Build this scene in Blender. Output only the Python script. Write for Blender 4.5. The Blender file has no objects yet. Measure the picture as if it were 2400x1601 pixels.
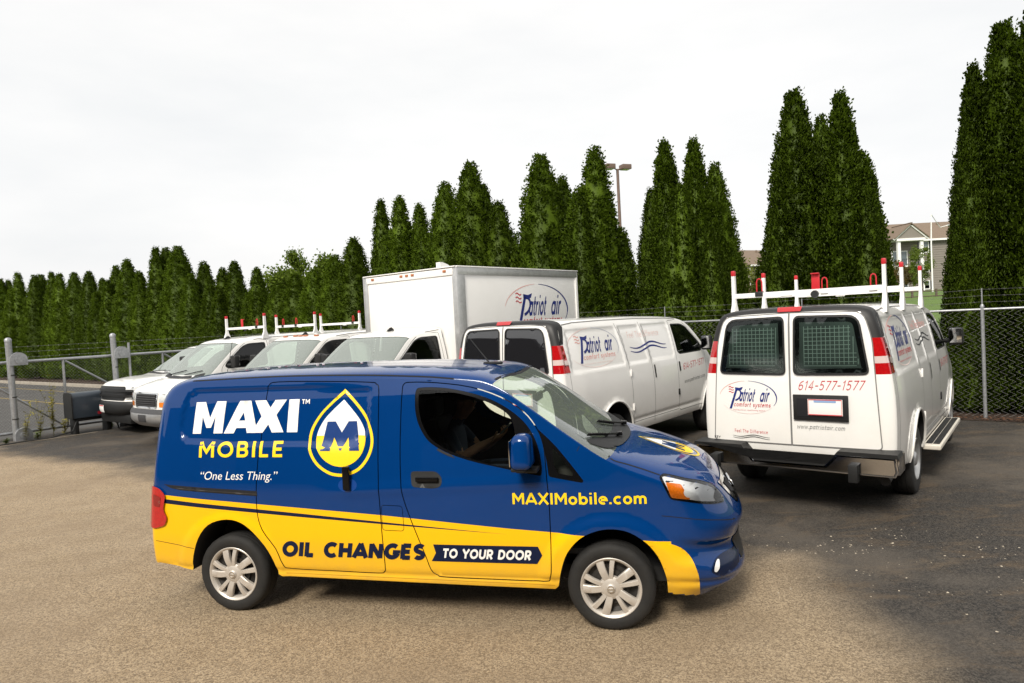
import bpy, bmesh, math, random
import numpy as np
from mathutils import Vector, Matrix, geometry
from mathutils.bvhtree import BVHTree

random.seed(7); RNG = np.random.default_rng(7)
R = math.radians
scene = bpy.context.scene
COL = scene.collection

# ------------------------------------------------------------------ camera
CAM_H = 2.154; PITCH = 0.0309; ROLL = -0.052
fwd = Vector((0, math.cos(PITCH), -math.sin(PITCH)))
rt0 = Vector((1, 0, 0)); up0 = Vector((0, math.sin(PITCH), math.cos(PITCH)))
rt = math.cos(ROLL) * rt0 + math.sin(ROLL) * up0
up = -math.sin(ROLL) * rt0 + math.cos(ROLL) * up0
cam_data = bpy.data.cameras.new('camera'); cam = bpy.data.objects.new('camera', cam_data); COL.objects.link(cam)
cam.matrix_world = Matrix(((rt.x, up.x, -fwd.x, 0), (rt.y, up.y, -fwd.y, 0), (rt.z, up.z, -fwd.z, CAM_H), (0, 0, 0, 1)))
cam_data.sensor_fit = 'HORIZONTAL'; cam_data.sensor_width = 36.0; cam_data.lens = 1595.5 / 2400 * 36
cam_data.clip_start = 0.05; cam_data.clip_end = 3000
scene.camera = cam

# ------------------------------------------------------------------ sky, sun, exposure
SUN_EL, SUN_AZ = R(43), R(205)        # azimuth the light comes from, clockwise from +Y
world = bpy.data.worlds.new('World'); scene.world = world; world.use_nodes = True
wn, wl = world.node_tree.nodes, world.node_tree.links
wn.clear()
w_out = wn.new('ShaderNodeOutputWorld'); w_bg = wn.new('ShaderNodeBackground')
w_sky = wn.new('ShaderNodeTexSky'); w_sky.sky_type = 'NISHITA'; w_sky.sun_disc = False
w_sky.sun_elevation = SUN_EL; w_sky.sun_rotation = SUN_AZ; w_sky.dust_density = 4.0; w_sky.air_density = 1.2
w_hs = wn.new('ShaderNodeHueSaturation'); w_hs.inputs['Saturation'].default_value = 0.06
wl.new(w_sky.outputs[0], w_hs.inputs['Color'])
w_tc = wn.new('ShaderNodeTexCoord'); w_map = wn.new('ShaderNodeMapping'); w_map.inputs['Scale'].default_value = (1.0, 1.0, 3.2)
w_no = wn.new('ShaderNodeTexNoise'); w_no.inputs['Scale'].default_value = 2.1; w_no.inputs['Detail'].default_value = 5; w_no.inputs['Roughness'].default_value = 0.55
w_ra = wn.new('ShaderNodeValToRGB')
w_ra.color_ramp.elements[0].position = 0.32; w_ra.color_ramp.elements[0].color = (3.36, 3.41, 3.45, 1)
w_ra.color_ramp.elements[1].position = 0.68; w_ra.color_ramp.elements[1].color = (3.92, 3.88, 3.83, 1)
wl.new(w_tc.outputs['Generated'], w_map.inputs['Vector']); wl.new(w_map.outputs[0], w_no.inputs['Vector']); wl.new(w_no.outputs['Fac'], w_ra.inputs['Fac'])
w_mx = wn.new('ShaderNodeMix'); w_mx.data_type = 'RGBA'; w_mx.inputs['Factor'].default_value = 0.88   # cloud cover over the clear sky
wl.new(w_hs.outputs[0], w_mx.inputs[6]); wl.new(w_ra.outputs[0], w_mx.inputs[7])
wl.new(w_mx.outputs[2], w_bg.inputs['Color']); w_bg.inputs['Strength'].default_value = 0.1
wl.new(w_bg.outputs[0], w_out.inputs['Surface'])
sun_d = bpy.data.lights.new('sun', 'SUN'); sun_d.energy = 1.5; sun_d.angle = R(18); sun_d.color = (1.0, 0.94, 0.84)
sun = bpy.data.objects.new('sun', sun_d); COL.objects.link(sun)
_sd = Vector((math.sin(SUN_AZ) * math.cos(SUN_EL), math.cos(SUN_AZ) * math.cos(SUN_EL), math.sin(SUN_EL)))
sun.rotation_euler = _sd.to_track_quat('Z', 'Y').to_euler()
scene.view_settings.view_transform = 'Standard'; scene.view_settings.look = 'None'
scene.view_settings.exposure = 1.42; scene.view_settings.gamma = 1.0; scene.view_settings.use_curve_mapping = False
scene.cycles.use_denoising = True
scene.cycles.max_bounces = 8; scene.cycles.transparent_max_bounces = 24; scene.cycles.transmission_bounces = 8
scene.cycles.glossy_bounces = 1; scene.cycles.sample_clamp_indirect = 0.8

# the lot's own axes: F runs along the parked vehicles towards the hedge, L across them to the right
LF = Vector((math.cos(0.9045), math.sin(0.9045), 0)); LR = Vector((math.sin(0.9045), -math.cos(0.9045), 0))
def lot(lat, f, z=0.0):
    v = LF * f + LR * lat; return Vector((v.x, v.y, z))
LOT_YAW = 0.9045

# ------------------------------------------------------------------ materials
MATS = {}
def pm(name, col, rough=0.5, metal=0.0, coat=0.0, spec=0.5, var=None, bump=None, rvar=None, emis=None, coat_rough=0.03, dirt=None, coat_ior=1.5):
    """principled material; var=(scale, amount[, second colour]) mottles the colour, bump=(scale, strength, dist)"""
    if name in MATS: return MATS[name]
    m = bpy.data.materials.new(name); m.use_nodes = True; MATS[name] = m
    nt = m.node_tree; b = nt.nodes['Principled BSDF']; N, Lk = nt.nodes, nt.links
    c4 = tuple(col) + (1,)
    b.inputs['Base Color'].default_value = c4; b.inputs['Roughness'].default_value = rough; b.inputs['Metallic'].default_value = metal
    b.inputs['Coat Weight'].default_value = coat; b.inputs['Coat Roughness'].default_value = coat_rough; b.inputs['Specular IOR Level'].default_value = spec; b.inputs['Coat IOR'].default_value = coat_ior
    tc = N.new('ShaderNodeTexCoord')
    cur = None
    if var:
        n = N.new('ShaderNodeTexNoise'); n.inputs['Scale'].default_value = var[0]; n.inputs['Detail'].default_value = 6; n.inputs['Roughness'].default_value = 0.65
        Lk.new(tc.outputs['Object'], n.inputs['Vector'])
        r = N.new('ShaderNodeValToRGB'); r.color_ramp.elements[0].position = 0.3; r.color_ramp.elements[1].position = 0.72
        c2 = var[2] if len(var) > 2 else tuple(max(0, x * (1 - var[1])) for x in col)
        r.color_ramp.elements[0].color = tuple(c2) + (1,); r.color_ramp.elements[1].color = c4
        Lk.new(n.outputs['Fac'], r.inputs['Fac']); Lk.new(r.outputs[0], b.inputs['Base Color']); cur = r.outputs[0]
    if dirt:   # (colour, z from, z to, amount): road film splashed up from below, broken by noise
        dc, z0, z1, am = dirt
        sx = N.new('ShaderNodeSeparateXYZ'); Lk.new(tc.outputs['Object'], sx.inputs[0])
        mr = N.new('ShaderNodeMapRange'); mr.inputs[1].default_value = z0; mr.inputs[2].default_value = z1; mr.inputs[3].default_value = 1; mr.inputs[4].default_value = 0
        Lk.new(sx.outputs[2], mr.inputs[0])
        n = N.new('ShaderNodeTexNoise'); n.inputs['Scale'].default_value = 5; n.inputs['Detail'].default_value = 8; n.inputs['Roughness'].default_value = .7
        Lk.new(tc.outputs['Object'], n.inputs['Vector'])
        mu = N.new('ShaderNodeMath'); mu.operation = 'MULTIPLY'; Lk.new(mr.outputs[0], mu.inputs[0]); Lk.new(n.outputs['Fac'], mu.inputs[1])
        mu2 = N.new('ShaderNodeMath'); mu2.operation = 'MULTIPLY'; mu2.use_clamp = True; Lk.new(mu.outputs[0], mu2.inputs[0]); mu2.inputs[1].default_value = am
        mx = N.new('ShaderNodeMix'); mx.data_type = 'RGBA'; Lk.new(mu2.outputs[0], mx.inputs['Factor'])
        if cur: Lk.new(cur, mx.inputs[6])
        else: mx.inputs[6].default_value = c4
        mx.inputs[7].default_value = tuple(dc) + (1,); Lk.new(mx.outputs[2], b.inputs['Base Color'])
    if rvar:
        n = N.new('ShaderNodeTexNoise'); n.inputs['Scale'].default_value = rvar[0]; n.inputs['Detail'].default_value = 5
        Lk.new(tc.outputs['Object'], n.inputs['Vector'])
        mr = N.new('ShaderNodeMapRange'); mr.inputs[3].default_value = max(0, rough - rvar[1]); mr.inputs[4].default_value = min(1, rough + rvar[1])
        Lk.new(n.outputs['Fac'], mr.inputs[0]); Lk.new(mr.outputs[0], b.inputs['Roughness'])
    if bump:
        n = N.new('ShaderNodeTexNoise'); n.inputs['Scale'].default_value = bump[0]; n.inputs['Detail'].default_value = 4
        Lk.new(tc.outputs['Object'], n.inputs['Vector'])
        bp = N.new('ShaderNodeBump'); bp.inputs['Strength'].default_value = bump[1]; bp.inputs['Distance'].default_value = bump[2]
        Lk.new(n.outputs['Fac'], bp.inputs['Height']); Lk.new(bp.outputs[0], b.inputs['Normal'])
    if emis: b.inputs['Emission Color'].default_value = tuple(emis[0]) + (1,); b.inputs['Emission Strength'].default_value = emis[1]
    return m

def glass(name, tint, refl=1.0, ior=1.5, rough=0.0, sheen_film=None):
    """thin tinted pane: what passes straight through is tinted, the rest mirrored by Fresnel"""
    if name in MATS: return MATS[name]
    m = bpy.data.materials.new(name); m.use_nodes = True; MATS[name] = m
    N, Lk = m.node_tree.nodes, m.node_tree.links; N.clear()
    o = N.new('ShaderNodeOutputMaterial'); t = N.new('ShaderNodeBsdfTransparent'); g = N.new('ShaderNodeBsdfGlossy'); x = N.new('ShaderNodeMixShader')
    f = N.new('ShaderNodeFresnel'); f.inputs['IOR'].default_value = ior
    t.inputs['Color'].default_value = tuple(tint) + (1,); g.inputs['Color'].default_value = (refl, refl, refl, 1); g.inputs['Roughness'].default_value = rough
    Lk.new(f.outputs[0], x.inputs[0]); Lk.new(t.outputs[0], x.inputs[1]); Lk.new(g.outputs[0], x.inputs[2]); Lk.new(x.outputs[0], o.inputs['Surface'])
    if sheen_film:      # pale sky reflection mixed into the pane as flat colour
        d = N.new('ShaderNodeBsdfDiffuse'); d.inputs['Color'].default_value = tuple(sheen_film[0]) + (1,); x2 = N.new('ShaderNodeMixShader'); x2.inputs[0].default_value = sheen_film[1]
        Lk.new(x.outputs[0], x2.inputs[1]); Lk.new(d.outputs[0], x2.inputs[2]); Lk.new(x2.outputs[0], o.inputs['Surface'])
    return m

# ------------------------------------------------------------------ object helpers
def tag(o, label=None, cat=None, group=None, kind=None):
    if label: o['label'] = label
    if cat: o['category'] = cat
    if group: o['group'] = group
    if kind: o['kind'] = kind
    return o
def empty(name, loc=(0, 0, 0), rz=0.0):
    o = bpy.data.objects.new(name, None); COL.objects.link(o); o.location = loc; o.rotation_euler = (0, 0, rz); o.empty_display_size = .2
    return o
def link(name, me, parent=None, loc=None, rot=None):
    o = bpy.data.objects.new(name, me); COL.objects.link(o)
    if parent: o.parent = parent
    if loc is not None: o.location = loc
    if rot is not None: o.rotation_euler = rot
    return o
def make_mesh(name, V, F, mats, fm=None, smooth=True, normals=None, sharp=None):
    me = bpy.data.meshes.new(name)
    me.from_pydata(np.asarray([tuple(v) for v in V], float) if len(V) else [], [], [tuple(f) for f in (F.tolist() if hasattr(F, 'tolist') else F)])
    for m in (mats if isinstance(mats, (list, tuple)) else [mats]): me.materials.append(m)
    if fm is not None: me.polygons.foreach_set('material_index', np.asarray(fm, dtype=np.int32))
    if smooth: me.polygons.foreach_set('use_smooth', np.ones(len(me.polygons), dtype=bool))
    me.update()
    if sharp is not None: me.set_sharp_from_angle(angle=R(sharp))
    if normals is not None: me.normals_split_custom_set_from_vertices([tuple(map(float, n)) for n in normals])
    return me

class MB:
    """collects simple solids for one mesh"""
    def __init__(s): s.V = []; s.F = []; s.M = []
    def add(s, V, F, mi=0):
        b = len(s.V); s.V += [tuple(v) for v in V]; s.F += [tuple(i + b for i in f) for f in F]; s.M += [mi] * len(F); return s
    def box(s, c, d, rot=None, bev=0.0, seg=2, mi=0, taper=None):
        bm = bmesh.new(); bmesh.ops.create_cube(bm, size=1.0)
        for v in bm.verts:
            v.co = Vector((v.co.x * d[0], v.co.y * d[1], v.co.z * d[2]))
            if taper and v.co.z > 0: v.co.x *= taper[0]; v.co.y *= taper[1]
        if bev > 0: bmesh.ops.bevel(bm, geom=list(bm.edges), offset=bev, segments=seg, affect='EDGES', profile=0.6)
        Mx = Matrix.Translation(Vector(c)) @ (rot.to_4x4() if rot is not None else Matrix.Identity(4))
        bm.verts.index_update()
        s.add([Mx @ v.co for v in bm.verts], [[v.index for v in f.verts] for f in bm.faces], mi); bm.free(); return s
    def tube(s, pts, r, n=8, mi=0, caps=True, closed=False):
        pts = [Vector(p) for p in pts]; m = len(pts); rr = r if isinstance(r, (list, tuple)) else [r] * m
        V = []; F = []; prev = None
        for i, p in enumerate(pts):
            if closed: d = pts[(i + 1) % m] - pts[i - 1]
            else: d = pts[min(i + 1, m - 1)] - pts[max(i - 1, 0)]
            d.normalize()
            if prev is None:
                a = Vector((0, 0, 1)) if abs(d.z) < .9 else Vector((1, 0, 0)); u = d.cross(a).normalized()
            else: u = (prev - d * prev.dot(d)).normalized()
            prev = u; w = d.cross(u)
            for k in range(n):
                t = 2 * math.pi * k / n; V.append(p + (u * math.cos(t) + w * math.sin(t)) * rr[i])
        for i in range(m if closed else m - 1):
            j = (i + 1) % m
            for k in range(n): F.append((i * n + k, i * n + (k + 1) % n, j * n + (k + 1) % n, j * n + k))
        if caps and not closed: F.append(tuple(range(n))[::-1]); F.append(tuple((m - 1) * n + k for k in range(n)))
        return s.add(V, F, mi)
    def lathe(s, prof, n=32, axis='z', c=(0, 0, 0), mi=0, a0=0.0, a1=2 * math.pi):
        """prof: list of (r, h); revolved about axis"""
        full = abs(a1 - a0 - 2 * math.pi) < 1e-6; V = []; F = []; k = n if full else n + 1; c = Vector(c)
        for i in range(k):
            t = a0 + (a1 - a0) * i / n
            for r_, h in prof:
                x, y = r_ * math.cos(t), r_ * math.sin(t)
                V.append(c + (Vector((x, y, h)) if axis == 'z' else Vector((x, h, y)) if axis == 'y' else Vector((h, x, y))))
        q = len(prof)
        for i in range(n):
            j = (i + 1) % k
            for a in range(q - 1): F.append((i * q + a, j * q + a, j * q + a + 1, i * q + a + 1))
        return s.add(V, F, mi)
    def prism(s, poly, o, ux, uy, dz, mi=0):
        """extrude a planar polygon (list of 2-D points in ux, uy from o) by vector dz"""
        o, ux, uy, dz = Vector(o), Vector(ux), Vector(uy), Vector(dz)
        a = [o + ux * p[0] + uy * p[1] for p in poly]; n = len(a)
        return s.add(a + [p + dz for p in a], [tuple(range(n))[::-1], tuple(range(n, 2 * n))] + [(i, (i + 1) % n, n + (i + 1) % n, n + i) for i in range(n)], mi)
    def build(s, name, mats, parent=None, smooth=True, sharp=32, loc=None, rot=None):
        me = make_mesh(name, s.V, s.F, mats, s.M, smooth, sharp=sharp if smooth else None)
        bm = bmesh.new(); bm.from_mesh(me); bmesh.ops.recalc_face_normals(bm, faces=bm.faces); bm.to_mesh(me); bm.free()
        if smooth: me.set_sharp_from_angle(angle=R(sharp))
        return link(name, me, parent, loc, rot)

def copy_tree(o, parent=None):
    c = o.copy(); COL.objects.link(c); c.parent = parent
    for ch in o.children: copy_tree(ch, c)
    return c

# ------------------------------------------------------------------ 2-D fill
def dens(poly, step, closed=True):
    out = []; n = len(poly)
    for i in range(n if closed else n - 1):
        a = np.array(poly[i], float); b = np.array(poly[(i + 1) % n], float); k = max(1, int(math.ceil(np.linalg.norm(b - a) / step)))
        for j in range(k): out.append(tuple(a + (b - a) * j / k))
    if not closed: out.append(tuple(poly[-1]))
    return out
def smooth_loop(poly, k=4, closed=True):
    """Catmull-Rom through the points"""
    P = [np.array(p, float) for p in poly]; n = len(P); out = []
    for i in range(n if closed else n - 1):
        if closed: p0, p1, p2, p3 = P[i - 1], P[i], P[(i + 1) % n], P[(i + 2) % n]
        else: p0, p1, p2, p3 = P[max(i - 1, 0)], P[i], P[i + 1], P[min(i + 2, n - 1)]
        for j in range(k):
            t = j / k; out.append(tuple(.5 * ((2 * p1) + (-p0 + p2) * t + (2 * p0 - 5 * p1 + 4 * p2 - p3) * t * t + (-p0 + 3 * p1 - 3 * p2 + p3) * t ** 3)))
    if not closed: out.append(tuple(P[-1]))
    return out
def round_poly(poly, r, k=4):
    """rounds the corners of a polygon by radius r (number or list)"""
    P = [np.array(p, float) for p in poly]; n = len(P); out = []
    for i in range(n):
        rr = r[i] if isinstance(r, (list, tuple)) else r
        a, b, c = P[i - 1], P[i], P[(i + 1) % n]; u = a - b; w = c - b; lu, lw = np.linalg.norm(u), np.linalg.norm(w)
        d = min(rr, .48 * lu, .48 * lw)
        if d < 1e-5: out.append(tuple(b)); continue
        s = b + u / lu * d; e = b + w / lw * d
        for j in range(k + 1):
            t = j / k; out.append(tuple((1 - t) ** 2 * s + 2 * t * (1 - t) * b + t * t * e))
    return out
def area2(poly):
    P = np.array(poly); x, y = P[:, 0], P[:, 1]; return .5 * float(np.sum(x * np.roll(y, -1) - np.roll(x, -1) * y))
def offset_poly(poly, d):
    """positive d grows the polygon"""
    P = np.array(poly, float); sgn = 1 if area2(poly) > 0 else -1
    e = np.roll(P, -1, 0) - P; L = np.linalg.norm(e, axis=1, keepdims=True); e = e / np.maximum(L, 1e-9)
    nn = np.stack([e[:, 1], -e[:, 0]], 1) * sgn
    b = nn + np.roll(nn, 1, 0); bl = np.linalg.norm(b, axis=1, keepdims=True); b = b / np.maximum(bl, 1e-6)
    cosv = np.maximum((b * nn).sum(1, keepdims=True), .5)
    return [tuple(q) for q in P + b * d / cosv]
def pip(poly, Q):
    P = np.array(poly, float); x, y = Q[:, 0], Q[:, 1]; ins = np.zeros(len(Q), bool); n = len(P); j = n - 1
    for i in range(n):
        xi, yi = P[i]; xj, yj = P[j]
        c = ((yi > y) != (yj > y)) & (x < (xj - xi) * (y - yi) / ((yj - yi) if abs(yj - yi) > 1e-12 else 1e-12) + xi)
        ins ^= c; j = i
    return ins
def seg_dist(Q, A, B):
    d = B - A; L2 = np.maximum((d * d).sum(1), 1e-12); best = np.full(len(Q), 1e9)
    for a, dd, l2 in zip(A, d, L2):
        t = np.clip(((Q - a) @ dd) / l2, 0, 1); r = Q - a - t[:, None] * dd; best = np.minimum(best, (r * r).sum(1))
    return np.sqrt(best)
def fill(loops, step, grid=True, bstep=None):
    """constrained triangulation of all loops together; returns points and triangles of the hull"""
    V = []; E = []; A = []; Bq = []
    for lp in loops:
        q = dens(lp, bstep or step); b = len(V); n = len(q); V += q; E += [(b + i, b + (i + 1) % n) for i in range(n)]
        A += q; Bq += q[1:] + q[:1]
    A = np.array(A); Bq = np.array(Bq)
    if grid:
        mn, mx = np.array(loops[0]).min(0), np.array(loops[0]).max(0)
        nx, ny = int((mx[0] - mn[0]) / step) + 1, int((mx[1] - mn[1]) / step) + 1
        gx, gy = np.meshgrid(mn[0] + (np.arange(nx) + .5) * step, mn[1] + (np.arange(ny) + .5) * step)
        gx = gx + (np.arange(ny)[:, None] % 2) * step * .5
        G = np.stack([gx.ravel(), gy.ravel()], 1); G = G[pip(loops[0], G)]
        if len(G): G = G[seg_dist(G, A, Bq) > .45 * step]
        V += [tuple(g) for g in G]
    r = geometry.delaunay_2d_cdt([Vector((float(v[0]), float(v[1]))) for v in V], E, [], 0, 1e-6)
    return np.array([(v.x, v.y) for v in r[0]]), np.array([tuple(f) for f in r[2]], dtype=int)
def sub_tris(V, T, mask):
    T2 = T[mask]; used = np.unique(T2); rm = np.full(len(V), -1); rm[used] = np.arange(len(used)); return V[used], rm[T2]

# ------------------------------------------------------------------ bodies
def crom(tab, t):
    tab = np.asarray(tab, float); n = len(tab); t = np.clip(np.asarray(t, float), 0, n - 1 - 1e-9); i = np.floor(t).astype(int); f = (t - i)[..., None]
    g = lambda k: tab[np.clip(k, 0, n - 1)]
    p0, p1, p2, p3 = g(i - 1), g(i), g(i + 1), g(i + 2)
    # limit tangents a little so that tight corners do not overshoot
    return .5 * (2 * p1 + (p2 - p0) * f + (2 * p0 - 5 * p1 + 4 * p2 - p3) * f * f + (3 * p1 - p0 - 3 * p2 + p3) * f ** 3)
def spl(xs, ys):
    """smooth 1-D curve through points, as a fast lookup"""
    xs = np.array(xs, float); ys = np.array(ys, float); m = np.gradient(ys, xs)
    X = np.linspace(xs[0], xs[-1], 400); i = np.clip(np.searchsorted(xs, X) - 1, 0, len(xs) - 2); h = xs[i + 1] - xs[i]; t = (X - xs[i]) / h
    Y = (2 * t ** 3 - 3 * t ** 2 + 1) * ys[i] + (t ** 3 - 2 * t ** 2 + t) * h * m[i] + (-2 * t ** 3 + 3 * t ** 2) * ys[i + 1] + (t ** 3 - t ** 2) * h * m[i + 1]
    return lambda v: np.interp(v, X, Y)
def sst(a, b, x):
    t = np.clip((x - a) / (b - a), 0, 1); return t * t * (3 - 2 * t)

class Body:
    """a vehicle shell: two side sheets y = +-W(x, z) inside the curve C, and a belt that runs over the nose, roof and tail"""
    def __init__(s, st, W):
        s.st = np.array(st, float); s.W = W; s.n = len(st)
    def C(s, t): return crom(s.st[:, 2:4], t)
    def P(s, t): return crom(s.st[:, 0:2], t)
    def pos(s, t, v):
        t = np.asarray(t, float); v = np.asarray(v, float)
        C, P = s.C(t), s.P(t); n = np.clip(crom(s.st[:, 4:5], t)[..., 0], 1.6, 9)
        d = P - C; H = np.linalg.norm(d, axis=-1); dn = d / np.maximum(H, 1e-6)[..., None]
        w0 = s.W(C[..., 0], C[..., 1]); e = .01
        sl = (w0 - s.W(C[..., 0] - dn[..., 0] * e, C[..., 1] - dn[..., 1] * e)) / e
        sl = np.clip(sl, -.6, .2)
        ph = (1 - np.abs(v)) * math.pi / 2
        u = np.cos(ph); u = np.where(np.abs(v) < 1e-9, 0, np.maximum(u, 0)) ** (2 / n); h = np.sin(ph) ** (2 / n)
        y = u * (w0 + sl * h * H)
        xz = C + d * h[..., None]
        return np.stack([xz[..., 0], np.sign(v) * y, xz[..., 1]], -1)
    def side_map(s, Q, sgn, off=0.0):
        w = s.W(Q[:, 0], Q[:, 1]); e = .006
        wx = (s.W(Q[:, 0] + e, Q[:, 1]) - s.W(Q[:, 0] - e, Q[:, 1])) / (2 * e); wz = (s.W(Q[:, 0], Q[:, 1] + e) - s.W(Q[:, 0], Q[:, 1] - e)) / (2 * e)
        N = np.stack([-wx, np.ones_like(w), -wz], 1); N /= np.linalg.norm(N, axis=1, keepdims=True)
        P = np.stack([Q[:, 0], w, Q[:, 1]], 1) + N * off
        P[:, 1] *= sgn; N[:, 1] *= sgn
        return P, N
    def side_part(s, name, V, T, mask, sgn, mat, parent, off=0.0, fmf=None):
        q, t = sub_tris(V, T, mask)
        if len(t) == 0: return None
        P, N = s.side_map(q, sgn, off)
        a = P[t[:, 1]] - P[t[:, 0]]; b = P[t[:, 2]] - P[t[:, 0]]; nn = np.cross(a, b); flip = (nn * N[t[:, 0]]).sum(1) < 0
        t = t.copy(); t[flip] = t[flip][:, ::-1]
        if off < -.01: t = t[:, ::-1]; N = -N
        s.parts.append((P, t))
        return link(name, make_mesh(name, P, t, mat, None if fmf is None else fmf(q[t].mean(1)), normals=N), parent)
    parts = None
    def belt(s, ts, vs, region, mats, parent, record=True, off=0.0):
        """region(t, v) -> part name or None for every cell; mats maps part names to materials"""
        Tg, Vg = np.meshgrid(ts, vs, indexing='ij'); P = s.pos(Tg, Vg)
        dt = np.gradient(P, axis=0); dv = np.gradient(P, axis=1); N = np.cross(dt, dv); N /= np.maximum(np.linalg.norm(N, axis=-1, keepdims=True), 1e-9)
        cen = np.array([P[..., 0].mean(), 0, .9]); sg = np.sign(((P - cen) * N).sum()); N *= sg
        P = P + N * off
        nt_, nv = len(ts), len(vs); cells = {}
        for i in range(nt_ - 1):
            for j in range(nv - 1):
                r = region(.5 * (ts[i] + ts[i + 1]), .5 * (vs[j] + vs[j + 1]))
                if r:
                    q = (i * nv + j, (i + 1) * nv + j, (i + 1) * nv + j + 1, i * nv + j + 1)
                    cells.setdefault(r, []).append(q if sg > 0 else q[::-1])
        PF, NF = P.reshape(-1, 3), N.reshape(-1, 3); out = {}
        for r, q in cells.items():
            q = np.array(q); us = np.unique(q); rm = np.full(len(PF), -1); rm[us] = np.arange(len(us))
            if record: s.parts.append((PF[us], np.concatenate([rm[q][:, [0, 1, 2]], rm[q][:, [0, 2, 3]]])))
            nm = r.split('#')[0]
            out[r] = link(nm, make_mesh(nm, PF[us], rm[q], mats[nm], normals=NF[us]), parent)
        return out
    def bvh(s):
        V = []; F = []
        for P, t in s.parts:
            b = len(V); V += [tuple(map(float, p)) for p in P]; F += [tuple(int(i) + b for i in f) for f in t]
        return BVHTree.FromPolygons(V, F)

AX = {'R': (lambda a, b: Vector((a, -4, b)), Vector((0, 1, 0))), 'L': (lambda a, b: Vector((a, 4, b)), Vector((0, -1, 0))),
      'F': (lambda a, b: Vector((9, a, b)), Vector((-1, 0, 0))), 'B': (lambda a, b: Vector((-9, a, b)), Vector((1, 0, 0))), 'T': (lambda a, b: Vector((a, b, 6)), Vector((0, 0, -1)))}
SIDE_OK = {'R': lambda p: p.y < -.02, 'L': lambda p: p.y > .02, 'F': lambda p: p.x > 2.5, 'B': lambda p: p.x < -.5, 'T': lambda p: p.z > .9}
def project(bv, ax, Q, off):
    """drop 2-D points onto a shell along an axis; returns points and normals (nan where nothing is hit)"""
    mk, d = AX[ax]; P = np.full((len(Q), 3), np.nan); Nn = np.zeros((len(Q), 3))
    for i, q in enumerate(Q):
        for jx, jy in ((0, 0), (2e-4, 1e-4), (-2e-4, -1e-4), (1e-4, -4e-4), (-5e-4, 5e-4)):      # a ray through the joint of two sheets may slip between them
            h = bv.ray_cast(mk(float(q[0]) + jx, float(q[1]) + jy), d)
            if h[0] is not None and not SIDE_OK[ax](h[0]): h = (None,)
            if h[0] is not None: break
        if h[0] is not None:
            n = h[1] if h[1].dot(d) < 0 else -h[1]; P[i] = h[0] + n * off; Nn[i] = n
    return P, Nn
def decal(name, bv, ax, loops, mat, parent, off=.0025, step=.04, holes=(), grid=True):
    """a sheet with the outline loops[...] laid on the shell"""
    V, T = fill(list(loops) + list(holes), step, grid)
    c = V[T].mean(1); mask = np.zeros(len(T), bool)
    for lp in loops: mask |= pip(lp, c)
    for h in holes: mask &= ~pip(h, c)
    V, T = sub_tris(V, T, mask)
    return decal_mesh(name, bv, ax, V, T, mat, parent, off)
def decal_mesh(name, bv, ax, V, T, mat, parent, off, fm=None):
    P, N = project(bv, ax, V, off); ok = ~np.isnan(P[:, 0]); keep = np.array([all(ok[i] for i in t) for t in T]); T = [t for t, k in zip(T, keep) if k]
    P = np.nan_to_num(P); d = AX[ax][1]; F = []; V = np.asarray(V)
    def stretched(t):      # spans a jump in the shell
        return any(np.linalg.norm(P[t[i]] - P[t[i - 1]]) > max(.16, 5 * np.linalg.norm(V[t[i]] - V[t[i - 1]])) for i in range(3))
    for t in T:
        if stretched(t): continue
        a, b, c_ = P[t[0]], P[t[1]], P[t[2]]; n = np.cross(b - a, c_ - a)
        F.append(tuple(t) if n @ np.array(d) < 0 else tuple(t)[::-1])
    if F:
        us = np.unique(np.array(F)); rm = np.full(len(P), -1); rm[us] = np.arange(len(us)); P = P[us]; F = rm[np.array(F)].tolist()
    else: P = P[:0]
    return link(name, make_mesh(name, P, F, mat, fm), parent)
def ribbon(name, bv, ax, line, w, mat, parent, off=.0012, closed=True, step=.04):
    """thin seam line along a path on the shell"""
    q = dens(line, step, closed); n = len(q); Q = np.array(q)
    tn = (np.roll(Q, -1, 0) - np.roll(Q, 1, 0)) if closed else np.gradient(Q, axis=0)
    tn /= np.maximum(np.linalg.norm(tn, axis=1, keepdims=True), 1e-9); nn = np.stack([-tn[:, 1], tn[:, 0]], 1) * w / 2
    V = np.concatenate([Q + nn, Q - nn]); T = []
    for i in range(n if closed else n - 1):
        j = (i + 1) % n; T += [(i, j, n + j), (i, n + j, n + i)]
    return decal_mesh(name, bv, ax, V, T, mat, parent, off)

_tc = {}
def text_mesh(body, bold=0.0, shear=0.0, spacing=1.0):
    """outline of a line of writing as fine triangles; returns V (N,2) scaled to unit height of the capital, T"""
    key = (body, bold, shear, spacing)
    if key in _tc: return _tc[key]
    cu = bpy.data.curves.new('lettering', 'FONT'); cu.body = body; cu.size = 1.0; cu.shear = shear; cu.offset = bold; cu.space_character = spacing; cu.resolution_u = 4
    o = bpy.data.objects.new('lettering', cu); COL.objects.link(o)
    dg = bpy.context.evaluated_depsgraph_get(); me = bpy.data.meshes.new_from_object(o.evaluated_get(dg))
    bm = bmesh.new(); bm.from_mesh(me); bmesh.ops.triangulate(bm, faces=bm.faces)
    for _ in range(2):
        e = [e for e in bm.edges if e.calc_length() > .22]
        if not e: break
        bmesh.ops.subdivide_edges(bm, edges=e, cuts=1); bmesh.ops.triangulate(bm, faces=bm.faces)
    bm.verts.index_update()
    V = np.array([(v.co.x, v.co.y) for v in bm.verts]); T = [tuple(v.index for v in f.verts) for f in bm.faces]
    bm.free(); bpy.data.objects.remove(o); bpy.data.curves.remove(cu); bpy.data.meshes.remove(me)
    _tc[key] = (V, T); return V, T
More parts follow.
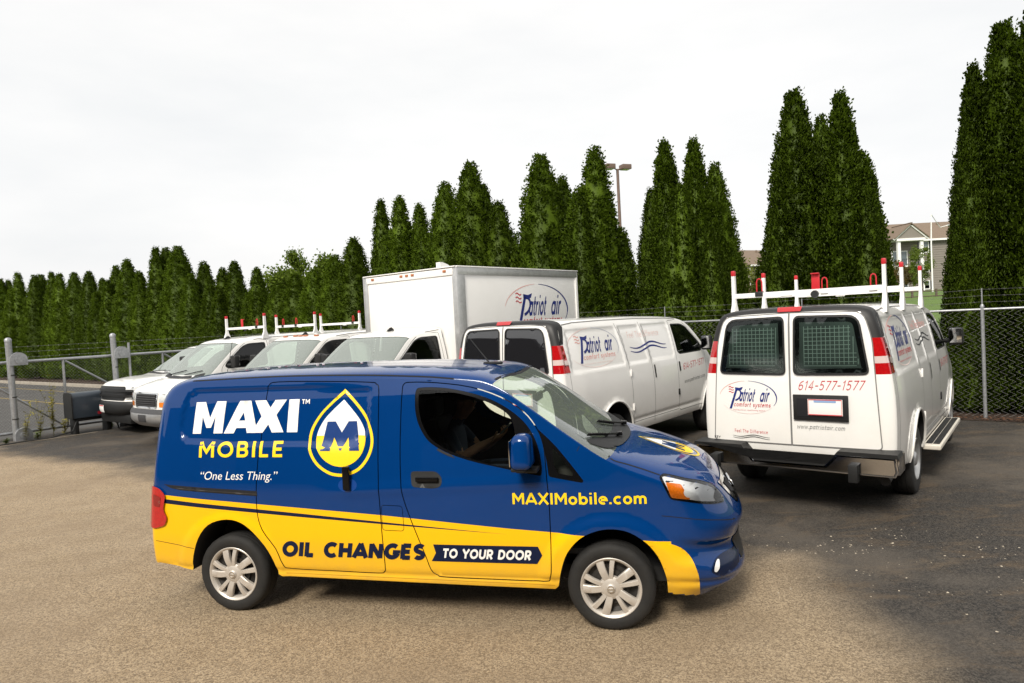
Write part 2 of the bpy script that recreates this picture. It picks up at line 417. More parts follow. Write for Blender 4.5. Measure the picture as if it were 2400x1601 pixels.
def put_text(name, bv, ax, body, x0, z0, x1, h, mat, parent, bold=0.0, shear=0.0, off=.004, slope=0.0, cap=None, spacing=1.0, mirror=False):
    """writing from x0 to x1 along the shell, base line at z0, capital height h; slope lifts the right end"""
    V, T = text_mesh(body, bold, shear, spacing); V = V.copy(); mn, mx = V[:, 0].min(), V[:, 0].max()
    ch = cap or V[:, 1].max(); u = (V[:, 0] - mn) / (mx - mn)
    Q = np.stack([x0 + (x1 - x0) * u, z0 + V[:, 1] / ch * h + slope * u], 1)
    return tag(decal_mesh(name, bv, ax, Q, T, mat, parent, off), kind='stuff')

def interior_copy(b, ts, vs, region, mat, parent, name):
    return b.belt(ts, vs, lambda t, v: name if region(t, v) else None, {name: mat}, parent, record=False, off=-.035)
# ------------------------------------------------------------------ stroke lettering (centre lines, then thickened)
def arc(cx, cy, rx, ry, a0, a1, n=12):
    return [(cx + rx * math.cos(R(a0 + (a1 - a0) * i / n)), cy + ry * math.sin(R(a0 + (a1 - a0) * i / n))) for i in range(n + 1)]
# glyph: (advance, [polylines]) ; cap height 1, small letters about 0.72
GLY = {
 'A': (.92, [[(.02, 0), (.46, 1.0)], [(.90, 0), (.46, 1.0)], [(.20, .27), (.72, .27)]]),
 'B': (.74, [[(.10, 0), (.10, 1)], [(.10, .91)] + arc(.42, .71, .20, .20, 90, -90) + [(.10, .51)], [(.10, .51)] + arc(.44, .30, .22, .21, 90, -90) + [(.10, .09)]]),
 'C': (.90, [arc(.53, .5, .42, .41, 48, 312, 20)]),
 'D': (.86, [[(.10, 0), (.10, 1)], [(.10, .91)] + arc(.36, .5, .40, .41, 90, -90, 14) + [(.10, .09)]]),
 'E': (.66, [[(.10, 0), (.10, 1)], [(.10, .91), (.62, .91)], [(.10, .5), (.57, .5)], [(.10, .09), (.62, .09)]]),
 'F': (.62, [[(.10, 0), (.10, 1)], [(.10, .91), (.60, .91)], [(.10, .48), (.54, .48)]]),
 'G': (.96, [arc(.53, .5, .42, .41, 50, 342, 20), [(.92, .36), (.92, .44), (.56, .44)]]),
 'H': (.84, [[(.10, 0), (.10, 1)], [(.74, 0), (.74, 1)], [(.10, .5), (.74, .5)]]),
 'I': (.24, [[(.12, 0), (.12, 1)]]),
 'K': (.78, [[(.10, 0), (.10, 1)], [(.10, .36), (.70, 1)], [(.30, .58), (.74, 0)]]),
 'L': (.62, [[(.10, 0), (.10, 1)], [(.10, .09), (.58, .09)]]),
 'M': (1.02, [[(.10, 0), (.10, 1)], [(.92, 0), (.92, 1)], [(.12, .98), (.51, .36), (.90, .98)]]),
 'N': (.88, [[(.10, 0), (.10, 1)], [(.78, 0), (.78, 1)], [(.12, .96), (.76, .04)]]),
 'O': (1.02, [arc(.51, .5, .43, .41, 0, 360, 26)]),
 'P': (.72, [[(.10, 0), (.10, 1)], [(.10, .91)] + arc(.42, .66, .24, .25, 90, -90) + [(.10, .41)]]),
 'R': (.78, [[(.10, 0), (.10, 1)], [(.10, .91)] + arc(.42, .67, .23, .24, 90, -90) + [(.10, .43)], [(.38, .43), (.70, 0)]]),
 'S': (.72, [arc(.37, .715, .26, .195, 35, 240, 12) + arc(.37, .285, .27, .195, 62, -145, 12)]),
 'T': (.74, [[(.0, .91), (.74, .91)], [(.37, 0), (.37, .95)]]),
 'U': (.84, [[(.10, 1), (.10, .38)] + arc(.42, .38, .32, .30, 180, 360, 14) + [(.74, 1)]]),
 'W': (1.1, [[(.02, 1), (.28, 0), (.55, .95), (.82, 0), (1.08, 1)]]),
 'X': (.86, [[(.04, 0), (.82, 1)], [(.04, 1), (.82, 0)]]),
 'Y': (.84, [[(.02, 1), (.42, .45), (.82, 1)], [(.42, 0), (.42, .48)]]),
 'a': (.70, [arc(.34, .34, .26, .28, 0, 360, 18), [(.60, .68), (.60, 0)]]),
 'b': (.72, [[(.10, 0), (.10, 1.02)], arc(.38, .34, .27, .28, 0, 360, 18)]),
 'c': (.64, [arc(.36, .34, .28, .28, 48, 312, 16)]),
 'd': (.72, [[(.62, 0), (.62, 1.02)], arc(.34, .34, .27, .28, 0, 360, 18)]),
 'e': (.68, [[(.08, .36), (.62, .36)] + arc(.35, .34, .28, .28, 4, 300, 18)]),
 'f': (.42, [[(.18, 0), (.18, .74)] + arc(.36, .78, .18, .18, 180, 80, 6), [(.02, .62), (.40, .62)]]),
 'g': (.70, [arc(.34, .34, .26, .28, 0, 360, 18), [(.60, .66), (.60, -.06)] + arc(.34, -.06, .26, .22, 0, -150, 8)]),
 'h': (.66, [[(.10, 0), (.10, 1.02)], [(.10, .40)] + arc(.34, .42, .22, .22, 160, 0, 8) + [(.56, 0)]]),
 'i': (.24, [[(.12, 0), (.12, .68)], [(.12, .86), (.12, 1.0)]]),
 'k': (.62, [[(.10, 0), (.10, 1.02)], [(.10, .28), (.52, .66)], [(.26, .42), (.58, 0)]]),
 'l': (.24, [[(.12, 0), (.12, 1.02)]]),
 'm': (1.04, [[(.10, 0), (.10, .68)], [(.10, .40)] + arc(.32, .42, .20, .21, 160, 0, 8) + [(.52, 0)], [(.52, .40)] + arc(.73, .42, .21, .21, 160, 0, 8) + [(.94, 0)]]),
 'n': (.66, [[(.10, 0), (.10, .68)], [(.10, .40)] + arc(.34, .42, .22, .22, 160, 0, 8) + [(.56, 0)]]),
 'o': (.70, [arc(.35, .34, .27, .28, 0, 360, 18)]),
 'p': (.72, [[(.10, .68), (.10, -.32)], arc(.38, .34, .27, .28, 0, 360, 18)]),
 'r': (.46, [[(.10, 0), (.10, .68)], [(.10, .36)] + arc(.34, .38, .24, .24, 165, 75, 6)]),
 's': (.54, [arc(.28, .47, .19, .15, 35, 240, 8) + arc(.28, .20, .20, .14, 62, -145, 8)]),
 't': (.42, [[(.18, .92), (.18, .18)] + arc(.34, .18, .16, .13, 180, 290, 6), [(.02, .62), (.40, .62)]]),
 'u': (.66, [[(.10, .68), (.10, .26)] + arc(.32, .26, .22, .20, 180, 340, 8), [(.56, .68), (.56, 0)]]),
 'w': (.92, [[(.04, .68), (.25, 0), (.46, .62), (.67, 0), (.88, .68)]]),
 'x': (.62, [[(.04, 0), (.58, .68)], [(.04, .68), (.58, 0)]]),
 'y': (.66, [[(.04, .68), (.34, .02)], [(.62, .68), (.22, -.30), (.06, -.32)]]),
 'v': (.62, [[(.04, .68), (.31, 0), (.58, .68)]]),
 '0': (.70, [arc(.35, .5, .26, .42, 0, 360, 20)]), '1': (.44, [[(.06, .74), (.28, .96), (.28, 0)]]),
 '4': (.74, [[(.50, 0), (.50, .98), (.06, .30), (.70, .30)]]), '5': (.68, [[(.60, .93), (.16, .93), (.12, .54)] + arc(.32, .31, .27, .27, 120, -145, 14)]),
 '6': (.70, [[(.56, .96)] + arc(.36, .42, .30, .46, 110, 180, 6) + arc(.36, .30, .27, .25, 180, 540, 18)]),
 '7': (.66, [[(.04, .92), (.62, .92), (.24, 0)]]), '2': (.66, [arc(.34, .68, .26, .26, 165, -30, 10) + [(.06, .07), (.64, .07)]]),
 '.': (.24, [[(.12, 0), (.12, .16)]]), '-': (.46, [[(.04, .44), (.42, .44)]]), '\u2013': (.5, [[(.04, .44), (.46, .44)]]), ',': (.24, [[(.14, .12), (.06, -.12)]]), ' ': (.38, [])}
def thick(line, t, taper=False):
    """a polyline as a closed outline of width t"""
    P = np.array(line, float); closed = len(P) > 3 and np.linalg.norm(P[0] - P[-1]) < 1e-6
    if closed: P = P[:-1]
    n = len(P); L = []; Rr = []
    for i in range(n):
        if closed: a, c = P[i - 1], P[(i + 1) % n]
        else: a, c = P[max(i - 1, 0)], P[min(i + 1, n - 1)]
        d1 = P[i] - a if np.linalg.norm(P[i] - a) > 1e-9 else c - P[i]; d2 = c - P[i] if np.linalg.norm(c - P[i]) > 1e-9 else d1
        d1 = d1 / np.linalg.norm(d1); d2 = d2 / np.linalg.norm(d2); m = d1 + d2
        m = m / max(np.linalg.norm(m), 1e-6); nn = np.array([-m[1], m[0]]); k = 1 / max(abs(nn @ np.array([-d1[1], d1[0]])), .55)
        L.append(P[i] + nn * t / 2 * k); Rr.append(P[i] - nn * t / 2 * k)
    if closed: return [list(map(tuple, L)), list(map(tuple, Rr))]
    return [list(map(tuple, L)) + list(map(tuple, Rr[::-1]))]
def stroke_layout(text, space=.16):
    x = 0; out = []
    for ch in text:
        w, ls = GLY[ch]; out += [(ch, [[(p[0] + x, p[1]) for p in l] for l in ls])]; x += w + space
    return x - space, out
def stroke_text(name, bv, ax, text, x0, z0, x1, h, mat, parent, t=.2, shear=0.0, off=.003, slope=0.0, space=.16, step=None, each=True):
    """writing on a shell, each character a mesh of its own or all in one"""
    Wd, lay = stroke_layout(text, space); k = (x1 - x0 - (shear * h if x1 > x0 else -shear * h)) / Wd; sx = 1 if x1 > x0 else -1
    allV = []; allT = []
    for ch, ls in lay:
        outer = []; hol = []
        for l in ls:
            th = thick(l, t)
            q = [[(x0 + k * p[0] + sx * shear * h * p[1], z0 + h * p[1] + slope * p[0] / Wd) for p in lp] for lp in th]
            if len(q) == 2:
                a, b = q; a, b = (a, b) if abs(area2(a)) > abs(area2(b)) else (b, a); outer.append((a, b))
            else: outer.append((q[0], None))
        if not outer: continue
        loops = [a for a, b in outer] + [b for a, b in outer if b]
        st = step or max(.03, h * .35)
        V, T = fill(loops, st, grid=False, bstep=st); c = V[T].mean(1); mask = np.zeros(len(T), bool)
        for a, b in outer: mask |= pip(a, c) & (~pip(b, c) if b else True)
        V, T = sub_tris(V, T, mask)
        if each: decal_mesh(name, bv, ax, V, T, mat, parent, off)
        else: allT += [tuple(i + sum(len(v) for v in allV) for i in tt) for tt in T]; allV.append(V)
    if not each and allV: return tag(decal_mesh(name, bv, ax, np.concatenate(allV), allT, mat, parent, off), kind='stuff')
# ------------------------------------------------------------------ shared materials
M_WHITE = pm('white_paint', (.84, .825, .795), .32, coat=.8, var=(1.3, .04), rvar=(2, .08), dirt=((.42, .36, .28), .35, 1.25, .55))
M_BLUE = pm('blue_paint', (.0001, .034, .158), .25, coat=.85, coat_ior=1.5, spec=.03, coat_rough=.015, var=(1.0, .10), dirt=((.06, .055, .05), .2, .7, .2))
M_YELLOW = pm('yellow_vinyl', (.90, .49, .002), .35, coat=.5, spec=.2, coat_rough=.05, var=(.9, .07), dirt=((.30, .20, .09), .22, .62, .75))
M_NAVY = pm('navy_vinyl', (.0015, .008, .036), .4, spec=.2, coat=.3)
M_VWHITE = pm('white_vinyl', (.84, .83, .80), .45, coat=.2)
M_VYELLOW = pm('yellow_print', (.93, .62, .004), .45, coat=.2)
M_BLACK = pm('black_plastic', (.0085, .0085, .0085), .55, var=(14, .3), bump=(180, .15, .002))
M_BLACKG = pm('black_gloss', (.003, .003, .0035), .22, spec=.3)
M_SEAM = pm('seam_shadow_gap', (.006, .006, .008), .9)
M_RUBBER = pm('tyre_rubber', (.0075, .0072, .007), .78, var=(9, .35, (.016, .0145, .0125)), bump=(60, .25, .004))
M_HUB = pm('hubcap_silver', (.60, .55, .49), .36, metal=.4, var=(10, .12), rvar=(8, .08))
M_STEEL = pm('dark_steel', (.05, .045, .04), .6, metal=.4, var=(12, .5))
M_CHROME = pm('chrome', (.78, .78, .78), .09, metal=1.0, rvar=(5, .05))
M_BCHROME = pm('bumper_chrome', (.50, .50, .51), .12, metal=1.0, rvar=(4, .06))
M_UNDER = pm('underbody', (.012, .012, .012), .9)
M_TRIM = pm('interior_trim', (.022, .022, .023), .8, bump=(90, .2, .002))
M_TRIMG = pm('interior_grey', (.10, .10, .10), .85)
M_FABRIC = pm('seat_fabric', (.03, .032, .036), .95, bump=(200, .4, .002))
M_GLASS = glass('tinted_glass', (.55, .62, .58))
M_GLASSD = glass('dark_privacy_glass', (.035, .04, .04))
M_GLASSF = glass('front_screen_glass', (.62, .76, .66), ior=2.3, sheen_film=((.66, .74, .68), .12))  # its pale share stands in for sky mirrored in the screen
M_GLASSW = glass('sky_sheen_glass', (.62, .74, .66), ior=2.0, sheen_film=((.62, .70, .64), .24))  # stronger pale share, painted sky sheen for the white vehicles' screens
M_GLASSN = glass('side_window_glass', (.86, .88, .80), ior=1.36)
M_LENS = glass('lamp_lens', (.92, .93, .94))
M_RED = pm('red_lens', (.50, .006, .008), .12, coat=1.0, var=(60, .3))
M_REDC = pm('red_lens_clear_band', (.62, .50, .47), .15, coat=1.0)
M_AMBER = pm('amber_lens', (.92, .24, .01), .15, coat=1.0, var=(80, .35))
M_REFL = pm('lamp_reflector', (.82, .82, .81), .25, metal=.0, coat=1.0, bump=(30, .03, .004))
M_PLATE = pm('plate_white', (.80, .80, .78), .4)
M_TXB = pm('print_blue', (.006, .018, .16), .5)
M_TXR = pm('print_red', (.50, .012, .022), .5)
M_TXK = pm('print_black', (.012, .014, .018), .5)
M_TXRF = pm('print_faded_red', (.72, .36, .32), .6)
M_TXPF = pm('print_faded_pink', (.78, .60, .56), .6)
M_GALV = pm('galvanised_steel', (.42, .43, .44), .42, metal=.55, var=(22, .35), rvar=(15, .15))
M_ALU = pm('riveted_aluminium', (.62, .62, .61), .35, metal=.7, var=(9, .2))
M_SKIN = pm('skin', (.50, .27, .16), .55, var=(20, .15))
M_SHIRT = pm('shirt_cloth', (.05, .07, .12), .9, bump=(60, .3, .003))
M_CAP = pm('cap_cloth', (.012, .014, .02), .9)
# ================================================================== the blue and yellow van in front
def wheel_well(mb, arch, W, sgn, depth=.34, lip=.012):
    """inner fender: a strip that follows the arch inwards"""
    a = [np.array(p) for p in arch]; n = len(a); V = []; F = []
    ys = (0.004, .05, depth)
    for p in a:
        w = float(W(np.array([p[0]]), np.array([p[1]]))[0])
        for k, y in enumerate(ys): V.append((p[0], sgn * (w - y), p[1] + (.0 if k < 2 else .0)))
    for i in range(n - 1):
        for k in range(2): F.append((i * 3 + k, (i + 1) * 3 + k, (i + 1) * 3 + k + 1, i * 3 + k + 1))
    mb.add(V, F)
    cx = sum(p[0] for p in a) / n; b = len(V)
    V2 = [(p[0], sgn * (.86 - depth), p[1]) for p in a]; mb.add(V2, [tuple(range(n))])

def tyre(name, r, w, parent, loc, sgn, rimr, squash=.008):
    mb = MB(); h = w / 2
    prof = [(rimr - .012, h * .72), (rimr + .006, h * .95), (rimr + (r - rimr) * .45, h * 1.02), (r - .035, h * .97), (r - .014, h * .86), (r - .004, h * .70),
            (r, h * .58), (r, h * .40), (r - .007, h * .385), (r - .007, h * .345), (r, h * .33), (r, h * .03), (r - .007, h * .02), (r - .007, -h * .02), (r, -h * .03), (r, -h * .33), (r - .007, -h * .345), (r - .007, -h * .385), (r, -h * .40), (r, -h * .58),
            (r - .004, -h * .70), (r - .014, -h * .86), (r - .035, -h * .97), (rimr + .006, -h * .95), (rimr - .012, -h * .72)]
    mb.lathe(prof, 72, 'y')
    V = []
    for (x, y, z) in mb.V:
        rr = math.hypot(x, z)
        if rr > r - .02 and abs(y) > h * .42:   # shoulder blocks
            k = int((math.atan2(z, x) / (2 * math.pi) + 1) * 72) % 2
            if k: x, z = x * (1 - .010), z * (1 - .010)
        if z < -(r - squash): z = -(r - squash); y *= 1.05
        V.append((x, y, z))
    mb.V = V
    o = mb.build(name, M_RUBBER, parent, sharp=50, loc=loc)
    return o

def nv_hubcap(parent, sgn, rot):
    R0 = .212; y0 = .088
    mb = MB()
    # rim ring, dished
    mb.lathe([(R0, y0 - .022), (R0 + .001, y0 - .004), (R0 - .006, y0 + .002), (R0 - .017, y0 - .002), (R0 - .030, y0 - .022), (R0 - .034, y0 - .05)], 60, 'y')
    mb.lathe([(.0, y0 + .016), (.022, y0 + .016), (.029, y0 + .013), (.034, y0 + .004), (.060, y0 - .001), (.078, y0 - .010), (.084, y0 - .03)], 40, 'y')
    for k in range(5):
        a = rot + k * 2 * math.pi / 5
        for ao, ai, w0, w1 in ((0, .07, .046, .057), (-.47, -.42, .028, .037)):
            n = 6; V = []; F = []
            for i in range(n + 1):
                t = i / n; r_ = .062 + (.196 - .062) * t; ang = a + ai * (1 - t) + ao * t
                w = w0 + (w1 - w0) * t; yy = y0 - .004 + .010 * math.sin(math.pi * min(1, t * 1.05)) - .003 * t
                c = np.array([math.cos(ang), math.sin(ang)]); s_ = np.array([-math.sin(ang), math.cos(ang)])
                for (q, dy) in ((-.5, -.026), (-.49, -.003), (-.40, .001), (.40, .001), (.49, -.003), (.5, -.026)):
                    p = c * r_ + s_ * w * q; V.append((p[0], yy + dy, p[1]))
            for i in range(n):
                for j in range(5): F.append((i * 6 + j, i * 6 + j + 1, (i + 1) * 6 + j + 1, (i + 1) * 6 + j))
            mb.add(V, F)
    mb.V = [(x, y * sgn, z) for x, y, z in mb.V]
    o = mb.build('hubcap', M_HUB, parent, sharp=40)
    d = MB(); d.lathe([(0, .035), (.07, .04), (.15, .03), (.20, .055)], 40, 'y'); d.lathe([(.05, .048), (.12, .048), (.12, .03)], 40, 'y')
    d.V = [(x, y * sgn, z) for x, y, z in d.V]; d.build('steel_wheel', M_STEEL, parent)
    e = MB(); e.lathe([(.024, y0 + .0165), (.024, y0 + .019), (.018, y0 + .019), (.018, y0 + .0165)], 32, 'y'); e.box((0, y0 + .018, 0), (.052, .004, .008))
    e.V = [(x, y * sgn, z) for x, y, z in e.V]; e.build('hub_emblem', M_CHROME, parent)
    return o

def build_blue_van():
    root = empty('blue_cargo_van', (-2.0745, 6.0567, 0), -.2278)
    tag(root, 'blue and yellow small cargo van in the foreground with large white lettering on its side', 'van')
    wz = spl([.20, .28, .36, .44, .60, .80, .98, 1.08, 1.25, 1.45, 1.62, 1.80], [.80, .835, .845, .852, .864, .866, .862, .852, .828, .792, .757, .705])
    REC = round_poly([(-.47, 1.318), (1.08, 1.272), (1.20, 1.38), (1.205, 1.715), (.35, 1.738), (-.385, 1.726)], [.18, .16, .12, .05, .03, .09])
    RA, RB = np.array(REC), np.roll(np.array(REC), -1, 0)
    def W(x, z):
        x = np.asarray(x, float); z = np.asarray(z, float); sh = x.shape; x, z = x.ravel(), z.ravel()
        w = wz(z)
        w = w - .030 * sst(-.15, -.80, x) - .045 * sst(2.55, 3.45, x) * sst(1.5, .9, z) - .012 * sst(1.9, 2.9, x)
        r1 = np.hypot(x - 2.935, z - .30); r2 = np.hypot(x, z - .30)
        w = w + .026 * (1 - sst(.43, .53, r1)) * sst(.25, .4, z) + .012 * (1 - sst(.43, .50, r2))
        # crease that sweeps from the fuel flap over both doors
        w = w + .008 * np.exp(-((z - (.955 + .05 * np.clip(x - .9, 0, 2))) / .045) ** 2) * sst(.7, 1.1, x) * sst(2.9, 2.3, x)
        w = w - .010 * np.exp(-((z - .345) / .02) ** 2)
        m = (x > -.6) & (x < 1.3) & (z > 1.2) & (z < 1.8)
        if m.any():
            Q = np.stack([x[m], z[m]], 1); ins = pip(REC, Q); dd = seg_dist(Q, RA, RB); sd = np.where(ins, dd, -dd)
            w[m] -= .017 * sst(-.006, .028, sd)
        return w.reshape(sh)
    ST = [(3.70, .175, 3.31, .255, 2.4), (3.86, .27, 3.32, .34, 2.3), (3.855, .36, 3.33, .44, 2.3), (3.83, .47, 3.335, .55, 2.3), (3.835, .57, 3.34, .66, 2.3), (3.865, .665, 3.345, .76, 2.3),
          (3.80, .80, 3.335, .87, 2.4), (3.71, .935, 3.305, .95, 2.6), (3.58, 1.035, 3.26, .99, 2.7), (3.36, 1.115, 3.18, 1.03, 3.0), (3.11, 1.185, 3.03, 1.09, 3.4), (2.95, 1.222, 2.86, 1.182, 4.2),
          (2.69, 1.39, 2.63, 1.345, 4.2), (2.43, 1.57, 2.375, 1.53, 4.2), (2.17, 1.74, 2.12, 1.685, 4.0), (1.90, 1.81, 1.85, 1.735, 3.4), (1.30, 1.848, 1.30, 1.768, 2.9), (.50, 1.856, .50, 1.785, 2.8),
          (-.20, 1.848, -.20, 1.785, 2.8), (-.57, 1.81, -.40, 1.762, 3.0), (-.74, 1.70, -.515, 1.67, 2.8), (-.79, 1.45, -.565, 1.45, 2.6), (-.815, 1.15, -.60, 1.15, 2.5), (-.825, .95, -.622, .955, 2.5),
          (-.83, .86, -.634, .86, 2.5), (-.855, .68, -.65, .66, 2.5), (-.85, .50, -.67, .50, 2.5), (-.82, .32, -.68, .36, 2.5)]
    b = Body(ST, W); b.parts = []
    NS = len(ST) - 1
    ts = np.unique(np.concatenate([np.linspace(0, NS, NS * 5 + 1), [10.35, 10.8]]))
    vs = np.unique(np.concatenate([np.linspace(-1, 1, 61), [-.925, .925, -.955, .955]]))
    def region(t, v):
        a = abs(v)
        if t < 6.4: return 'front_bumper'
        if t < 10.8: return 'bonnet' if a < .955 else ('front_wing#l' if v > 0 else 'front_wing#r')
        if t < 14: return None if a < .925 else 'roof'
        if t < 20: return 'roof'
        if t < 24: return 'rear_door'
        return 'rear_bumper'
    b.belt(ts, vs, region, {'front_bumper': M_BLUE, 'bonnet': M_BLUE, 'front_wing': M_BLUE, 'roof': M_BLUE, 'rear_door': M_BLUE, 'rear_bumper': M_YELLOW}, root)
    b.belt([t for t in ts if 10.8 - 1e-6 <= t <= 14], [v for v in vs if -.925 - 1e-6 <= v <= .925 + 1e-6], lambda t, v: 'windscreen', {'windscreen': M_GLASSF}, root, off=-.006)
    # --- side sheets
    Cpts = [tuple(c) for c in b.C(ts)]
    archR = smooth_loop([(-.35, .322), (-.325, .44), (-.262, .583), (-.165, .69), (-.035, .735), (.09, .728), (.20, .668), (.316, .542), (.38, .42), (.411, .317)], 3, False)
    archF = smooth_loop([(2.565, .300), (2.595, .43), (2.643, .548), (2.735, .648), (2.85, .70), (2.962, .712), (3.07, .688), (3.175, .618), (3.245, .53), (3.281, .44), (3.30, .36), (3.303, .262)], 3, False)
    outer = Cpts + archR + [(.44, .300)] + [(1.3, .290), (2.54, .275)] + archF
    win = smooth_loop([(1.555, 1.60), (1.560, 1.675), (1.60, 1.698), (1.78, 1.690), (1.98, 1.650), (2.14, 1.595), (2.28, 1.515), (2.385, 1.42), (2.45, 1.31), (2.482, 1.19), (2.486, 1.085), (2.44, 1.078), (2.22, 1.122), (1.97, 1.178), (1.79, 1.24), (1.665, 1.315), (1.595, 1.415), (1.563, 1.51)], 4)
    wglass = smooth_loop([(1.582, 1.60), (1.586, 1.662), (1.62, 1.676), (1.78, 1.668), (1.97, 1.628), (2.12, 1.575), (2.235, 1.508), (2.285, 1.44), (2.305, 1.33), (2.315, 1.20), (2.312, 1.13), (2.28, 1.122), (2.13, 1.152), (1.97, 1.195), (1.80, 1.258), (1.685, 1.33), (1.62, 1.425), (1.590, 1.52)], 4)
    qwin = round_poly([(2.462, 1.392), (2.575, 1.29), (2.69, 1.15), (2.775, 1.035), (2.765, 1.022), (2.535, 1.066), (2.525, 1.16), (2.50, 1.28)], [.01, .1, .1, .02, .02, .02, .05, .05])
    qglass = round_poly([(2.565, 1.262), (2.63, 1.19), (2.70, 1.098), (2.705, 1.068), (2.60, 1.088), (2.57, 1.15)], .02)
    fdoor = smooth_loop([(1.452, 1.66), (1.462, 1.725), (1.52, 1.738), (1.72, 1.728), (1.98, 1.690), (2.2, 1.615), (2.36, 1.515), (2.455, 1.40), (2.502, 1.28), (2.516, 1.13), (2.53, .90), (2.53, .684), (2.526, .45), (2.51, .36), (2.461, .330), (2.1, .331), (1.75, .334), (1.685, .345), (1.64, .39), (1.595, .53), (1.482, .85), (1.452, 1.0), (1.445, 1.225), (1.447, 1.45)], 3)
    sdoor = smooth_loop([(.325, 1.68), (.345, 1.75), (.42, 1.772), (.8, 1.765), (1.18, 1.748), (1.245, 1.73), (1.268, 1.66), (1.272, 1.2), (1.280, .8), (1.286, .42), (1.272, .36), (1.22, .345), (.9, .350), (.52, .358), (.455, .39), (.405, .52), (.305, .66), (.272, .76), (.268, .9), (.278, 1.1), (.30, 1.4)], 3)
    fuel = round_poly([(1.290, .861), (1.452, .855), (1.457, .672), (1.290, .676)], .025)
    yel = [(-1.2, .925), (-.56, .915), (1.288, .786), (2.25, .703), (2.75, .668), (3.6, .60), (3.6, .1), (-1.2, .1)]
    yline = [(-1.2, .9), (-.56, .883), (.6, .792), (1.4, .727), (1.9, .688), (2.225, .6635), (1.9, .683), (1.4, .713), (.6, .765), (-.56, .848), (-1.2, .87)]
    ins = .0035
    loops = [outer] + [offset_poly(fdoor, ins), offset_poly(fdoor, -ins), offset_poly(sdoor, ins), offset_poly(sdoor, -ins), win, qwin, offset_poly(fuel, ins * .6), offset_poly(fuel, -ins * .6)]
    step = .028
    V, T = fill(loops + [[p for p in yel], yline], step)
    c = V[T].mean(1); inside = pip(outer, c); wi, qi = pip(win, c), pip(qwin, c)
    fo, fi = pip(loops[1], c), pip(loops[2], c); so, si = pip(loops[3], c), pip(loops[4], c); uo, ui = pip(loops[7], c), pip(loops[8], c)
    fm = lambda q: np.where(pip(yline, q), 2, np.where(pip(yel, q), 1, 0))
    PAINT = [M_BLUE, M_YELLOW, M_NAVY]
    for sg in (-1, 1):
        q0, t0 = sub_tris(V, T, inside & ~wi & ~qi); b.parts.append((b.side_map(q0, sg)[0], t0))
    shell = b.parts
    for sg in (-1, 1):
        b.parts = []
        b.side_part('side_panel', V, T, inside & ~fo & ~so & ~uo & ~qi, sg, PAINT, root, fmf=fm)
        d1 = b.side_part('front_door', V, T, inside & fi & ~wi, sg, PAINT, root, fmf=fm)
        d2 = b.side_part('sliding_door', V, T, inside & si & ~uo, sg, PAINT, root, fmf=fm)
        b.side_part('fuel_flap', V, T, inside & ui, sg, PAINT, root, fmf=fm)
        # black behind the gaps and lining inside
        v2, t2 = V, T
        keep = inside & ~wi & ~qi
        b.side_part('inner_lining', v2, t2, keep & ~(pip(offset_poly(win, .07), c)) & (c[:, 1] > .33), sg, M_TRIM, root, off=-.028)
        # window: black surround, then the pane
        q, t = fill([win, wglass], .05); cc = q[t].mean(1)
        fr = b.side_part('window_frame', q, t, pip(win, cc) & ~pip(wglass, cc), sg, M_BLACKG, d1, off=-.003)
        gl = b.side_part('window_pane', q, t, pip(wglass, cc), sg, M_GLASSN, d1, off=-.006)
        q, t = fill([qwin, qglass], .04); cc = q[t].mean(1)
        b.side_part('quarter_window_frame', q, t, pip(qwin, cc) & ~pip(qglass, cc), sg, M_BLACKG, root, off=-.003)
        b.side_part('quarter_window_pane', q, t, pip(qglass, cc), sg, M_GLASSN, root, off=-.006)
        for ar in (archR, archF):
            ww = MB(); wheel_well(ww, ar, W, sg); ww.build('wheel_arch_liner', M_UNDER, root)
    b.parts = shell; bv = b.bvh()
    return root, b, bv
NV, NVB, NVV = build_blue_van()
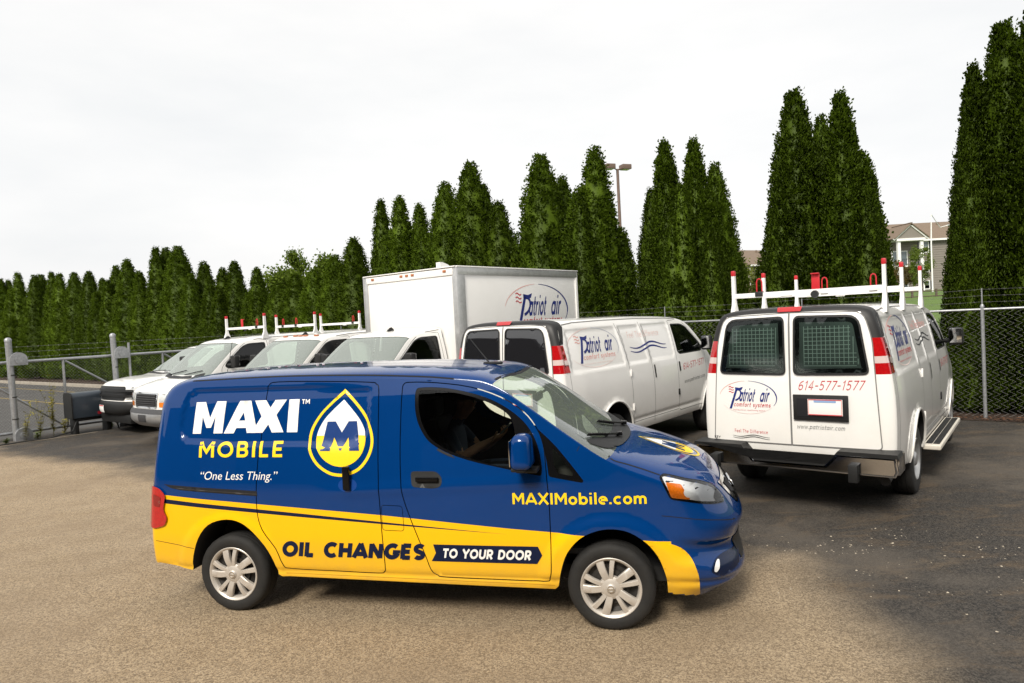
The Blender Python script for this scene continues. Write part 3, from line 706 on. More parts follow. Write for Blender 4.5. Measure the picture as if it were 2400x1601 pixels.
def blue_van_details():
    for x, zc, rot in ((0, .296, 1.9), (2.925, .296, 1.95)):
        for sg in (-1, 1):
            o = tyre('wheel', .3015, .185, NV, (x, sg * .745, zc), sg, .205, squash=.006)
            nv_hubcap(o, sg, rot if sg < 0 else -rot)
    u = MB(); u.box((1.45, 0, .32), (3.9, 1.20, .10)); u.box((1.48, 0, .37), (2.05, 1.50, .14)); u.tube([(0, -.7, .30), (0, .7, .30)], .035); u.tube([(2.925, -.7, .30), (2.925, .7, .30)], .035)
    u.tube([(-.7, .45, .30), (-.3, .45, .29), (.6, .3, .28)], .03); u.box((-.55, 0, .42), (.5, 1.2, .10))
    u.build('underbody', M_UNDER, NV)
    bv = NVV; D = lambda n, ax, lp, m, **k: decal(n, bv, ax, lp if isinstance(lp[0][0], (list, tuple)) else [lp], m, k.pop('parent', NV), **k)
    for s_, ax in ((-1, 'R'), (1, 'L')):
        # head lamp: housing, reflector, amber corner, clear lens
        hl = round_poly([(3.283, 1.052), (3.305, 1.062), (3.372, 1.044), (3.542, .989), (3.622, .949), (3.672, .893), (3.705, .828), (3.63, .846), (3.448, .893), (3.348, .912), (3.316, .985)], .02, 3)
        h = D('headlight', ax, offset_poly(hl, .006), M_BLACKG, off=.003, step=.03)
        D('reflector', ax, offset_poly(hl, -.010), M_REFL, parent=h, off=.005, step=.03)
        D('indicator', ax, round_poly([(3.318, 1.018), (3.415, .998), (3.475, .898), (3.352, .918)], .012), M_AMBER, parent=h, off=.0075, step=.03)
        D('bezel', ax, [round_poly([(3.645, .925), (3.668, .893), (3.695, .838), (3.64, .852), (3.625, .88)], .01)], M_BLACKG, parent=h, off=.0075, step=.03)
        D('lamp_bowl', ax, smooth_loop([(3.47 + .038 * math.cos(a), .945 + .034 * math.sin(a)) for a in np.linspace(0, 2 * math.pi, 12, endpoint=False)], 2), M_REFL, parent=h, off=.008, step=.02)
        D('lens', ax, offset_poly(hl, -.002), M_LENS, parent=h, off=.012, step=.03)
        yf = [(3.17, .632)] + smooth_loop([(3.25, .628), (3.31, .614), (3.40, .575), (3.467, .495), (3.505, .395), (3.512, .30), (3.512, .20)], 3, False) + [(3.30, .20), (3.304, .262), (3.30, .36), (3.281, .44), (3.245, .53)]
        D('yellow_arch_film', ax, yf, M_YELLOW, off=.004, step=.014)
        ribbon('bumper_seam', bv, ax, smooth_loop([(3.285, .795), (3.408, .782), (3.55, .757), (3.65, .735), (3.74, .705), (3.78, .69)], 4, False), .005, M_SEAM, NV, closed=False)
        ribbon('bonnet_seam', bv, ax, smooth_loop([(2.945, 1.192), (2.985, 1.165), (3.061, 1.141), (3.181, 1.100), (3.283, 1.062)], 4, False), .006, M_SEAM, NV, closed=False)
        ribbon('wing_seam', bv, ax, [(2.735, 1.235), (2.77, 1.30)], .004, M_SEAM, NV, closed=False)
        fr = D('fog_recess_shade', ax, round_poly([(3.585, .395), (3.615, .46), (3.68, .475), (3.80, .46), (3.80, .36), (3.66, .345)], .03), M_NAVY, off=.004, step=.014)  # shade of the hollow painted as a flat dark patch
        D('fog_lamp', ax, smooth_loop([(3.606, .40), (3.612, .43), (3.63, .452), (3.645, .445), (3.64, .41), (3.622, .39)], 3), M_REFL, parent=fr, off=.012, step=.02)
        # tail lamp
        tl = round_poly([(-.73, .978), (-.65, .985), (-.595, .965), (-.545, .915), (-.575, .80), (-.54, .735), (-.57, .675), (-.67, .648), (-.73, .655)], .025)
        t_ = D('tail_light', ax, tl, M_RED, off=.014, step=.03)
        D('tail_light_divider', ax, round_poly([(-.66, .925), (-.59, .90), (-.605, .82), (-.66, .83)], .012), pm('red_dark', (.22, .004, .006), .15, coat=1), parent=t_, off=.0165, step=.03)
        # slide rail
        D('slide_rail', ax, round_poly([(-.57, 1.002), (-.50, .996), (.276, .957), (.278, .918), (-.40, .957), (-.50, .972)], .008), M_SEAM, off=.0015, step=.04)
        D('slide_rail_lip', ax, round_poly([(-.46, .976), (.276, .938), (.277, .928), (-.42, .966)], .003), M_STEEL, off=.004, step=.05)
        ribbon('bumper_joint', bv, ax, [(-.68, .545), (-.31, .50)], .004, M_SEAM, NV, closed=False)
        ribbon('roof_seam', bv, ax, smooth_loop([(-.36, 1.80), (.4, 1.812), (1.1, 1.80), (1.6, 1.775), (1.85, 1.752)], 5, False), .010, M_SEAM, NV, closed=False)
        # door handles
        hp = D('handle_dish', ax, round_poly([(1.525, 1.105), (1.72, 1.105), (1.765, 1.06), (1.76, 1.00), (1.70, .985), (1.535, .995)], .03), M_BLACK, off=.002, step=.03)
        q = NVB.side_map(np.array([(1.645, 1.035)]), s_)[0][0]
        m = MB(); m.box((1.655, q[1] + s_ * .016, 1.052), (.17, .022, .035), bev=.009, seg=3); m.build('door_handle', M_BLACKG, hp)
        q = NVB.side_map(np.array([(1.02, 1.03)]), s_)[0][0]
        dsh = D('handle_dish', ax, smooth_loop([(1.03 + .075 * math.cos(a), 1.005 + .05 * math.sin(a)) for a in np.linspace(0, 2 * math.pi, 14, endpoint=False)], 2), pm('blue_dish', (.004, .045, .22), .3, coat=1), off=.0012, step=.03)
        m = MB(); m.box((1.032, q[1] + s_ * .022, 1.06), (.056, .03, .175), bev=.012, seg=3); m.build('door_handle', M_BLACKG, dsh)
        m = MB(); m.lathe([(0, .004), (.010, .003), (.011, 0)], 16, 'y', (1.032, q[1] + s_ * .037, 0.995)); m.build('lock_cylinder', M_CHROME, dsh)
        # window lower trim
        ribbon('window_trim', bv, ax, smooth_loop([(1.585, 1.42), (1.655, 1.318), (1.78, 1.235), (1.97, 1.172), (2.22, 1.115), (2.48, 1.068)], 6, False), .016, M_BLACK, NV, closed=False, off=.004)
        ribbon('sill_seam', bv, ax, [(.47, .325), (2.54, .305)], .004, pm('yellow_shadow_line', (.45, .22, .004), .6), NV, closed=False)
        # door mirror
        mr = MB(); mr.box((2.385, s_ * .975, 1.27), (.15, .215, .235), bev=.062, seg=5, taper=(.84, .80))
        mo = mr.build('door_mirror', M_BLUE, NV, sharp=80)
        a = MB(); a.box((2.40, s_ * .865, 1.125), (.15, .16, .03), bev=.012); a.box((2.365, s_ * .965, 1.155), (.10, .17, .03), bev=.012); a.build('mirror_arm', M_BLACK, mo)
        g_ = MB(); g_.box((2.312, s_ * .975, 1.262), (.006, .15, .17), bev=.002); g_.build('mirror_glass', M_CHROME, mo)
    # front: grille, emblem
    gr = D('grille', 'F', round_poly([(-.46, .935), (.46, .935), (.40, .85), (.28, .745), (-.28, .745), (-.40, .85)], .02), M_CHROME, off=.006, step=.04)
    for s_ in (-1, 1):
        D('grille_opening', 'F', round_poly([(s_ * .13, .90), (s_ * .36, .905), (s_ * .30, .83), (s_ * .15, .80)], .015), M_SEAM, parent=gr, off=.010, step=.04)
    D('lower_intake', 'F', round_poly([(-.42, .54), (.42, .54), (.36, .36), (-.36, .36)], .03), M_BLACK, off=.004, step=.05)
    e = MB(); e.lathe([(.056, .0), (.060, .010), (.047, .012), (.045, .0)], 36, 'x', (0, 0, 0)); e.box((.008, 0, 0), (.010, .135, .020), bev=.003); e.build('emblem', M_CHROME, NV, loc=(3.785, 0, .845), rot=(0, R(-26), 0))
    # bonnet print
    lb = lambda pts: [(3.345 + a * .235, -b * .19 + .01) for a, b in pts]
    def dropo(k=1.0, ox=0.0): return [(-1.0 * k + ox, 0)] + smooth_loop([(-.55 * k + ox, .42 * k), (0 + ox, .82 * k), (.45 * k + ox, .95 * k), (.80 * k + ox, .72 * k), (.96 * k + ox, .25 * k), (.96 * k + ox, -.25 * k), (.80 * k + ox, -.72 * k), (.45 * k + ox, -.95 * k), (0 + ox, -.82 * k), (-.55 * k + ox, -.42 * k)], 3, False)
    D('bonnet_logo_ring', 'T', lb(dropo(1.0)), M_VYELLOW, holes=[lb(dropo(.93))], off=.003, step=.04)
    D('bonnet_logo', 'T', lb(dropo(.80)), M_VWHITE, off=.003, step=.04)
    D('bonnet_logo_base', 'T', [p for p in lb([(.22, -.72), (.45, -.74), (.66, -.55), (.76, -.2), (.76, .2), (.66, .55), (.45, .74), (.22, .72)])], M_VYELLOW, off=.0042, step=.04)
    mm = [(-.22, -.38), (-.22, -.16), (0, 0), (-.22, .16), (-.22, .38), (.50, .52), (.50, .26), (.18, .18), (.46, .03), (.46, -.03), (.18, -.18), (.50, -.26), (.50, -.52)]
    D('bonnet_letter', 'T', lb(mm), M_BLUE, off=.0055, step=.04)
    stroke_text('bonnet_lettering', bv, 'F', 'MAXIMobile.com', -.30, .985, .30, .028, M_NAVY, NV, t=.18, each=False)
    ribbon('roof_rib', bv, 'T', [(-.35, -.38), (1.85, -.36)], .02, pm('blue_rib', (.003, .04, .2), .3, coat=1), NV, closed=False, off=.0025)
    ribbon('roof_rib', bv, 'T', [(-.35, -.12), (1.85, -.11)], .02, MATS['blue_rib'], NV, closed=False, off=.0025)
    ribbon('roof_rib', bv, 'T', [(-.35, .20), (1.85, .19)], .02, MATS['blue_rib'], NV, closed=False, off=.0025)
    D('windscreen_seal', 'T', [(2.155, -.66), (2.185, -.3), (2.195, 0), (2.185, .3), (2.155, .66), (2.135, .66), (2.165, .3), (2.175, 0), (2.165, -.3), (2.135, -.66)], M_SEAM, off=.002, step=.05)
    cw = smooth_loop([(2.825, -.745), (2.93, -.64), (3.01, -.42), (3.045, -.12), (3.045, .12), (3.01, .42), (2.93, .64), (2.825, .745)], 5, False) + smooth_loop([(2.795, .72), (2.87, .45), (2.905, .1), (2.905, -.1), (2.87, -.45), (2.795, -.72)], 4, False)
    co = D('cowl', 'T', cw, M_BLACK, off=.006, step=.04)
    for (x0, y0, x1, y1) in ((2.965, -.12, 2.79, -.66), (2.965, .42, 2.80, -.08)):
        P, N = project(bv, 'T', np.array([(x0 + (x1 - x0) * t, y0 + (y1 - y0) * t) for t in np.linspace(0, 1, 9)]), .028)
        w = MB(); w.tube([tuple(p) for p in P], .008, 6); w.tube([tuple(p + np.array([-.012, 0, -.008])) for p in P[3:]], .007, 6); w.box(tuple(P[0]), (.05, .05, .03), bev=.01); w.build('wiper', M_BLACKG, NV)
    a = MB(); P, _ = project(bv, 'T', np.array([(1.95, 0.0)]), 0); z0 = float(P[0][2])
    a.box((1.96, 0, z0 + .008), (.16, .045, .025), bev=.011, seg=3); a.tube([(1.93, 0, z0 + .01), (1.86, 0, z0 + .10), (1.775, 0, z0 + .215)], [.007, .0055, .004], 8); a.build('roof_antenna', M_BLACK, NV)
    # ---- writing on the side that faces the camera
    cx = lambda a: .700 + (a - 928) * .00141
    cz = lambda b_: 1.705 - (b_ - 228) * .001283
    big = lambda pts: [(-.317 + (a - 256) * (.920 / 602.), 1.390 + (487 - (b_ + (a - 256) * .020) - 0) * (.243 / 179.)) for a, b_ in pts]
    M_ = [(256, 487), (268, 308), (325, 306), (356, 396), (392, 302), (446, 302), (433, 483), (381, 484), (388, 388), (364, 452), (337, 453), (312, 390), (306, 486)]
    A_ = [(441, 484), (526, 301), (590, 300), (634, 478), (574, 480), (568, 452), (513, 453), (498, 483)]
    A_h = [(551, 366), (526, 412), (562, 411)]
    X_ = [(612, 300), (676, 298), (702, 340), (728, 297), (792, 295), (738, 380), (781, 475), (716, 477), (694, 432), (664, 478), (600, 480), (654, 388)]
    I_ = [(806, 295), (863, 293), (858, 474), (800, 475)]
    for nm, lp, hs in (('letter', M_, []), ('letter', A_, [A_h]), ('letter', X_, []), ('letter', I_, [])):
        D(nm, 'R', big(lp), M_VWHITE, holes=[big(h) for h in hs], off=.0025, step=.05)
    stroke_text('letter', bv, 'R', 'TM', .632, 1.600, .698, .034, M_VWHITE, NV, t=.2, each=False)
    stroke_text('letter', bv, 'R', 'MOBILE', -.236, 1.211, .496, .116, M_VYELLOW, NV, t=.19, space=.24)
    put_text('lettering', bv, 'R', '\u201cOne Less Thing.\u201d', -.215, 1.042, .455, .062, M_VWHITE, NV, bold=-.002, shear=.22, off=.0025)
    stroke_text('letter', bv, 'R', 'OIL CHANGES', .458, .462, 1.612, .110, M_NAVY, NV, t=.31, shear=.2, space=.20, slope=.004)
    bar = [(1.672, .580), (2.436, .580), (2.464, .517), (2.424, .455), (1.651, .455), (1.688, .517)]
    D('lettering_panel', 'R', bar, M_NAVY, off=.0022, step=.05)
    stroke_text('letter', bv, 'R', 'TO YOUR DOOR', 1.735, .483, 2.392, .068, M_VWHITE, NV, t=.25, shear=.2, off=.0042, space=.17)
    stroke_text('letter', bv, 'R', 'MAXIMobile.com', 2.274, .877, 3.190, .078, M_VYELLOW, NV, t=.19, space=.15)
    ap = [(.988, 1.705)]
    ring = ap + smooth_loop([(1.065, 1.630), (1.150, 1.535), (1.212, 1.43), (1.236, 1.315), (1.205, 1.205), (1.13, 1.115), (1.03, 1.072), (.965, 1.066), (.88, 1.082), (.785, 1.14), (.722, 1.225), (.702, 1.32), (.722, 1.42), (.795, 1.53), (.895, 1.625)], 4, False)
    ring2 = [(.988, 1.672)] + smooth_loop([(1.053, 1.612), (1.133, 1.522), (1.192, 1.422), (1.214, 1.315), (1.185, 1.215), (1.118, 1.134), (1.027, 1.093), (.965, 1.088), (.888, 1.102), (.80, 1.155), (.743, 1.233), (.724, 1.32), (.743, 1.414), (.811, 1.519), (.905, 1.607)], 4, False)
    D('logo_ring', 'R', ring, M_VYELLOW, holes=[ring2], off=.0025, step=.04)
    inn = [(.983, 1.624)] + smooth_loop([(1.04, 1.565), (1.11, 1.485), (1.155, 1.405), (1.172, 1.325), (1.145, 1.235), (1.09, 1.175), (1.02, 1.143), (.965, 1.138), (.90, 1.152), (.83, 1.195), (.782, 1.26), (.764, 1.325), (.782, 1.405), (.835, 1.49), (.918, 1.57)], 4, False)
    zl = 1.362
    def clip(poly, up):
        out = []
        for i in range(len(poly)):
            a, c = poly[i], poly[(i + 1) % len(poly)]; ia = (a[1] >= zl) == up; ic = (c[1] >= zl) == up
            if ia: out.append(a)
            if ia != ic: t = (zl - a[1]) / (c[1] - a[1]); out.append((a[0] + t * (c[0] - a[0]), zl))
        return out
    mpts = [(1037, 415), (1085, 415), (1122, 478), (1160, 415), (1207, 415), (1228, 580), (1172, 580), (1160, 505), (1124, 578), (1114, 578), (1078, 505), (1060, 580), (1003, 580)]
    D('logo_top', 'R', clip(inn, True), M_VWHITE, off=.0025, step=.04)
    D('logo_base', 'R', clip(inn, False), M_VYELLOW, off=.0025, step=.04)
    D('logo_letter', 'R', [(cx(a), cz(b_)) for a, b_ in mpts], pm('logo_blue', (.003, .035, .17), .35, coat=.6), off=.0045, step=.04)

def blue_van_cabin():
    m = MB(); m.box((2.62, 0, .99), (.62, 1.40, .22), bev=.07, seg=4); m.box((2.40, .38, 1.06), (.22, .34, .12), bev=.05, seg=3); m.build('dashboard', M_TRIM, NV)
    for s_ in (-1, 1):
        y = s_ * .39
        s0 = MB(); s0.box((1.62, y, .70), (.52, .48, .16), bev=.06, seg=3)
        so = s0.build('seat', M_FABRIC, NV)
        b_ = MB(); b_.box((1.37, y, 1.03), (.15, .46, .58), rot=Matrix.Rotation(R(-12), 3, 'Y'), bev=.06, seg=3); b_.build('backrest', M_FABRIC, so)
        h = MB(); h.box((1.29, y, 1.41), (.11, .25, .17), bev=.045, seg=3); h.tube([(1.31, y - .06, 1.27), (1.30, y - .06, 1.40)], .008); h.tube([(1.31, y + .06, 1.27), (1.30, y + .06, 1.40)], .008); h.build('headrest', M_FABRIC, so)
    w = MB(); c = Vector((2.20, .38, 1.03)); Rm = Matrix.Rotation(R(-62), 3, 'Y')
    w.tube([c + Rm @ Vector((.185 * math.cos(a), .185 * math.sin(a), 0)) for a in np.linspace(0, 2 * math.pi, 36, endpoint=False)], .014, 8, closed=True)
    for a in (0, R(120), R(240)): w.tube([c, c + Rm @ Vector((.18 * math.cos(a), .18 * math.sin(a), 0))], .014, 6)
    w.box(c, (.05, .13, .11), rot=Rm, bev=.02); w.tube([c, c + Vector((.3, 0, -.16))], .03); w.build('steering_wheel', M_TRIM, NV)
    bk = MB(); bk.box((1.20, 0, 1.05), (.03, 1.44, 1.35), taper=(1, .86)); bk.build('bulkhead', M_TRIMG, NV)
    fl = MB(); fl.box((1.9, 0, .52), (1.7, 1.5, .04)); fl.build('cabin_floor', M_TRIM, NV)
    rv = MB(); rv.box((2.33, 0, 1.53), (.03, .24, .065), bev=.014); rv.tube([(2.34, 0, 1.55), (2.40, 0, 1.58)], .01); rv.build('rear_view_mirror', M_BLACK, NV)
    # headliner under the roof skin
    ts = np.linspace(14.2, 19.5, 40); vs = np.linspace(-.93, .93, 30)
    rec = NVB.parts; NVB.parts = []; NVB.belt(ts, vs, lambda t, v: 'headliner', {'headliner': M_TRIM}, NV, off=-.04); NVB.parts = rec
blue_van_details(); blue_van_cabin()
# ================================================================== full-size white vans
M_WTRIM = pm('dark_corner_trim', (.014, .013, .0125), .5, var=(5, .3), rvar=(6, .1))
M_WSEAM = pm('grey_seam', (.16, .155, .15), .8)
M_BUMPG = pm('grey_bumper', (.045, .045, .048), .55, var=(6, .2))
M_SILVER = pm('silver_bumper', (.42, .42, .42), .32, metal=.6, var=(5, .15))
M_MESH = pm('guard_wire', (.34, .40, .37), .5, metal=.3)
M_CARGO = pm('cargo_lining', (.34, .38, .36), .8)
_vwz = spl([.38, .46, .60, .80, 1.0, 1.2, 1.42, 1.60, 1.80, 1.95, 2.05, 2.16], [.915, .95, .972, .985, .988, .982, .958, .925, .880, .838, .800, .74])
VREC = [round_poly([(-1.02, 1.435), (.36, 1.435), (.29, 1.99), (-.98, 1.99)], .06), round_poly([(.46, 1.435), (1.07, 1.435), (1.00, 1.99), (.38, 1.99)], .05), round_poly([(1.18, 1.435), (1.98, 1.435), (1.98, 1.99), (1.10, 1.99)], .05)]
def white_W(x, z):
    x = np.asarray(x, float); z = np.asarray(z, float); sh = x.shape; x, z = x.ravel(), z.ravel()
    w = _vwz(z) - .022 * sst(-.7, -1.2, x) - .05 * sst(2.9, 4.1, x)
    for cx in (-.03, 3.43):
        r = np.hypot(x - cx, (z - .43)); w = w + .020 * (1 - sst(.50, .565, r)) * sst(.35, .5, z)
    w = w - .012 * np.exp(-((z - .60) / .03) ** 2) * sst(.4, .6, x) * sst(3.0, 2.8, x)
    m = (z > 1.40) & (z < 2.02) & (x < 2.05)
    if m.any():
        Q = np.stack([x[m], z[m]], 1); d = np.full(len(Q), -1.0)
        for rc in VREC:
            A = np.array(rc); B = np.roll(A, -1, 0); dd = seg_dist(Q, A, B); d = np.maximum(d, np.where(pip(rc, Q), dd, -dd))
        w[m] -= .010 * sst(-.004, .016, d)
    return w.reshape(sh)
VST = [(4.30, .38, 4.00, .42, 3), (4.43, .50, 4.02, .52, 3), (4.43, .66, 4.03, .66, 3), (4.36, .74, 4.03, .76, 3), (4.34, .95, 4.02, .95, 3.2), (4.29, 1.10, 3.99, 1.06, 3.2), (4.17, 1.18, 3.92, 1.12, 3.2), (3.95, 1.235, 3.81, 1.175, 3.4),
       (3.72, 1.285, 3.65, 1.23, 3.8), (3.58, 1.32, 3.50, 1.28, 4.2), (3.26, 1.60, 3.19, 1.55, 4.2), (2.96, 1.86, 2.89, 1.80, 4.2), (2.78, 1.99, 2.70, 1.925, 4.2), (2.55, 2.065, 2.45, 1.99, 4), (2.0, 2.11, 2.0, 2.03, 4), (1.0, 2.135, 1.0, 2.05, 4),
       (0, 2.14, 0, 2.055, 4), (-.7, 2.145, -.75, 2.05, 4), (-1.08, 2.138, -1.05, 2.025, 4), (-1.215, 2.085, -1.115, 1.96, 3.8), (-1.255, 1.80, -1.14, 1.80, 3.4), (-1.275, 1.44, -1.155, 1.44, 3.4), (-1.285, 1.0, -1.165, 1.0, 3.4), (-1.285, .68, -1.17, .68, 3.4), (-1.27, .58, -1.17, .58, 3.4)]
V_WIN = round_poly([(2.095, 1.965), (2.50, 1.958), (2.655, 1.905), (3.07, 1.585), (3.115, 1.51), (3.06, 1.455), (2.20, 1.452), (2.115, 1.49)], [.05, .08, .06, .06, .03, .05, .04, .04])
V_DOOR = round_poly([(2.045, 2.02), (2.50, 2.012), (2.70, 1.895), (3.05, 1.615), (3.19, 1.49), (3.21, 1.30), (3.20, .95), (3.16, .54), (2.10, .54), (2.045, .60)], [.03, .12, .1, .1, .08, .05, .05, .04, .05, .05])
def white_wheel(parent, x, sg, steer=0.0):
    o = tyre('wheel', .387, .235, parent, (x, sg * .848, .383), sg, .225, squash=.010)
    m = MB(); m.lathe([(.232, .098), (.236, .110), (.226, .116), (.216, .102), (.205, .070), (.16, .055), (.125, .075), (.10, .088), (.085, .080), (.078, .098), (.060, .112), (0, .114)], 48, 'y')
    m.V = [(a, b * sg, c) for a, b, c in m.V]; m.build('rim', M_SILVER, o)
    for k in range(8):
        a = k * math.pi / 4
        h = MB(); h.lathe([(.0, .078), (.022, .078), (.024, .070)], 12, 'y'); h.V = [(q[0] + .165 * math.cos(a), q[1] * sg - sg * .012, q[2] + .165 * math.sin(a)) for q in h.V]; h.build('wheel_slot', M_SEAM, o)
    if steer: o.rotation_euler = (0, 0, steer)
    return o
def build_white_shell(cutaway=False):
    """returns root, body; front end, doors, glass and wheels"""
    root = empty('white_van'); b = Body(VST, white_W); b.parts = []
    NS = len(VST) - 1; tcut = 14.05 if cutaway else NS
    ts = np.unique(np.concatenate([np.linspace(0, NS, NS * 4 + 1), [9.15, 20.54, 20.72, tcut]])); ts = ts[ts <= tcut + 1e-9]; vs = np.unique(np.concatenate([np.linspace(-1, 1, 49), [-.93, .93, -.955, .955, -.56, .56]]))
    def region(t, v):
        a = abs(v)
        if t < 2.6: return 'front_bumper'
        if t < 5.1: return 'front_panel'
        if t < 9.15: return 'bonnet' if a < .955 else ('front_wing#l' if v > 0 else 'front_wing#r')
        if t < 12: return None if a < .93 else ('windscreen_pillar#l' if v > 0 else 'windscreen_pillar#r')
        if t < 17.75: return 'roof'
        if t < 19 or (t < 20 and a > .56): return 'rear_trim'
        if t < 21 and a > .56: return ('reversing_lens' if 20.54 < t < 20.72 else 'tail_light') + ('#l' if v > 0 else '#r') + ('u' if t < 20.6 else 'd')
        return 'rear_body'
    mats = {'front_bumper': M_SILVER, 'front_panel': M_WHITE, 'bonnet': M_WHITE, 'front_wing': M_WHITE, 'windscreen_pillar': M_WHITE, 'roof': M_WHITE, 'rear_trim': M_WTRIM, 'rear_body': M_WHITE, 'tail_light': M_RED, 'reversing_lens': M_REDC}
    b.belt(ts, vs, region, mats, root)
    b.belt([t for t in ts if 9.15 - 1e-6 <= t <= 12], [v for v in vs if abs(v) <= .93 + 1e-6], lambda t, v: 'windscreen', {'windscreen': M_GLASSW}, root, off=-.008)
    Cp = [tuple(c) for c in b.C(ts)]
    arch = lambda cx, r, zb, n=16: [(cx - r * math.cos(t) * 1.0, zb + (r * 1.02) * math.sin(t)) for t in np.linspace(-.10, math.pi + .10, n)]
    aR = arch(-.03, .47, .47); aF = arch(3.43, .47, .45)
    aR = [p if p[1] > .44 else (p[0], .44) for p in aR]; aF = [p if p[1] > .43 else (p[0], .43) for p in aF]
    if cutaway: outer = Cp + [(1.95, .62)] + [(1.96, .44)] + [(2.9, .44)] + aF
    else: outer = Cp + [(-1.15, .50)] + aR + [(.50, .44), (2.92, .44)] + aF
    ins = .004
    lo = [outer, offset_poly(V_DOOR, ins), offset_poly(V_DOOR, -ins), V_WIN]
    V, T = fill(lo + ([] if cutaway else [VREC[0], VREC[1], VREC[2]]), .045); c = V[T].mean(1); inside = pip(outer, c); do, di, wi = pip(lo[1], c), pip(lo[2], c), pip(V_WIN, c)
    shell = list(b.parts)
    for sg in (-1, 1):
        q0, t0 = sub_tris(V, T, inside & ~wi); shell.append((b.side_map(q0, sg)[0], t0))
    for sg in (-1, 1):
        b.parts = []
        b.side_part('side_panel', V, T, inside & ~do, sg, M_WHITE, root)
        d = b.side_part('front_door', V, T, inside & di & ~wi, sg, M_WHITE, root)
        b.side_part('inner_lining', V, T, inside & ~pip(offset_poly(V_WIN, .02), c) & (c[:, 1] > .5) & (c[:, 0] < 3.3), sg, M_TRIMG, root, off=-.03)
        wg = offset_poly(V_WIN, -.02); q, t = fill([V_WIN, wg], .06); cc = q[t].mean(1)
        b.side_part('window_frame', q, t, pip(V_WIN, cc) & ~pip(wg, cc), sg, M_BLACK, d, off=-.004)
        b.side_part('window_pane', q, t, pip(wg, cc), sg, M_GLASS, d, off=-.010)
        for ar in ([aF] if cutaway else [aR, aF]):
            ww = MB(); wheel_well(ww, ar, white_W, sg, depth=.36); ww.build('wheel_arch_liner', M_UNDER, root)
            lip = MB(); n = len(ar); L = []
            for p in ar:
                w = float(white_W(np.array([p[0]]), np.array([p[1]]))[0]); L.append((p[0], sg * (w + .001), p[1]))
            lip.tube(L, .014, 6); lip.build('arch_lip', M_WHITE, root)
        # mirror
        m = MB(); m.box((2.98, sg * 1.10, 1.60), (.12, .18, .25), bev=.04, seg=3); mo = m.build('door_mirror', M_BLACK, root)
        a = MB(); a.tube([(3.05, sg * .94, 1.53), (3.0, sg * 1.06, 1.54)], .03, 8); a.build('mirror_arm', M_BLACK, mo)
        g = MB(); g.box((2.915, sg * 1.10, 1.61), (.006, .145, .205), bev=.002); g.build('mirror_glass', M_CHROME, mo)
        ax = 'R' if sg < 0 else 'L'
    b.parts = shell; bv = b.bvh()
    for sg, ax in ((-1, 'R'), (1, 'L')):
        h = decal('handle_dish', bv, ax, [round_poly([(2.09, 1.34), (2.14, 1.34), (2.15, 1.18), (2.10, 1.18)], .02)], M_BLACK, root, off=.006)
        ribbon('roof_gutter', bv, ax, [(2.35, 2.035), (2.0, 2.062), (1.0, 2.085), (0, 2.09), (-.75, 2.082), (-1.0, 2.06)][:2 if cutaway else 6], .012, M_WSEAM, root, closed=False, off=.003)
    for x in ((3.43,) if cutaway else (0, 3.43)):
        for sg in (-1, 1): white_wheel(root, x, sg)
    # ---- front end
    gl = decal('grille', bv, 'F', [round_poly([(-.50, 1.075), (.50, 1.075), (.46, .755), (-.46, .755)], .05)], M_CHROME, root, off=.010, step=.06)
    decal('grille_opening', bv, 'F', [round_poly([(-.445, 1.04), (.445, 1.04), (.415, .79), (-.415, .79)], .04)], M_SEAM, gl, off=.014, step=.06)
    for k in range(6):
        z = .81 + k * .042
        decal('grille_bar', bv, 'F', [[(-.43, z + .011), (.43, z + .011), (.43, z - .006), (-.43, z - .006)]], M_BUMPG, gl, off=.024, step=.06)
    for s_ in (-1, 1):
        hl = round_poly([(s_ * .53, 1.065), (s_ * .86, 1.05), (s_ * .87, .90), (s_ * .55, .90)], .03)
        h = decal('headlight', bv, 'F', [hl], M_REFL, root, off=.008, step=.05); decal('lens', bv, 'F', [offset_poly(hl, -.004)], M_LENS, h, off=.018, step=.05)
        decal('indicator', bv, 'F', [round_poly([(s_ * .55, .885), (s_ * .87, .885), (s_ * .87, .79), (s_ * .55, .79)], .02)], M_AMBER, root, off=.008, step=.05)
    decal('bumper_pad', bv, 'F', [round_poly([(-.93, .74), (.93, .74), (.93, .655), (-.93, .655)], .03)], M_BUMPG, root, off=.012, step=.06)
    decal('plate_bracket', bv, 'F', [round_poly([(-.16, .63), (.16, .63), (.16, .49), (-.16, .49)], .01)], M_BUMPG, root, off=.012, step=.06)
    # wiper, cowl, seals
    decal('cowl', bv, 'T', [[(3.56, -.80), (3.64, -.4), (3.66, 0), (3.64, .4), (3.56, .80), (3.46, .78), (3.55, .4), (3.57, 0), (3.55, -.4), (3.46, -.78)]], M_BLACK, root, off=.010, step=.06)
    for y0, y1 in ((-.62, -.05), (.05, .62)):
        P, _ = project(bv, 'T', np.array([(3.53 - .10 * t, y0 + (y1 - y0) * t) for t in np.linspace(0, 1, 7)]), .018); w = MB(); w.tube([tuple(p) for p in P], .009, 5); w.build('wiper', M_BLACKG, root)
    # cabin
    d = MB(); d.box((3.25, 0, 1.22), (.55, 1.70, .22), bev=.06); d.build('dashboard', M_TRIM, root)
    for s_ in (-1, 1):
        s0 = MB(); s0.box((2.35, s_ * .48, 1.0), (.52, .54, .18), bev=.06); so = s0.build('seat', M_FABRIC, root)
        s1 = MB(); s1.box((2.08, s_ * .48, 1.38), (.16, .52, .68), rot=Matrix.Rotation(R(-10), 3, 'Y'), bev=.06); s1.box((2.0, s_ * .48, 1.79), (.11, .28, .17), bev=.04); s1.build('backrest', M_FABRIC, so)
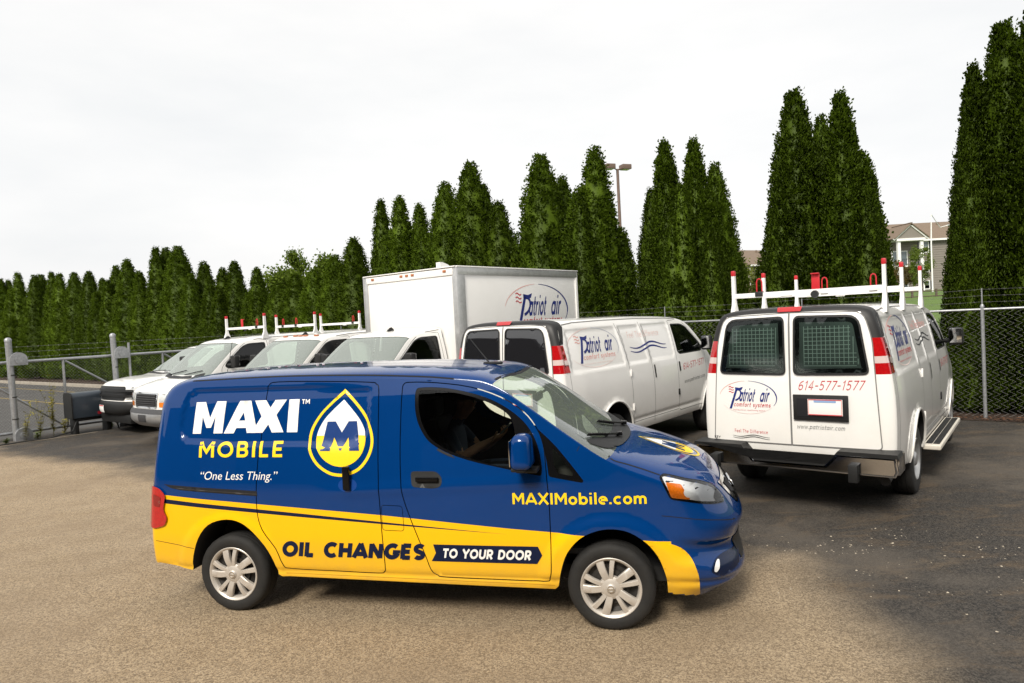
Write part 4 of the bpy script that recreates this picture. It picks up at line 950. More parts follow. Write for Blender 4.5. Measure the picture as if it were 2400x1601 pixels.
    w = MB(); cc = Vector((2.86, .46, 1.33)); Rm = Matrix.Rotation(R(-55), 3, 'Y'); w.tube([cc + Rm @ Vector((.19 * math.cos(a), .19 * math.sin(a), 0)) for a in np.linspace(0, 2 * math.pi, 28, endpoint=False)], .015, 6, closed=True); w.box(cc, (.06, .14, .12), rot=Rm, bev=.02); w.build('steering_wheel', M_TRIM, root)
    u = MB()
    if cutaway: u.box((2.9, 0, .46), (2.2, 1.2, .16)); u.box((1.96, 0, 1.28), (.02, 1.75, 1.40), taper=(1, .84))
    else: u.box((1.6, 0, .50), (5.3, 1.15, .14)); u.box((1.62, 0, .55), (2.4, 1.7, .10)); u.tube([(0, -.8, .38), (0, .8, .38)], .06); u.tube([(-1.2, -.62, .46), (-.4, -.62, .40)], .04)
    u.build('underbody', M_UNDER, root)
    return root, b, bv
# ---- lettering shared by the fleet
def fleet_logo(bv, ax, x0, z0, x1, H, parent, faded=0.0, tiny=True, name='lettering', off=.003):
    """oval swoosh, flag, two lines of script; (x0, z0)-(x1, z0+H) bounds the oval"""
    sx = 1 if x1 > x0 else -1; w = abs(x1 - x0); cx, cz = (x0 + x1) / 2, z0 + H / 2
    X = lambda u: x0 + sx * u * w; Z = lambda v: z0 + v * H
    red = M_TXPF if faded else M_TXR; redt = M_TXRF if faded else M_TXR
    def sw(a0, a1, wmax, mat, p0=0.0, p1=0.0):
        n = 26; o = []; i_ = []
        for k in range(n + 1):
            t = k / n; a = R(a0 + (a1 - a0) * t); th = wmax * (p0 + (1 - p0) * t if p1 == 0 else p1 + (1 - p1) * (1 - t)); th = max(th, .003)
            o.append((cx + sx * (w / 2) * math.cos(a), cz + H / 2 * math.sin(a))); i_.append((cx + sx * (w / 2 - th) * math.cos(a), cz + (H / 2 - th) * math.sin(a)))
        decal('logo_oval', bv, ax, [o + i_[::-1]], mat, parent, off=off, step=.06, grid=False)
    def sw2(a0, a1, prof, mat):
        n = 28; o = []; i_ = []
        for k in range(n + 1):
            t = k / n; a = R(a0 + (a1 - a0) * t); th = max(.0025, float(np.interp(t, [0, .33, .67, 1], prof)) * w)
            o.append((cx + sx * (w / 2) * math.cos(a), cz + H / 2 * math.sin(a))); i_.append((cx + sx * (w / 2 - th) * math.cos(a), cz + (H / 2 - th) * math.sin(a)))
        decal('logo_oval', bv, ax, [o + i_[::-1]], mat, parent, off=off, step=.06, grid=False)
    fb = pm('print_faded_blue', (.40, .42, .50), .6)
    sw2(172, 95, (.004, .009, .008, .003), M_TXRF if not faded else red); sw2(88, -28, (.004, .012, .022, .004) if not faded else (.003, .006, .012, .003), M_TXB if not faded else fb); sw2(-35, -150, (.003, .006, .005, .002), M_TXPF)
    bl = M_TXB; sh = .24; hh = H * .40
    # the tall flag pole P
    k = sx * sh
    def q(pts): return [(X(u) + k * (v - .30) * H * .9, Z(v)) for u, v in pts]
    decal('logo_letter', bv, ax, [q([(.195, .14), (.235, .14), (.275, .74), (.238, .74)])], bl, parent, off=off, step=.08, grid=False)
    bw = [(X(.268) + k * (p[1] - .0) * H * .4 + sx * p[0] * w, Z(.40 + p[1] * .34)) for p in arc(.0, .5, .085, .5, 80, -80, 12)]
    decal('logo_letter', bv, ax, [thick(bw, w * .026)[0]], bl, parent, off=off + .0004, step=.08, grid=False)
    decal('logo_flag', bv, ax, [q([(.225, .80), (.30, .78), (.36, .815), (.35, .73), (.30, .695), (.235, .715)])], bl, parent, off=off, step=.08, grid=False)
    for j in range(3): decal('logo_flag_stripe', bv, ax, [thick([(X(.20) + k * (.42 * H) - sx * t * .085 * w, Z(.80 - j * .075 - .02 * math.sin(t * 6.3))) for t in np.linspace(0, 1, 8)], H * .022)[0]], redt, parent, off=off, step=.08, grid=False)
    stroke_text(name, bv, ax, 'atriot', X(.345), Z(.38), X(.655), hh, bl, parent, t=.17, shear=sh, space=.08, each=False, off=off)
    stroke_text(name, bv, ax, 'air', X(.70), Z(.38), X(.905), hh, bl, parent, t=.17, shear=sh, space=.10, each=False, off=off)
    stroke_text(name, bv, ax, 'comfort systems', X(.25), Z(.215), X(.90), H * .135, redt, parent, t=.13, shear=sh, space=.16, each=False, off=off)
    if tiny: stroke_text(name, bv, ax, 'heating and air conditioning experts', X(.24), Z(.095), X(.80), H * .036, red, parent, t=.12, space=.2, each=False, off=off)
def waves(bv, ax, x0, x1, z, h, mat, parent, t=.008, off=.003):
    for j in range(2):
        ln = [(x0 + (x1 - x0) * u, z - j * h * .55 + h * .5 * (u - .5) * .2 + h * .32 * math.sin(u * 2 * math.pi * 1.25 + 3.3)) for u in np.linspace(0, 1, 24)]
        n = len(ln); up_ = []; dn = []
        for i, p in enumerate(ln):
            th = t * (.35 + .65 * math.sin(math.pi * i / (n - 1))); up_.append((p[0], p[1] + th / 2)); dn.append((p[0], p[1] - th / 2))
        decal('wave_line', bv, ax, [up_ + dn[::-1]], mat, parent, off=off, step=.06, grid=False)
def rear_end(root, b, bv, guards=False, mesh_guard=False, plate=True):
    """two rear doors with windows, lamps, bumper; local +y is the left of the van"""
    for s_ in (1, -1):
        wo = round_poly([(s_ * .055, 2.035), (s_ * .655, 2.02), (s_ * .745, 1.45), (s_ * .045, 1.44)], [.05, .10, .05, .05])
        do = round_poly([(s_ * .004, 2.078), (s_ * .70, 2.062), (s_ * .775, 1.80), (s_ * .80, 1.40), (s_ * .84, .70), (s_ * .004, .70)], [.005, .10, .10, .2, .04, .005])
        d = decal('rear_door', bv, 'B', [do], M_WHITE, root, off=.008, step=.08, holes=[wo] if False else ())
        ribbon('door_gap', bv, 'B', do, .010, M_SEAM if False else M_WSEAM, root, off=.0095)
        wi = offset_poly(wo, -.055)
        if mesh_guard:
            decal('window_surround', bv, 'B', [wo], M_BLACKG, d, off=.0145, step=.06, holes=[wi])
            decal('cargo_view', bv, 'B', [wi], M_CARGO2, d, off=.0125, step=.06)
            # wire guard behind the pane
            x_lo, x_hi = min(p[0] for p in wi), max(p[0] for p in wi); z_lo, z_hi = min(p[1] for p in wi), max(p[1] for p in wi)
            segs = []
            for k in range(1, int((x_hi - x_lo) / .042)): segs.append(((x_lo + k * .042, z_lo), (x_lo + k * .042, z_hi)))
            for k in range(1, int((z_hi - z_lo) / .042)): segs.append(((x_lo, z_lo + k * .042), (x_hi, z_lo + k * .042)))
            Vv = []; Tt = []
            for a, c in segs:
                pts = np.array(dens([a, c], .06, closed=False)); ok = pip(offset_poly(wi, -.012), pts); pts = pts[ok]
                if len(pts) < 2: continue
                dx = np.array([.003, 0]) if abs(a[0] - c[0]) < 1e-6 else np.array([0, .003]); n0 = len(Vv)
                Vv += [tuple(p + dx) for p in pts] + [tuple(p - dx) for p in pts]; n = len(pts)
                for i in range(n - 1): Tt += [(n0 + i, n0 + i + 1, n0 + n + i + 1), (n0 + i, n0 + n + i + 1, n0 + n + i)]
            g = decal_mesh('window_guard', bv, 'B', np.array(Vv), Tt, M_MESH, d, .0155); tag(g, kind='stuff')
            decal('window_pane', bv, 'B', [offset_poly(wo, -.004)], M_PANE_A, d, off=.0205, step=.06)
        else:
            decal('window_pane', bv, 'B', [wo], M_PANE_B, d, off=.013, step=.06)
        ribbon('window_seal', bv, 'B', wo, .018, M_BLACK, d, off=.0235)
        ax = 'R' if s_ < 0 else 'L'
        decal('tail_light_side', bv, ax, [round_poly([(-1.145, 1.80), (-1.095, 1.795), (-1.06, 1.445), (-1.16, 1.445)], .006)], M_RED, root, off=.005, step=.05)
        decal('reversing_lens', bv, ax, [[(-1.150, 1.605), (-1.076, 1.605), (-1.070, 1.545), (-1.152, 1.545)]], M_REDC, root, off=.008, step=.05)
        decal('pillar_trim', bv, ax, [round_poly([(-1.10, 2.015), (-.985, 2.055), (-1.03, 1.95), (-1.085, 1.81), (-1.15, 1.805)], [.005, .03, .03, .01, .005])], M_WTRIM, root, off=.004, step=.05)
        ribbon('body_seam', bv, ax, [(-1.075, 1.45), (-1.06, 1.0), (-1.055, .62)], .006, M_WSEAM, root, closed=False)
    decal('brake_light', bv, 'B', [round_poly([(-.125, 2.128), (.125, 2.128), (.118, 2.085), (-.118, 2.085)], .01)], M_RED, root, off=.018, step=.04)
    # bumper: bright bar, black step pad
    bar = [(-1.0, .53), (-.985, .665), (-.47, .665), (-.36, .545), (.36, .545), (.47, .665), (.985, .665), (1.0, .53), (.975, .475), (-.975, .475)]
    m = MB(); m.prism(bar, (-1.46, 0, 0), (0, 1, 0), (0, 0, 1), (.16, 0, 0)); bo = m.build('rear_bumper', M_BCHROME, root, sharp=25)
    bm = bmesh.new(); bm.from_mesh(bo.data); bmesh.ops.bevel(bm, geom=[e for e in bm.edges if all(v.co.x < -1.4 for v in e.verts)], offset=.022, segments=3, affect='EDGES'); bm.to_mesh(bo.data); bm.free(); bo.data.set_sharp_from_angle(angle=R(50))
    pad = [(-1.01, .662), (-.46, .662), (-.35, .542), (.35, .542), (.46, .662), (1.01, .662), (1.0, .70), (.48, .70), (.37, .562), (-.37, .562), (-.48, .70), (-1.0, .70)]
    m = MB(); m.prism(pad, (-1.475, 0, 0), (0, 1, 0), (0, 0, 1), (.26, 0, 0)); m.build('step_pad', M_BLACK, bo, sharp=40)
    for s_ in (-1, 1):
        m = MB(); m.box((-1.26, s_ * .985, .585), (.30, .05, .19), bev=.018); m.build('bumper_end', M_BCHROME, bo)
    m = MB(); m.box((-1.225, 0, .60), (.05, 1.6, .18)); m.build('bumper_backing', M_BLACK, bo)
    if guards:
        for y in (.755, -.625):
            m = MB(); m.box((-1.50, y, .50), (.10, .085, .17), bev=.008); m.box((-1.535, y, .55), (.02, .03, .03), bev=.008); m.box((-1.535, y, .46), (.02, .03, .03), bev=.008); m.build('bumper_guard', M_BLACK, bo)
    if plate:
        f = decal('plate_recess', bv, 'B', [round_poly([(-.045, 1.215), (-.545, 1.22), (-.54, .99), (-.05, .985)], .035)], M_BLACK, root, off=.016, step=.06)
        m = MB(); m.box((-1.308, -.295, 1.10), (.018, .53, .265), bev=.008); m.box((-1.312, -.295, 1.10), (.02, .45, .19), bev=.004, mi=1); m.build('plate_housing', [M_BLACK, M_SEAM], f)
        q = MB(); q.box((-1.330, -.345, 1.108), (.006, .33, .165), bev=.002); q.build('licence_plate', M_PLATE, f)
        for k, (y0, z0, y1, z1, mt) in enumerate(((-.185, 1.189, -.505, 1.181, M_TXR), (-.185, 1.036, -.505, 1.028, M_TXR), (-.183, 1.185, -.190, 1.03, M_TXRF), (-.498, 1.185, -.506, 1.03, M_TXRF), (-.24, 1.178, -.45, 1.158, pm('plate_blue', (.25, .38, .62), .5)))):
            q = MB(); q.box((-1.3345, (y0 + y1) / 2, (z0 + z1) / 2), (.003, abs(y1 - y0), abs(z1 - z0))); q.build('plate_print', mt, f)
    # exhaust
    m = MB(); m.tube([(-1.28, -.86, .40), (-.7, -.84, .40)], .045, 14); m.build('exhaust', M_STEEL, root)
M_CARGO2 = pm('cargo_bay_grey', (.085, .105, .098), .8, var=(3, .6))
M_PANE_A = glass('rear_pane', (.70, .80, .76), ior=1.45)
M_PANE_B = pm('privacy_pane', (.012, .012, .014), .04, coat=1.0, spec=.8)
def ladder_rack(root_name, xs, parent_matrix, label, hooks=True, half=.80, zb=2.10, ztop=2.56, zbar=2.30):
    """a thing of its own: cross bars with uprights, red end caps and hooks"""
    rk = empty(root_name); rk.matrix_world = parent_matrix; tag(rk, label, 'roof rack')
    MW = pm('rack_white', (.78, .77, .75), .4, coat=.3, var=(6, .1)); MR = pm('rack_red', (.48, .012, .02), .45)
    for i, x in enumerate(xs):
        bar = MB(); bar.box((x, 0, zbar), (.045, half * 2 + .04, .055), bev=.006); bar.box((x + .002, .2, zbar - .035), (.02, .12, .018)); bo = bar.build('cross_bar', MW, rk)
        for s_ in (-1, 1):
            m = MB(); V = []
            prof = [(zb - .06, .15, .05), (zb + .02, .13, .05), (zb + .10, .066, .042), (zb + .16, .054, .038), (ztop, .050, .036)]
            for z, wx, wy in prof: V += [(x - wx / 2, s_ * half - wy / 2, z), (x + wx / 2, s_ * half - wy / 2, z), (x + wx / 2, s_ * half + wy / 2, z), (x - wx / 2, s_ * half + wy / 2, z)]
            F = [(3, 2, 1, 0), tuple(range(len(V) - 4, len(V)))]
            for k in range(len(prof) - 1):
                for j in range(4): F.append((k * 4 + j, k * 4 + (j + 1) % 4, k * 4 + 4 + (j + 1) % 4, k * 4 + 4 + j))
            m.add(V, F); p = m.build('upright', MW, rk)
            c = MB(); c.box((x, s_ * half, ztop + .012), (.058, .044, .065), bev=.012); c.build('end_cap', MR, p)
        if hooks:
            for y, kind in ((((.50, 'u'), (-.12, 'p')) if i == 0 else ((.05, 'u'), (-.50, 'u')) if i == 1 else ((.55, 'u'),))):
                h = MB()
                if kind == 'u':
                    h.tube([(x, y - .03, zbar), (x, y - .03, zbar + .15), (x, y - .02, zbar + .18), (x, y, zbar + .19), (x, y + .02, zbar + .18), (x, y + .03, zbar + .15), (x, y + .03, zbar)], .008, 6)
                    h.box((x, y, zbar + .01), (.07, .09, .06), bev=.01, mi=1)
                else:
                    h.box((x, y, zbar + .10), (.012, .085, .20), bev=.004); h.box((x - .02, y, zbar + .20), (.05, .085, .012), bev=.004); h.lathe([(0, -.05), (.04, -.05), (.045, -.02), (.04, .0)], 10, 'x', (x - .03, y, zbar - .03), mi=1)
                h.build('ladder_hook', [MR, M_BLACK], rk)
    return rk
VROOT, VBODY, VBV = build_white_shell()
def drop_off(root, X, Y, yaw): root.location = (X, Y, 0); root.rotation_euler = (0, 0, yaw)
# bare copies first (their parts are shared), then the writing on the two that show it
van_near = VROOT; van_far = copy_tree(VROOT); van_front = copy_tree(VROOT); van_third = copy_tree(VROOT)
GRP = 'white fleet vans parked along the hedge'
drop_off(van_near, 3.681, 8.124, .9045)
tag(van_near, 'white cargo van seen from behind at right with a ladder rack and rear window guards', 'van', GRP)
drop_off(van_far, .655, 10.141, .899)
tag(van_far, 'white cargo van with dark rear windows and faded side print behind the blue van', 'van', GRP)
VN = (-4.84, 17.27); drop_off(van_front, VN[0], VN[1], .9045 + math.pi)
tag(van_front, 'white van facing left with chrome grille and a ladder rack on its long roof', 'van', GRP)
VT = (-2.62, 15.70); drop_off(van_third, VT[0], VT[1], .9045 + math.pi)
tag(van_third, 'white van with amber roof marker lights between the racked van and the box truck', 'van', GRP)

rear_end(van_near, VBODY, VBV, guards=True, mesh_guard=True)
rear_end(van_far, VBODY, VBV)
def near_print():
    r = van_near; bv = VBV
    fleet_logo(bv, 'B', .765, 1.005, .135, .36, r, off=.0115)
    stroke_text('lettering', bv, 'B', '614\u2013577\u20131577', -.075, 1.275, -.715, .098, M_TXR, r, t=.10, shear=.28, off=.011, slope=.012, each=False)
    stroke_text('lettering', bv, 'B', 'www.patriotair.com', -.055, .875, -.525, .048, M_TXK, r, t=.10, shear=.22, off=.011, each=False)
    stroke_text('lettering', bv, 'B', 'Feel The Difference', .605, .795, .245, .040, M_TXR, r, t=.10, off=.011, each=False)
    waves(bv, 'B', .625, .225, .765, .035, M_TXK, r, off=.0115)
    stroke_text('lettering', bv, 'B', 'KEY', .845, .715, .775, .026, M_TXK, r, t=.18, off=.011, each=False)
    stroke_text('lettering', bv, 'B', 'LESS', .845, .685, .775, .02, M_TXK, r, t=.18, off=.011, each=False)
    fleet_logo(bv, 'R', -1.0, 1.46, .30, .54, r)
    stroke_text('lettering', bv, 'R', 'Feel The Difference', .55, 1.80, 1.70, .10, M_TXRF, r, t=.11, each=False); waves(bv, 'R', .60, 1.75, 1.70, .10, M_TXK, r, t=.022)
    stroke_text('lettering', bv, 'R', '614-577-1577', 2.25, 1.22, 3.10, .10, M_TXR, r, t=.10, shear=.25, each=False)
    # running board
    m = MB(); m.box((1.62, -1.045, .425), (2.26, .19, .06), bev=.02, seg=3); bo = m.build('running_board', pm('board_white', (.72, .69, .62), .5, dirt=((.4, .33, .24), .3, .6, 1.2)), r)
    for y in (-1.01, -1.085):
        t = MB(); t.box((1.62, y, .458), (2.08, .066, .008)); t.build('tread_strip', M_BLACK, bo)
def far_print():
    r = van_far; bv = VBV
    fleet_logo(bv, 'R', -1.02, 1.46, .28, .54, r, faded=1)
    stroke_text('lettering', bv, 'R', 'Feel The Difference', .60, 1.80, 1.62, .10, M_TXPF, r, t=.11, each=False); waves(bv, 'R', .60, 1.78, 1.68, .11, M_TXB, r, t=.026)
    stroke_text('lettering', bv, 'R', '614-577-1577', 2.24, 1.19, 3.12, .11, M_TXR, r, t=.10, shear=.22, slope=.03, each=False)
    stroke_text('lettering', bv, 'R', 'www.patriotair.com', 2.25, .965, 3.12, .065, M_TXK, r, t=.10, shear=.22, slope=.03, each=False)
near_print(); far_print()
for r in (van_near, van_far):     # cargo doors on the kerb side
    for ln in ([(.31, 2.035), (.37, 1.80), (.43, 1.50), (.47, 1.20), (.49, .80), (.49, .56)], [(1.03, 2.035), (1.08, 1.80), (1.14, 1.50), (1.17, 1.20), (1.18, .80), (1.18, .50)]):
        ribbon('door_gap', VBV, 'R', smooth_loop(ln, 4, False), .008, M_WSEAM, r, closed=False, off=.002)
    ribbon('door_gap', VBV, 'R', [(.49, .57), (2.04, .57)], .008, M_WSEAM, r, closed=False, off=.002)
    decal('handle_dish', VBV, 'R', [round_poly([(1.21, 1.36), (1.25, 1.36), (1.26, 1.16), (1.22, 1.16)], .015)], M_BLACK, r, off=.006)
    for x, z in ((.47, 1.30), (.49, .80), (2.03, .85)):
        m = MB(); w = float(white_W(np.array([x]), np.array([z]))[0]); m.box((x, -w - .008, z), (.035, .022, .10), bev=.006); m.build('door_hinge', M_WHITE if x < 2 else M_BLACK, r)
for r, fin in ((van_front, True), (van_third, True)):
    P, _ = project(VBV, 'T', np.array([(2.50, .0)]), 0); z = float(P[0][2])
    m = MB(); m.prism([(-.10, 0), (.09, 0), (.0, .065), (-.03, .07)], (2.50, -.012, z - .004), (1, 0, 0), (0, 0, 1), (0, .024, 0)); m.build('fin_antenna', M_BLACK, r)
for y in (-.52, -.17, 0, .17, .52):
    P, _ = project(VBV, 'T', np.array([(2.60, y)]), 0); z = float(P[0][2]); m = MB(); m.box((2.60, y, z + .012), (.055, .11, .03), bev=.010); m.build('marker_light', pm('marker_amber', (.42, .14, .05), .25, coat=1), van_third)
m = MB(); m.tube([(3.85, -.78, 1.18), (3.72, -.80, 1.55), (3.60, -.82, 2.02)], .005, 6); m.build('mast_antenna', M_BLACKG, van_third)
bpy.context.view_layer.update()
def mw(o): return Matrix.Translation(o.location) @ Matrix.Rotation(o.rotation_euler.z, 4, 'Z')
ladder_rack('ladder_rack', (-.60, .50, 2.0), mw(van_near), 'white ladder rack with red tipped uprights on the van at right')
ladder_rack('ladder_rack', (2.05, .72, -.62), mw(van_front), 'white ladder rack on the roof of the van facing left', half=.80)
# ================================================================== box truck and pick-up
def build_box_truck():
    root, b, bv = build_white_shell(cutaway=True); root.name = 'box_truck'
    yaw = 4.03; c, s = math.cos(yaw), math.sin(yaw); drop_off(root, -1.825 - 1.93 * c, 12.327 - 1.93 * s, yaw)
    tag(root, 'white box truck with a tall riveted cargo box behind its cab', 'truck')
    x0, x1, zb, zt, hw = 1.925, -1.72, .92, 3.117, 1.22
    MWB = pm('box_panel_white', (.80, .79, .765), .42, coat=.2, var=(1.2, .06), bump=(2.2, .06, .02), dirt=((.45, .40, .33), .9, 3.6, .28))
    m = MB(); m.box(((x0 + x1) / 2, 0, (zb + zt) / 2), (x0 - x1, hw * 2, zt - zb), bev=.012); box = m.build('cargo_box', MWB, root)
    for sg in (-1, 1):
        m = MB(); m.box((x0 - .075, sg * (hw + .006), (zb + zt) / 2), (.20, .022, zt - zb), bev=.006); m.box((x0 + .004, sg * (hw - .05), (zb + zt) / 2), (.02, .11, zt - zb), bev=.006); m.build('corner_post', M_ALU, box)
        m = MB(); m.box(((x0 + x1) / 2, sg * (hw + .008), zt - .07), (x0 - x1 - .02, .026, .13), bev=.008); m.build('top_rail', M_ALU, box)
        m = MB(); m.box(((x0 + x1) / 2, sg * (hw + .010), zt + .004), (x0 - x1 + .03, .05, .022), bev=.006); m.build('roof_edge', M_WHITE, box)
        m = MB(); m.box(((x0 + x1) / 2, sg * (hw + .006), zb + .06), (x0 - x1, .025, .14), bev=.006); m.build('bottom_rail', M_ALU, box)
        m = MB(); m.box((x1 + .03, sg * (hw + .006), (zb + zt) / 2), (.08, .024, zt - zb - .02), bev=.006); m.build('corner_post', M_WHITE, box)
        rv = MB()
        for k in range(34): rv.box((x0 - .25 - k * .10, sg * (hw + .024), zt - .10), (.014, .006, .014))
        for k in range(22):
            z = zb + .08 + k * .095
            for dx in (-.155, .005): rv.box((x0 - .075 + dx * .55, sg * (hw + .019), z), (.012, .005, .012))
        rv = rv.build('rivets', M_ALU, box); tag(rv, kind='stuff')
    m = MB(); m.box((x0 + .010, 0, zt - .075), (.022, hw * 2 - .16, .12), bev=.006); m.build('front_rail', M_WHITE, box)
    m = MB(); m.box((x0 + .012, 0, zt + .006), (.06, hw * 2 - .02, .020), bev=.006); m.build('front_cap', M_WHITE, box)
    for y in (.95, .15, 0, -.15, -.95):
        m = MB(); m.box((x0 + .026, -y, zt - .06), (.02, .075, .042), bev=.008); m.build('marker_light', MATS['marker_amber'], box)
    m = MB(); m.prism([(-.28, 0), (.0, 0), (.0, .10), (-.06, .10), (-.2, .06)], (x0 - .02, .72, zt + .012), (1, 0, 0), (0, 0, 1), (0, .10, 0)); m.build('roof_deflector', M_WHITE, box)
    bb = BVHTree.FromPolygons([(x0, hw, zb), (x1, hw, zb), (x1, hw, zt), (x0, hw, zt)], [(0, 1, 2, 3)])
    fleet_logo(bb, 'L', .70, 1.86, -1.35, .98, box)
    # chassis
    m = MB()
    for sg in (-1, 1): m.box((.2, sg * .42, .72), (4.0, .09, .20))
    m.box((.1, 0, .86), (3.5, 2.2, .10)); m.build('chassis', M_UNDER, root)
    for sg in (-1, 1):
        o = tyre('wheel', .387, .235, root, (-.35, sg * .86, .383), sg, .225, squash=.010); d = MB(); d.lathe([(0, sg * .02), (.2, sg * .02), (.232, sg * .10)], 32, 'y'); d.build('rim', M_SILVER, o)
        o2 = tyre('wheel', .387, .22, root, (-.35, sg * .60, .383), sg, .225, squash=.010)
    P, _ = project(bv, 'T', np.array([(2.45, .05)]), 0); z = float(P[0][2]); m = MB(); m.prism([(-.10, 0), (.09, 0), (.0, .065), (-.03, .07)], (2.45, .04, z - .004), (1, 0, 0), (0, 0, 1), (0, .024, 0)); m.build('fin_antenna', M_BLACK, root)
    return root
build_box_truck()

def build_pickup():
    root = empty('pickup_truck'); yaw = .9045 + math.pi
    wz = spl([.40, .50, .70, .90, 1.05, 1.22, 1.40, 1.6, 1.8, 1.95], [.93, .965, .985, .985, .975, .95, .90, .83, .755, .68])
    def W(x, z):
        x = np.asarray(x, float); z = np.asarray(z, float); w = wz(z) - .05 * sst(3.4, 4.4, x)
        r = np.hypot(x - 3.69, z - .42); return w + .02 * (1 - sst(.47, .55, r)) * sst(.3, .5, z)
    ST = [(4.50, .42, 4.20, .46, 3), (4.63, .52, 4.22, .54, 3), (4.63, .70, 4.23, .70, 3), (4.56, .80, 4.23, .80, 3), (4.54, 1.02, 4.22, .98, 3.2), (4.48, 1.15, 4.18, 1.07, 3.2), (4.30, 1.22, 4.08, 1.12, 3.4), (3.9, 1.275, 3.82, 1.18, 3.6), (3.38, 1.31, 3.32, 1.235, 4),
          (3.0, 1.53, 2.94, 1.48, 4.2), (2.65, 1.76, 2.59, 1.71, 4.2), (2.46, 1.87, 2.40, 1.81, 4), (2.2, 1.925, 2.15, 1.85, 4), (1.7, 1.95, 1.7, 1.87, 4), (1.28, 1.93, 1.30, 1.85, 3.6), (1.14, 1.83, 1.18, 1.75, 3.6), (1.04, 1.35, 1.10, 1.35, 4), (1.02, .52, 1.08, .52, 4)]
    b = Body(ST, W); b.parts = []; NS = len(ST) - 1
    ts = np.linspace(0, NS, NS * 4 + 1); vs = np.unique(np.concatenate([np.linspace(-1, 1, 45), [-.93, .93]]))
    def region(t, v):
        a = abs(v)
        if t < 2.75: return 'front_bumper'
        if t < 5: return 'front_panel'
        if t < 8.25: return 'bonnet'
        if t < 11: return None if a < .93 else ('windscreen_pillar#l' if v > 0 else 'windscreen_pillar#r')
        return 'cab_roof' if t < 15 else ('rear_window' if t < 16 and a < .8 else 'cab_rear')
    b.belt(ts, vs, region, {'front_bumper': M_BLACK, 'front_panel': M_WHITE, 'bonnet': M_WHITE, 'windscreen_pillar': M_WHITE, 'cab_roof': M_WHITE, 'cab_rear': M_WHITE, 'rear_window': M_GLASSD}, root)
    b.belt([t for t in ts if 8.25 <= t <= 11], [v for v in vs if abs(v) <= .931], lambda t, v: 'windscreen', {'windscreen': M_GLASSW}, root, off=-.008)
    Cp = [tuple(c) for c in b.C(ts)]; aF = [(3.69 - .47 * math.cos(t), max(.46, .44 + .48 * math.sin(t))) for t in np.linspace(-.1, math.pi + .1, 15)]
    outer = Cp + [(1.3, .50), (3.1, .46)] + aF
    win = round_poly([(1.30, 1.80), (2.20, 1.795), (2.42, 1.70), (2.90, 1.38), (2.88, 1.30), (1.28, 1.29)], .06)
    V, T = fill([outer, win], .06); c = V[T].mean(1); ins, wi = pip(outer, c), pip(win, c)
    for sg in (-1, 1):
        b.side_part('side_panel', V, T, ins & ~wi, sg, M_WHITE, root); q, t = fill([win], .08)
        rec = b.parts; b.parts = []; b.side_part('window_pane', q, t, pip(win, q[t].mean(1)), sg, M_GLASS, root, off=-.008); b.parts = rec
        ww = MB(); wheel_well(ww, aF, W, sg, depth=.36); ww.build('wheel_arch_liner', M_UNDER, root)
        for x in (0, 3.69):
            o = tyre('wheel', .395, .245, root, (x, sg * .85, .39), sg, .22, squash=.01); d = MB(); d.lathe([(0, sg * .05), (.19, sg * .05), (.228, sg * .11)], 32, 'y'); d.build('rim', M_SILVER, o)
        m = MB(); m.box((2.75, sg * 1.10, 1.40), (.12, .22, .20), bev=.04); m.tube([(2.8, sg * .92, 1.33), (2.76, sg * 1.05, 1.35)], .03); m.build('door_mirror', M_BLACK, root)
        m = MB(); m.box((-.05, sg * .95, .98), (2.10, .06, .78), bev=.02); m.build('bed_side', M_WHITE, root)
    bv = b.bvh()
    m = MB(); m.box((-.05, 0, .72), (2.1, 1.85, .06)); m.box((-1.09, 0, .98), (.05, 1.85, .74)); m.build('bed_floor', M_WHITE, root)
    MG = pm('grille_black', (.005, .005, .0055), .5)
    g = decal('grille', bv, 'F', [round_poly([(-.62, 1.105), (.62, 1.105), (.68, .98), (.60, .785), (-.60, .785), (-.68, .98)], .04)], MG, root, off=.012, step=.06)
    for z0, z1 in ((1.03, .985), (.915, .87)): decal('grille_bar', bv, 'F', [round_poly([(-.86, z0), (.86, z0), (.86, z1), (-.86, z1)], .01)], M_BLACK, g, off=.045, step=.06)
    for k in range(7): decal('grille_slat', bv, 'F', [[(-.60, .80 + k * .042), (.60, .80 + k * .042), (.60, .808 + k * .042), (-.60, .808 + k * .042)]], M_BUMPG, g, off=.02, step=.08)
    for s_ in (-1, 1):
        hl = round_poly([(s_ * .66, 1.10), (s_ * .95, 1.09), (s_ * .955, .82), (s_ * .66, .82)], .03)
        h = decal('headlight', bv, 'F', [hl], M_REFL, root, off=.012, step=.05); decal('lamp_surround', bv, 'F', [round_poly([(s_ * .66, 1.03), (s_ * .86, 1.03), (s_ * .86, .87), (s_ * .66, .87)], .03)], MG, h, off=.018, step=.05)
        decal('lens', bv, 'F', [offset_poly(hl, -.005)], M_LENS, h, off=.024, step=.05)
        ax = 'R' if s_ < 0 else 'L'
        decal('side_indicator', bv, ax, [round_poly([(4.26, 1.045), (4.40, 1.04), (4.40, .88), (4.28, .89)], .015)], M_AMBER, root, off=.010, step=.04)
        decal('headlight_side', bv, ax, [round_poly([(4.18, 1.075), (4.26, 1.075), (4.28, .85), (4.22, .85)], .012)], M_REFL, root, off=.008, step=.04)
    p = decal('licence_plate', bv, 'F', [round_poly([(-.155 + .55, .665), (.155 + .55, .665), (.155 + .55, .51), (-.155 + .55, .51)], .01)] if False else [round_poly([(-.52, .67), (-.22, .67), (-.22, .515), (-.52, .515)], .01)], M_PLATE, root, off=.02, step=.05)
    decal('plate_print', bv, 'F', [[(-.50, .665), (-.24, .665), (-.24, .645), (-.50, .645)]], M_TXR, p, off=.0225, step=.05)
